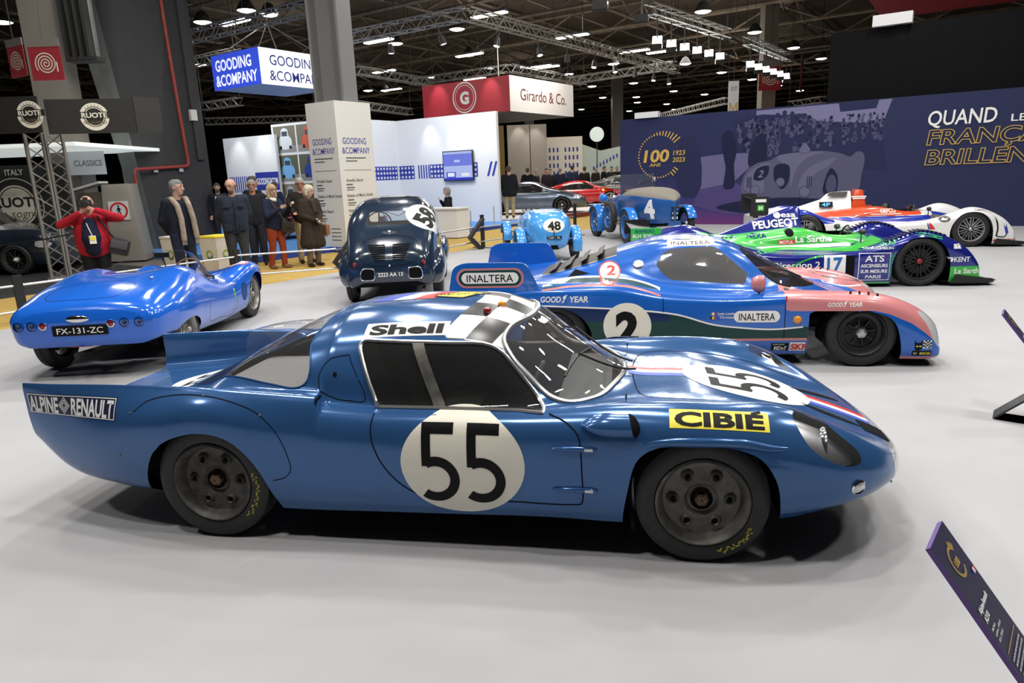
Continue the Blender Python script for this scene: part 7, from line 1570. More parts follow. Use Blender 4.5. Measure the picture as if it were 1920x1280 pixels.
    for y in (-.29, .29):
        st = MB(); st.box((.75, y, .50), (.45, .44, .14)); st.box((.52, y, .75), (.12, .44, .5), Matrix.Rotation(-.2, 3, 'Y')); st.obj('seat', M['black'], car, bevel=.04)
    MB().tube([(-.3, -.42, .2), (-.66, -.42, .21), (-.70, -.42, .18)], .02, 8).obj('exhaust', M['darksteel'], car)
    for q in range(2):
        h = C.at_side(1.25, 1.0, -1 if q else 1)[0]; MB().tube([(1.42, .02, 1.10), (1.30, .26 - .4 * q, 1.20)], .005, 5).obj('wiper_arm', M['black'], car)
    return car
def build_midget():
    R = Vector((1.302, 13.751, 0)); yaw = 97; a = math.radians(yaw); ctr = R + Vector((-math.sin(a), math.cos(a), 0)) * .54
    C = Car('race_car', 'small light blue vintage racer with number 48 on its rounded tail', (ctr.x, ctr.y, 0), yaw, group='historic race cars on the grey floor'); car = C.o
    lb = mat('light_blue_paint', (.06, .30, .70), .2, coat=.7)
    St = [(-.64, [(.08, .36), (.14, .38), (.17, .5), (.16, .60), (.11, .66), (0, .69)]), (-.56, [(.12, .29), (.24, .34), (.29, .52), (.275, .69), (.19, .78), (0, .815)]), (-.38, [(.17, .25), (.31, .32), (.38, .55), (.365, .78), (.26, .89), (0, .93)]), (-.05, [(.22, .24), (.37, .32), (.45, .55), (.43, .81), (.31, .945), (0, .985)]),
          (.3, [(.25, .24), (.39, .32), (.46, .55), (.44, .82), (.32, .96), (0, .995)]), (.75, [(.26, .24), (.40, .32), (.45, .55), (.44, .80), (.33, .88), (0, .89)]), (1.2, [(.24, .26), (.36, .32), (.40, .55), (.38, .78), (.27, .88), (0, .91)]), (1.8, [(.22, .28), (.30, .34), (.32, .5), (.30, .70), (.2, .80), (0, .82)]), (2.3, [(.18, .32), (.22, .38), (.24, .5), (.22, .62), (.14, .70), (0, .72)])]
    s = loft(St, 8, 7)
    s.cut(f_top(smooth_poly([(.36, -.36), (.36, .36), (.7, .38), (1.0, .34), (1.08, 0), (1.0, -.34), (.7, -.38)], 5), .6), 'cockpit')
    C.bv = s.bvh([t for t in set(s.t) if t != 'under'])
    s.obj(('body', 'cap0', 'cap1', 'under'), 'body', [lb, lb, lb, M['matt']], car); sink(s, ('cockpit',), .25).obj('cockpit', 'cockpit_floor', M['matt'], car)
    for x, r in ((0, .31), (2.15, .31)):
        for sd in (-1, 1):
            wheel(car, (x, sd * .54, r), r, .11, .22, sd, 'wire', M['darksteel'], M['darksteel'], n=32)
            m = MB(); ledge(m, (x, sd * .54, r), .33, .19, -.1 if x == 0 else .25, PI + (.35 if x == 0 else .1), .03); m.obj('mudguard', lb, car)
            MB().tube([(x, sd * .30, r), (x, sd * .54, r)], .025, 6).obj('axle', M['black'], car); MB().tube([(x - .20 * (x == 0), sd * .28, r + .1), (x - .30 * (x == 0), sd * .54, r + .15)], .014, 6).obj('mudguard_stay', lb, car)
    C.rear(fill(disc(.205, 40, ry=.125)), 'number_oval', M['cream'], -.03, .72, off=.003); C.rear(text('48', .15, .035, width=.25), 'race_number', M['ink'], -.03, .72, off=.006)
    h = C.at_rear(-.02, .50); m = MB().box(h + Vector((-.03, 0, 0)), (.01, .28, .05)); m.obj('number_plate', M['ink'], car); flat(text('7107 - RL', .032, .006, width=.23), 'plate_lettering', M['white'], car, h + Vector((-.036, 0, 0)), (0, -1, 0), (0, 0, 1), .001)
    MB().tube([h + Vector((-.02, 0, .02)), h + Vector((-.01, 0, .13))], .008, 6).obj('plate_bracket', M['black'], car)
    o = MB().lathe([(.17 + .01 * math.cos(t), .01 * math.sin(t)) for t in [q * PI / 3 for q in range(6)]], n=24, closed=True).obj('steering_wheel', M['black'], car); o.location = (.86, .17, .98); o.rotation_euler = (0, -1.0, 0)
    o = MB().lathe([(.001, 0), (.15, 0), (.15, .004), (.001, .004)], n=28).obj('aero_screen', M['plexi'], car); o.location = (1.08, .2, 1.03); o.rotation_euler = (0, 1.35, 0)
    m = MB(); m.tube([(1.0, -.5, .9), (1.0, -.42, .8)], .008); m.lathe([(.001, .0), (.04, .01), (.045, .03)], (1.0, -.5, .93), 'x', 12); m.obj('rear_view_mirror', M['chrome'], car)
    MB().tube([(.9, .46, .35), (.2, .50, .34), (-.25, .50, .36)], .03, 8).obj('exhaust', M['darksteel'], car)
    return car
def build_tourer():
    R = Vector((2.77, 16.35, 0)); yaw = 101; a = math.radians(yaw); ctr = R - Vector((-math.sin(a), math.cos(a), 0)) * .76
    C = Car('race_car', 'large blue vintage tourer with white 4s on a pointed tail and grey cover', (ctr.x, ctr.y, 0), yaw, group='historic race cars on the grey floor'); car = C.o
    db = mat('mid_blue_paint', (.014, .085, .30), .3, coat=.4); lb = mat('wing_blue_paint', (.02, .19, .66), .2, coat=.7); cv = mat('grey_canvas', (.20, .185, .155), .9, noise=.12, nscale=40); lea = mat('brown_leather', (.10, .05, .03), .6)
    St = [(-1.02, [(.012, .52), (.015, .6), (.018, .78), (.018, .93), (.012, .99), (0, 1.0)]), (-.75, [(.14, .48), (.17, .58), (.20, .78), (.215, 1.0), (.16, 1.07), (0, 1.10)]), (-.40, [(.28, .46), (.33, .57), (.38, .80), (.40, 1.06), (.30, 1.15), (0, 1.20)]), (.05, [(.40, .45), (.47, .57), (.53, .82), (.55, 1.10), (.42, 1.20), (0, 1.26)]), (.6, [(.46, .44), (.54, .56), (.58, .84), (.59, 1.10), (.46, 1.20), (0, 1.25)]), (1.0, [(.46, .44), (.54, .56), (.58, .84), (.58, 1.06), (.46, 1.10), (0, 1.12)]), (1.5, [(.42, .44), (.48, .56), (.52, .80), (.50, 1.0), (.38, 1.09), (0, 1.14)]), (2.1, [(.34, .48), (.38, .58), (.40, .78), (.38, .95), (.26, 1.03), (0, 1.06)]), (2.55, [(.30, .5), (.33, .6), (.34, .78), (.32, .92), (.22, .99), (0, 1.02)])]
    s = loft(St, 7, 6)
    s.cut(lambda v: np.maximum(v[:, 0] - .72, np.interp(v[:, 0], [-1.05, -.9, -.6, 0, .8], [.95, 1.0, 1.04, 1.09, 1.09]) - v[:, 2]), 'cover'); s.cut(f_top(smooth_poly([(.74, -.42), (.74, .42), (1.1, .46), (1.38, .4), (1.42, 0), (1.38, -.4), (1.1, -.46)], 4), .7), 'cockpit')
    C.bv = s.bvh([t for t in set(s.t) if t != 'under'])
    s.obj(('body', 'cap0', 'cap1', 'under'), 'body', [db, db, db, M['matt']], car); s.obj('cover', 'tonneau_cover', cv, car)['label'] = 'grey canvas tonneau cover'; sink(s, ('cockpit',), .3).obj('cockpit', 'cockpit_floor', lea, car)
    wr = mat('blue_wire_wheel', (.03, .16, .50), .4)
    for x in (0, 2.30):
        for sd in (-1, 1):
            wheel(car, (x, sd * .72, .39), .39, .15, .265, sd, 'wire', wr, M['chrome'], n=36)
            m = MB(); ledge(m, (x, sd * .72, .39), .43, .22, .55 if x == 0 else .5, PI + (-.35 if x == 0 else .55), .02); m.obj('mudguard', lb, car)
        MB().tube([(x, -.7, .39), (x, .7, .39)], .04, 8).obj('axle', M['black'], car)
    wheel(car, (1.25, .72, .55), .38, .14, .26, 1, 'wire', wr, M['chrome'], n=32)
    for sd in (-1, 1):
        MB().box((1.1, sd * .62, .40), (1.3, .18, .03)).obj('running_board', M['alu'], car)
        b = sd
        C.side(text('4', .40, .05), 'race_number', M['white'], -.42, .80, sd, off=.004)
        m = MB(); m.lathe([(.001, -.10), (.07, -.08), (.11, 0), (.115, .06), (.10, .065)], axis='x', n=18); o = m.obj('headlamp', lb, car); o.location = (2.35, sd * .50, .98)
    m = MB(); m.box((-.99, 0, .66), (.015, .16, .22)); m.obj('number_plate', M['ink'], car); flat(merge(xf2(text('7710', .055, .012, width=.14), dy=.05), xf2(text('BP 58', .055, .012, width=.14), dy=-.05)), 'plate_lettering', M['white'], car, (-1.0, 0, .66), (0, -1, 0), (0, 0, 1), .002)
    m = MB(); m.lathe([(.001, .03), (.04, .02), (.05, -.02)], (-1.0, 0, .83), 'z', 12); m.box((-1.0, 0, .83), (.03, .18, .03)); m.obj('tail_lamp', M['black'], car); MB().prism([(-.13, 0), (.13, 0), (.16, -.10), (-.16, -.10)], 0, .02, lambda u, v, w_: (-.98 - w_, u, .54 + v)).obj('tail_plate', db, car)
    m = MB(); m.box((1.46, 0, 1.36), (.012, 1.02, .42)); m.obj('windscreen', M['plexi'], car)
    for sd in (-1, 1):
        MB().tube([(1.46, sd * .52, 1.1), (1.46, sd * .52, 1.58)], .012, 6).obj('screen_post', M['chrome'], car); o = MB().sphere((1.5, sd * .56, 1.42), .05, 10, 8).obj('spot_lamp', M['chrome'], car)
    o = MB().lathe([(.22 + .012 * math.cos(t), .012 * math.sin(t)) for t in [q * PI / 3 for q in range(6)]], n=24, closed=True).obj('steering_wheel', M['black'], car); o.location = (1.25, -.25, 1.24); o.rotation_euler = (0, -.9, 0)
    m = MB(); m.tube([(.76, -.5, 1.16), (.74, 0, 1.2), (.76, .5, 1.16)], .06, 8); m.obj('seat_roll', lea, car)
    m = MB(); m.sphere((1.75, .42, 1.0), .07, 10, 8); m.tube([(1.6, .46, .9), (1.9, .46, .75), (1.7, .5, .5)], .05, 8); m.obj('engine_pipework', M['alu'], car)
    return car
barquette = build_barquette(); saloon = build_saloon(); midget = build_midget(); tourer = build_tourer()
# ================================================================ people
PEND = []
def cone(mb, a, ra, b, rb, n=12):
    a, b = Vector(a), Vector(b); d = b - a; L = max(d.length, 1e-4); k0 = len(mb.v)
    pr = [(max(1e-3, ra * math.sin(t)), -ra * math.cos(t)) for t in [PI / 2 * q / 3 for q in range(4)]] + [(max(1e-3, rb * math.cos(t)), L + rb * math.sin(t)) for t in [PI / 2 * q / 3 for q in range(4)]]
    mb.lathe(pr, n=n); q = Vector((0, 0, 1)).rotation_difference(d.normalized() if d.length > 1e-4 else Z)
    k = len(pr); mb.f += [tuple(k0 + i * k for i in range(n))[::-1], tuple(k0 + i * k + k - 1 for i in range(n))]; mb.m += [0, 0]
    for i in range(k0, len(mb.v)): mb.v[i] = q @ mb.v[i] + a
def chain(mb, pts):
    for (p, r), (q, s) in zip(pts, pts[1:]): cone(mb, p, r, q, s)
def blob(mb, name, m, parent, vox=.018, sm=4):
    o = mb.obj(name, m, parent, angle=180); md = o.modifiers.new('r', 'REMESH'); md.mode = 'VOXEL'; md.voxel_size = vox; md.use_smooth_shade = True
    s_ = o.modifiers.new('s', 'SMOOTH'); s_.iterations = sm; s_.factor = .5; PEND.append(o); return o
SK = {k: mat('skin_' + k, c, .55, noise=.05, nscale=12) for k, c in dict(fair=(.46, .27, .19), ruddy=(.45, .22, .15), pale=(.52, .34, .26)).items()}
_cm = {}
def cloth(c, r=.85):
    if c not in _cm: _cm[c] = mat('cloth', c, r, noise=.18, nscale=14, spec=.2, bump=.15)
    return _cm[c]
DEF = dict(h=1.75, build=1.0, skin='fair', arms=(((.25, .05, 1.15), (.24, -.03, .90)), ((.25, .05, 1.15), (.24, -.03, .90))), turn=0, nod=0, hair=(.10, .09, .085), style='short', coat=(.012, .014, .022), coat_to=.80, flare=.0, legs=(.02, .022, .03), shoes=(.02, .015, .012), stance=(0, 0), lod=0, lean=0, collar=None)
def person(label, x, y, rz, z0=0, cat='person', group=None, **kw):
    P = {**DEF, **kw}; s = P['h'] / 1.75; B = P['build']; vox = .030 if P['lod'] else .016
    def V(p): return Vector(p) * s + Vector((0, -P['lean'] * max(0, p[2] - .9) * s, 0))
    body = MB(); coat = MB(); leg = MB()
    hd = V((0, -.03, 1.63)); R = Matrix.Rotation(P['turn'], 3, 'Z') @ Matrix.Rotation(P['nod'], 3, 'X')
    H = lambda p: hd + R @ (Vector(p) * s)
    # head, face and neck
    cone(body, H((0, .012, .025)), .088 * s, H((0, -.012, .02)), .084 * s); cone(body, H((0, -.03, -.045)), .062 * s, H((0, -.042, -.085)), .040 * s); cone(body, H((0, -.086, .01)), .013 * s, H((0, -.108, -.028)), .017 * s); cone(body, H((0, -.078, -.072)), .02 * s, H((0, -.075, -.074)), .02 * s)
    for q in (-1, 1): cone(body, H((q * .085, .012, .015)), .016 * s, H((q * .086, .018, -.022)), .013 * s); cone(body, H((q * .035, -.075, .035)), .018 * s, H((q * .05, -.06, .02)), .018 * s)
    cone(body, V((0, .02, 1.40)), .062 * s, H((0, .02, -.05)), .055 * s)
    chain(body, [(V((0, 0, .95)), .11 * s), (V((0, 0, 1.2)), .11 * s), (V((0, .01, 1.40)), .07 * s)])
    for i, q in enumerate((-1, 1)):
        hip, kn, an = V((q * .095, 0, .92)), V((q * .105, -.02 + P['stance'][i] * .5, .50)), V((q * .11, .03 + P['stance'][i], .10))
        chain(body, [(hip, .07 * s), (kn, .05 * s), (an, .04 * s)])
        chain(leg, [(V((0, 0, .95)), .115 * s * B), (hip, .105 * s * B), (kn, .075 * s), (an + V((0, 0, -.02)) * 1, .062 * s)])
        to = an + Vector((q * .015, -.15, -.055)) * s
        sh = MB(); chain(sh, [(an + Vector((0, .03, -.04)) * s, .052 * s), (an + Vector((0, -.04, -.055)) * s, .045 * s), (to, .038 * s)])
        for v in sh.v: v.z = max(v.z, .004)
        P.setdefault('_sh', []).append(sh)
        el, wr = (V((q * a[0], a[1], a[2])) for a in P['arms'][i]); so = V((q * .185 * (.92 + .08 * B), .015, 1.405))
        chain(body, [(V((0, .01, 1.38)), .06 * s), (so, .055 * s), (el, .042 * s), (wr, .028 * s)])
        chain(coat, [(V((q * .06, .015, 1.40)), .075 * s), (so, .078 * s * (.9 + .1 * B)), (el, .066 * s), (el.lerp(wr, .93), .05 * s)])
        # hand: palm, four fingers, thumb
        d = (wr - el).normalized(); sd = d.cross(Vector((0, -1, .3))).normalized(); fw = P.get('grip', (0, 0))[i]
        nrm = d.cross(sd).normalized(); c0 = wr + d * .02 * s; c1 = wr + d * .085 * s
        for t in (-.022, 0, .022): cone(body, c0 + sd * t * s * .7, .014 * s, c1 + sd * t * s, .013 * s, 8)
        if not P['lod']:
            for f, (t, ln) in enumerate(((-.032, .06), (-.011, .072), (.011, .068), (.031, .052))):
                k1 = c1 + sd * t * s + (d * .5 + nrm * -.25).normalized() * ln * .5 * s; k2 = k1 + (d * (.7 - fw) + nrm * -(.35 + fw)).normalized() * ln * .55 * s
                cone(body, c1 + sd * t * s, .0095 * s, k1, .009 * s, 8); cone(body, k1, .009 * s, k2, .008 * s, 8)
            tb = c0 + sd * -.03 * s; t1 = tb + (d * .6 - sd * .6 - nrm * .4).normalized() * .04 * s; cone(body, tb, .012 * s, t1, .0105 * s, 8); cone(body, t1, .0105 * s, t1 + (d * .8 - nrm * .4).normalized() * .03 * s, .009 * s, 8)
    o = blob(body, 'person', SK[P['skin']], None, vox if P['lod'] else .0125, 3); o.location = (x, y, z0); o.rotation_euler = (0, 0, rz); tag(o, label, cat, group)
    # coat trunk
    ct = P['coat_to']; fl = P['flare']
    for q in (-1, 1):
        chain(coat, [(V((q * .10, .01, 1.37)), .095 * s * B), (V((q * .085 * B, 0, 1.15)), .115 * s * B), (V((q * .075 * B, 0, .98)), .115 * s * B), (V((q * (.08 + fl * .3), 0, ct + .08)), (.115 + fl * .5) * s * B)])
    chain(coat, [(V((0, .0, 1.36)), .10 * s), (V((0, -.005, 1.15)), .125 * s * B), (V((0, 0, .98)), .12 * s * B), (V((0, 0, ct + .08)), (.12 + fl * .5) * s * B)])
    if P.get('belly'): cone(coat, V((0, -.06, 1.1)), .15 * s * B, V((0, -.07, 1.02)), .15 * s * B)
    zc = ct * s
    for v in coat.v:
        if v.z < zc: v.z = zc + (v.z - zc) * .15
    blob(coat, 'coat', cloth(P['coat']), o, vox, 5); blob(leg, 'trousers', cloth(P['legs']), o, vox, 4)
    for sh in P['_sh']: blob(sh, 'shoe', cloth(P['shoes'], .45), o, vox * .8, 3)
    # eyes, brows, mouth
    if not P['lod']:
        e = MB(); 
        for q in (-1, 1): e.sphere(H((q * .034, -.090, .022)), .0085 * s, 8, 5)
        e.obj('eyes', M['ink'], o)
        b = MB(); b.tube([H((.026 * t, -.0945 + .008 * abs(t), -.062 - .003 * abs(t))) for t in (-1, -.5, 0, .5, 1)], .0045 * s, 6); b.obj('mouth', mat('lips', (.30, .11, .09), .6), o)
        b = MB()
        for q in (-1, 1): b.tube([H((q * .018, -.096, .042)), H((q * .05, -.084, .045))], .0045 * s, 5)
        b.obj('eyebrows', mat('brow', P['hair'], .8), o)
    # hair
    hm = mat('hair', P['hair'], .75, noise=.3, nscale=40)
    if P['style'] != 'bald':
        h = MB(); k0 = 0
        if P['style'] == 'short':
            cone(h, H((0, .03, .045)), .088 * s, H((0, -.015, .058)), .076 * s); cone(h, H((0, .045, -.01)), .075 * s, H((0, .05, -.04)), .06 * s)
            for q in (-1, 1): cone(h, H((q * .062, .03, .02)), .034 * s, H((q * .066, .0, .03)), .03 * s)
        elif P['style'] == 'fringe':
            for q in (-1, 1): cone(h, H((q * .05, .055, .0)), .05 * s, H((q * .072, .015, .0)), .03 * s)
        elif P['style'] == 'bob':
            cone(h, H((0, .03, .05)), .098 * s, H((0, -.02, .062)), .082 * s); cone(h, H((0, .05, .02)), .095 * s, H((0, .055, -.09)), .07 * s)
            for q in (-1, 1): chain(h, [(H((q * .062, .0, .05)), .045 * s), (H((q * .085, .01, -.03)), .036 * s), (H((q * .08, .0, -.13 if P.get('long') else -.07)), .032 * s)])
        blob(h, 'hair', hm, o, vox * .9, 3)
    if P.get('glasses'):
        g = MB()
        for q in (-1, 1): g.lathe([(.026 * s, -.002), (.030 * s, 0), (.026 * s, .002)], n=14); k = len(g.v) - 42; 
        g = MB()
        for q in (-1, 1): g.tube([H((q * .036 + .028 * math.cos(t), -.108, .02 + .022 * math.sin(t))) for t in [2 * PI * w_ / 12 for w_ in range(12)]], .0035 * s, 5, closed=True); g.tube([H((q * .062, -.106, .026)), H((q * .088, .01, .026))], .003 * s, 5)
        g.obj('glasses', M['ink'], o)
    return o, V, H
D2 = lambda p: None
BACK = (((.25, .09, 1.14), (.10, .17, .93)), ((.25, .09, 1.14), (.10, .17, .95)))
# photographer in the red jacket
o, V, H = person('man in an open red jacket aiming a camera at the blue roadster', -6.07, 10.28, math.radians(24), h=1.62, build=1.28, skin='ruddy', style='fringe', hair=(.30, .29, .28), coat=(.36, .012, .025), coat_to=.80, legs=(.010, .010, .012), turn=.05, nod=.12, belly=True, arms=(((.40, -.06, 1.32), (.09, -.21, 1.49)), ((.43, -.08, 1.38), (.11, -.24, 1.53))), grip=(.4, .4))
sh = MB(); chain(sh, [(V((0, -.13, 1.32)), .09), (V((0, -.17, 1.10)), .135), (V((0, -.14, .92)), .11)]); blob(sh, 'shirt', cloth((.010, .012, .030)), o)
t = MB(); t.box(V((.03, -.305, 1.08)), (.085, .006, .115)); t.obj('badge', M['cream'], o); t = MB().box(V((.03, -.310, 1.10)), (.07, .003, .05)).obj('badge_print', M['yellow'], o)
MB().tube([V((-.05, -.12, 1.42)), V((-.02, -.25, 1.30)), V((.03, -.30, 1.14))], .005, 5).obj('lanyard', M['white'], o)
t = thing('camera', 'black camera held up to the face of the man in red', 'camera', o.location, o.rotation_euler.z); W_ = H((.0, -.15, .02))
MB().box(W_, (.14, .07, .10)).obj('camera_body', M['black'], t, bevel=.012); MB().lathe([(.001, -.12), (.036, -.12), (.042, -.05), (.042, 0)], W_ + Vector((.01, -.03, -.01)), 'y', 18).obj('lens_barrel', M['black'], t); MB().lathe([(.001, -.117), (.033, -.117)], W_ + Vector((.01, -.03, -.01)), 'y', 18).obj('lens_glass', M['lens'], t); MB().box(W_ + Vector((0, 0, .065)), (.06, .05, .04)).obj('viewfinder', M['black'], t, bevel=.01)
t = thing('shoulder_bag', 'black shoulder bag at the hip of the man in red', 'bag', o.location, o.rotation_euler.z)
MB().box(V((.36, -.10, .93)), (.26, .16, .24), Matrix.Rotation(.3, 3, 'Y')).obj('bag_body', M['black'], t, bevel=.04); MB().tube([V((.30, -.06, 1.05)), V((.21, -.16, 1.25)), V((.12, -.12, 1.44))], .013, 5).obj('bag_strap', M['black'], t); MB().box(V((.36, -.19, .97)), (.22, .02, .12), Matrix.Rotation(.3, 3, 'Y')).obj('bag_flap', M['dark'], t, bevel=.01)
# man with the beige scarf
o, V, H = person('grey haired man in navy jacket with a long beige scarf', -5.29, 11.42, math.radians(58), h=1.80, hair=(.16, .155, .15), coat=(.010, .012, .022), coat_to=.86, legs=(.014, .018, .035), turn=.55, arms=BACK, build=1.02)
def scarf(o, V, c, pts, n='scarf', r=.045, fringe=True):
    m = MB(); 
    for p in pts: chain(m, [(V(q), r) for q in p])
    b = blob(m, n, cloth(c), o, .014, 3); return b
scarf(o, V, (.30, .24, .19), [[(-.10, .09, 1.44), (-.12, -.04, 1.46), (-.10, -.13, 1.36), (-.085, -.165, 1.15), (-.08, -.16, .84)], [(-.10, .09, 1.44), (.10, .09, 1.44), (.12, -.04, 1.46), (.10, -.13, 1.36), (.12, -.165, 1.15), (.15, -.15, .86)]])
m = MB()
for x_ in (-.08, .15):
    for k in range(7): m.tube([V((x_ - .035 + .012 * k, -.165, .83)), V((x_ - .037 + .012 * k, -.165, .755))], .004, 4)
m.obj('scarf_fringe', cloth((.34, .27, .21)), o)
# man in the quilted jacket
o, V, H = person('bald bearded man in a navy quilted jacket and grey trousers', -4.85, 12.56, math.radians(24), h=1.80, style='fringe', hair=(.07, .055, .045), coat=(.022, .027, .043), coat_to=.80, legs=(.035, .037, .04), turn=-.55, nod=.35, arms=BACK, build=1.15)
m = MB(); chain(m, [(H((0, -.055, -.075)), .045), (H((0, -.05, -.085)), .05)]); blob(m, 'beard', mat('beard', (.10, .075, .06), .8), o, .012, 2)
q = MB(); q.box(V((.0, -.155, 1.1)), (.012, .02, .55)); q.obj('zip', M['ink'], o)
for x_, z_ in ((-.12, .93), (.12, .93), (-.12, 1.28), (.12, 1.28)): MB().box(V((x_, -.14, z_)), (.13, .03, .13 if z_ < 1.1 else .04)).obj('pocket', cloth((.018, .022, .036)), o, bevel=.01)
person('grey haired man in glasses behind the quilted jacket', -5.30, 14.87, math.radians(12), h=1.78, hair=(.25, .24, .23), coat=(.015, .016, .022), legs=(.02, .024, .04), glasses=True, turn=.1, skin='ruddy'); person('dark haired visitor hidden behind the grey haired man in glasses', -5.62, 15.8, math.radians(150), h=1.86, hair=(.05, .045, .04), coat=(.012, .012, .014))
# woman photographing with a phone
o, V, H = person('blonde woman in navy coat and rust trousers holding up a phone', -4.68, 14.14, math.radians(66), h=1.66, skin='pale', style='bob', long=True, hair=(.42, .30, .17), coat=(.012, .016, .035), coat_to=.80, legs=(.26, .045, .02), shoes=(.22, .13, .07), turn=-.3, glasses=True, build=1.18, arms=(((.30, -.10, 1.12), (.12, -.32, 1.27)), ((.26, -.14, 1.13), (.10, -.40, 1.32))), grip=(.3, .3), stance=(.06, -.10))
scarf(o, V, (.62, .58, .52), [[(-.07, .03, 1.46), (0, -.08, 1.44), (.07, .03, 1.46), (0, .08, 1.46), (-.07, .03, 1.46)]], 'neck_scarf', .045)
t = thing('phone', 'dark phone held up by the blonde woman', 'phone', o.location, o.rotation_euler.z); MB().box(V((.0, -.44, 1.40)), (.075, .012, .15)).obj('phone_case', M['black'], t, bevel=.004); MB().box(V((.0, -.433, 1.40)), (.066, .002, .135)).obj('phone_screen', M['lens'], t)
t = thing('shoulder_bag', 'brown leather bag across the body of the blonde woman', 'bag', o.location, o.rotation_euler.z); bg_ = mat('bag_leather', (.035, .026, .02), .5); MB().box(V((.17, -.20, .86)), (.30, .10, .22), Matrix.Rotation(.15, 3, 'Y')).obj('bag_body', bg_, t, bevel=.03); MB().box(V((.17, -.255, .91)), (.28, .014, .13), Matrix.Rotation(.15, 3, 'Y')).obj('bag_flap', bg_, t, bevel=.006); MB().tube([V((.10, -.19, .95)), V((.0, -.20, 1.15)), V((-.13, -.10, 1.40))], .009, 5).obj('bag_strap', mat('strap_leather', (.14, .075, .03), .6), t)
# elderly couple
o, V, H = person('elderly woman with short white hair in a long brown coat', -3.97, 14.25, math.radians(52), h=1.62, skin='pale', style='bob', hair=(.50, .44, .34), coat=(.030, .022, .016), coat_to=.42, flare=.10, legs=(.12, .095, .07), shoes=(.03, .02, .015), turn=.3, nod=.2, build=1.18, arms=(((.25, -.02, 1.12), (.06, -.20, 1.02)), ((.25, -.02, 1.12), (.04, -.22, 1.0))), grip=(.5, .5))
m = MB(); 
for q in (-1, 1): chain(m, [(V((q * .06, -.20, 1.02)), .036), (V((q * .01, -.25, .98)), .034)])
blob(m, 'gloves', M['ink'], o, .012, 2); scarf(o, V, (.05, .035, .025), [[(-.08, .03, 1.46), (0, -.09, 1.42), (.08, .03, 1.46), (0, .09, 1.46), (-.08, .03, 1.46)], [(0, -.10, 1.42), (.03, -.14, 1.2)]], 'neck_scarf', .05)
t = thing('handbag', 'tan handbag hanging beside the long brown coat', 'bag', o.location, o.rotation_euler.z); MB().box(V((.33, -.02, .78)), (.10, .24, .22)).obj('bag_body', mat('tan_leather', (.22, .11, .05), .5), t, bevel=.03); MB().tube([V((.33, -.08, .88)), V((.27, -.05, 1.05)), V((.33, .06, .88))], .01, 5).obj('bag_handle', mat('tan_strap', (.20, .10, .05), .5), t)
person('elderly man in glasses and dark jacket behind the long brown coat', -4.33, 14.95, math.radians(35), h=1.78, hair=(.30, .29, .27), coat=(.016, .013, .011), legs=(.38, .31, .20), glasses=True, turn=-.2, nod=.15, build=1.12, skin='ruddy', arms=(((.28, .02, 1.14), (.24, -.16, 1.06)), ((.25, .05, 1.15), (.2, -.1, .95))))
person('young person in a dark blue suit near the photo panel', -6.6, 20.3, math.radians(165), h=1.74, hair=(.06, .045, .03), coat=(.014, .022, .06), legs=(.01, .012, .02), lod=1)
o, V, H = person('bearded man in dark jacket and white shirt at the pillar edge', -8.0, 19.75, math.radians(15), h=1.76, hair=(.05, .04, .03), coat=(.012, .014, .02), turn=.2)
m = MB(); m.box(V((0, -.135, 1.15)), (.14, .04, .5)); m.obj('shirt', M['white'], o, bevel=.02); m = MB(); chain(m, [(H((0, -.055, -.075)), .045), (H((0, -.05, -.085)), .05)]); blob(m, 'beard', mat('beard_dark', (.05, .04, .03), .8), o, .012, 2)
# woman seated at the counter, seen in profile
person('grey haired woman in black seated at the white counter', -1.75, 21.2, math.radians(-70), z0=-.28, h=1.66, style='bob', hair=(.22, .21, .21), coat=(.010, .010, .012), legs=(.01, .01, .012), skin='pale', arms=(((.27, -.05, 1.15), (.10, -.22, 1.36)), ((.25, -.12, 1.12), (.15, -.35, 1.08))))
# man seen from behind and the far crowd
person('man in black coat and beige trousers seen from behind by the white booth', .12, 25.4, math.radians(185), z0=.15, h=1.84, hair=(.06, .04, .03), coat=(.010, .011, .014), coat_to=.74, flare=.05, legs=(.40, .31, .17), shoes=(.10, .06, .03), build=1.22, lod=1)
CR = [(.95, 30.5, 170, 1.80, (.008, .008, .010)), (1.35, 31.2, 60, 1.72, (.010, .010, .011)), (1.95, 33.9, 40, 1.76, (.014, .014, .02)), (2.2, 35.1, 20, 1.72, (.02, .016, .016)), (2.62, 34.2, 190, 1.78, (.012, .016, .035)), (3.25, 34.6, 185, 1.86, (.016, .022, .05)), (3.75, 33.8, 150, 1.78, (.008, .008, .008)), (4.9, 38.6, 30, 1.74, (.02, .015, .014)), (5.4, 39.0, 60, 1.78, (.010, .010, .012)), (5.75, 38.6, -20, 1.76, (.02, .018, .016)), (6.1, 39, 10, 1.76, (.012, .011, .012)), (6.5, 38.6, 40, 1.74, (.05, .035, .03)), (7.0, 39.6, -40, 1.78, (.014, .012, .012))]
ORD = ['first', 'second', 'third', 'fourth', 'fifth', 'sixth', 'seventh', 'eighth', 'ninth', 'tenth', 'eleventh', 'twelfth', 'thirteenth']
for i, (x, y, a, h, c) in enumerate(CR):
    person('visitor in dark clothes, %s from the left in the far crowd' % ORD[i], x, y, math.radians(a), z0=.15, group='far crowd behind the red car', h=h, coat=c, lod=1, hair=[(.05, .04, .03), (.20, .19, .18), (.03, .025, .02)][i % 3], build=1.05 + .1 * (i % 3), coat_to=.76)
dg = bpy.context.evaluated_depsgraph_get()
for o in PEND:
    me = bpy.data.meshes.new_from_object(o.evaluated_get(dg)); 
    o.modifiers.clear(); o.data = me
    me.polygons.foreach_set('use_smooth', [True] * len(me.polygons))
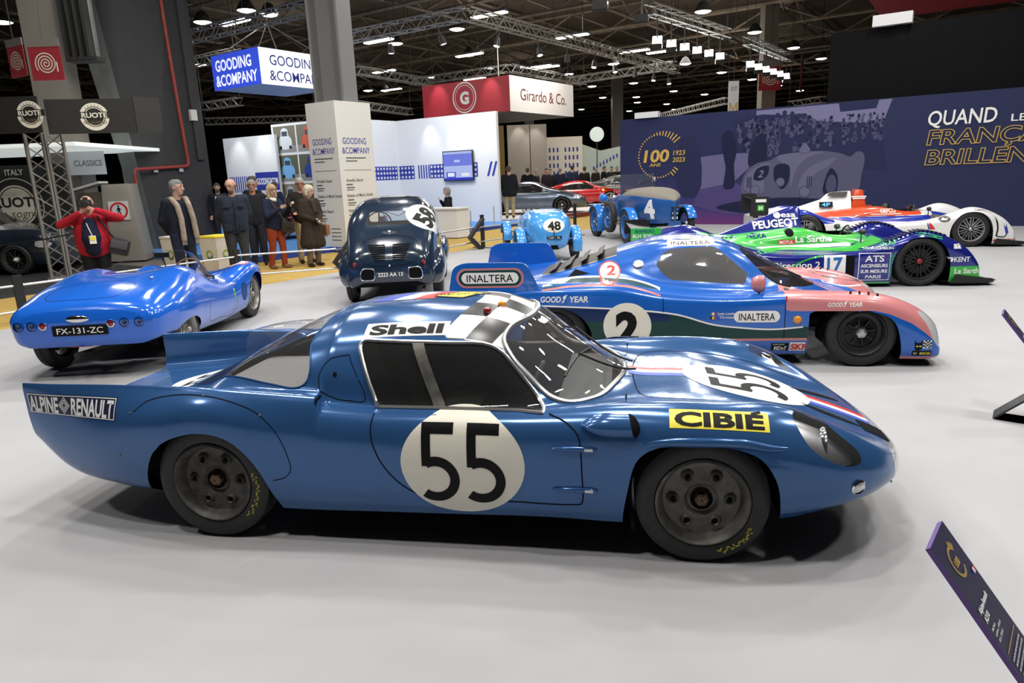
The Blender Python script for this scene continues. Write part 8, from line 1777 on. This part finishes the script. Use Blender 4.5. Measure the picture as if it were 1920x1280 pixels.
# ================================================================ modern and classic cars in the background
def build_coupe_far(label, x, y, yaw, pm, L=4.4, z0=0, H=1.22, rim=None, name='sports_car', roof=None, kind='gt', group='cars on the neighbouring stands'):
    C = Car(name, label, (x, y, z0), yaw, group=group); car = C.o; k = L / 4.4; h = H / 1.22
    T = {'gt': [(-2.15, .62, .80, .80), (-1.9, .72, .92, .92), (-1.35, .80, .96, 1.0), (-.8, .83, 1.12, .62), (-.2, .82, 1.21, .58), (.25, .81, 1.18, .60), (.75, .82, .96, .70), (1.1, .84, .86, .86), (1.5, .82, .78, .82), (1.95, .72, .64, .70), (2.18, .45, .50, .45)],
         'saloon': [(-2.1, .55, .78, .5), (-1.8, .70, .92, .6), (-1.3, .78, 1.0, .6), (-.95, .80, 1.2, .58), (-.3, .80, 1.38, .55), (.3, .80, 1.38, .56), (.8, .80, 1.12, .62), (1.05, .79, 1.0, .62), (1.5, .77, .96, .6), (1.95, .70, .86, .55), (2.15, .5, .74, .45)]}[kind]
    St = []
    for xx, w_, zt, wt in T:
        sh = min(zt - .03, (.78 if kind == 'gt' else .92)) - (.12 if abs(xx) > 2 else 0)
        St.append((xx * k, [(w_ * .92, .20), (w_, .32), (w_ * 1.02, .55 * h), (w_ * .98, sh * .9 * h), (w_ * .90, sh * h), (min(w_ * .86, wt + .12), (sh + .02) * h), (wt * .92, (sh + (zt - sh) * .72) * h), (wt * .6, zt * h - .01), (0, zt * h)]))
    s = loft(St, 6, 5); ax = 1.28 * k
    for c in (-ax, ax):
        g = poly_sdf([(c + .37 * math.cos(a), .30 + .37 * math.sin(a)) for a in [2 * PI * q / 32 for q in range(32)]]); s.cut(lambda v, g=g: np.where(np.abs(v[:, 1]) > .55, g(v[:, 0], v[:, 2]), .05), 'hole')
    s.t = ['hole' if t == 'under' else t for t in s.t]
    b0 = (.80 if kind == 'gt' else .96) * h; t0 = (1.12 if kind == 'gt' else 1.28) * h
    g = poly_sdf(dense(rpoly([(-1.05 * k, b0, .05), (-.55 * k, t0, .1), (.25 * k, t0, .1), (.78 * k, b0, .05)]), .06)); s.cut(lambda v: np.where(np.abs(v[:, 1]) > .38, g(v[:, 0], v[:, 2]), .05), 'glass'); sides(s, 'glass')
    s.cut(f_top([(.42 * k, -.50), (.95 * k, -.62), (.95 * k, .62), (.42 * k, .50)], b0), 'windscreen'); s.cut(f_top([(-.75 * k, -.46), (-1.25 * k, -.5), (-1.25 * k, .5), (-.75 * k, .46)], b0), 'rear_screen')
    if roof: s.cut(lambda v: np.maximum(b0 - .02 - v[:, 2], np.abs(v[:, 0]) - 1.2), 'roof')
    C.bv = s.bvh([t for t in set(s.t) if t != 'hole'])
    tg = ('body', 'cap0', 'cap1') + (('roof',) if roof else ()); s.obj(tg, 'body', [pm, pm, pm] + ([roof] if roof else []), car)
    for q in ('glass_l', 'glass_r'): s.obj(q, 'side_window', M['tint'], car)
    s.obj('windscreen', 'windscreen', M['tint'], car); s.obj('rear_screen', 'rear_window', M['tint'], car)
    for xx in (-ax, ax):
        for sd in (-1, 1):
            wheel(car, (xx, sd * .70, .325), .325, .22, .24, sd, 'sport' if kind == 'gt' else 'wire', rim or M['steelgrey'], n=32); arch_well(car, [(xx, .30)], .36, sd * .55, sd * .45)
    m = MB(); m.box((0, 0, .35), (2.4 * k, 1.2, .3)); m.obj('cabin_floor', M['matt'], car)
    for sd in (-1, 1):
        C.side(fill(smooth_poly([(1.72 * k, .58 * h), (1.98 * k, .56 * h), (2.02 * k, .62 * h), (1.75 * k, .68 * h)], 3)), 'headlamp', M['lens'], 0, 0, sd) if sd < 0 else C.side(fill(smooth_poly([(-1.72 * k, .58 * h), (-1.98 * k, .56 * h), (-2.02 * k, .62 * h), (-1.75 * k, .68 * h)], 3)), 'headlamp', M['lens'], 0, 0, sd)
        C.sline([(.72 * k, .80 * h), (.70 * k, .5 * h), (.60 * k, .26), (-.45 * k, .26), (-.52 * k, .5), (-.48 * k, .78 * h)], .01, 'door_gap', M['matt'], sd)
        m = MB().sphere((.62 * k, sd * .92, .86 * h), .09, 10, 6, (1, 1, .7)); m.obj('door_mirror', pm, car)
    return C
redp = mat('racing_red_paint', (.52, .012, .012), .2, coat=.7); grp = mat('blue_grey_paint', (.16, .20, .27), .2, .5, coat=.6); slv = mat('silver_paint', (.34, .34, .33), .22, .6, coat=.5); drk = mat('dark_slate_paint', (.015, .022, .035), .2, coat=.7); mar = mat('maroon_paint', (.06, .004, .010), .18, coat=.7)
C = build_coupe_far('red sports coupe with silver rear wing on the far stand', 3.4, 32.6, -3, redp, 4.45, .15, 1.16, mat('pale_rim', (.6, .6, .6), .3, .6))
C.side(fill(disc(.06, 16)), 'wing_badge', M['yellow'], 1.0, .72, -1)
m = MB(); m.box((-2.0, 0, 1.02), (.28, 1.6, .05)); m.box((-2.0, .7, .95), (.1, .05, .14)); m.box((-2.0, -.7, .95), (.1, .05, .14)); m.obj('rear_wing', M['alu'], C.o)
build_coupe_far('blue grey sports car in front of the red coupe', .95, 28.2, -8, grp, 4.5, .15, 1.24, M['black']); build_coupe_far('silver grand tourer behind the red coupe', 5.9, 35.4, 6, slv, 4.6, .15, 1.32, M['alu'])
build_coupe_far('dark slate classic saloon with silver roof at the far left', -11.75, 15.45, 5, drk, 4.3, 0, 1.25, M['darksteel'], 'classic_car', slv, 'saloon')
build_coupe_far('maroon car glimpsed behind the woman with the phone', -5.7, 21.0, 30, mar, 4.2, .14, 1.05, M['alu'], 'sports_car')
build_coupe_far('red car behind the far crowd', 3.0, 37.5, 10, redp, 4.3, .15, 1.15, M['alu'])
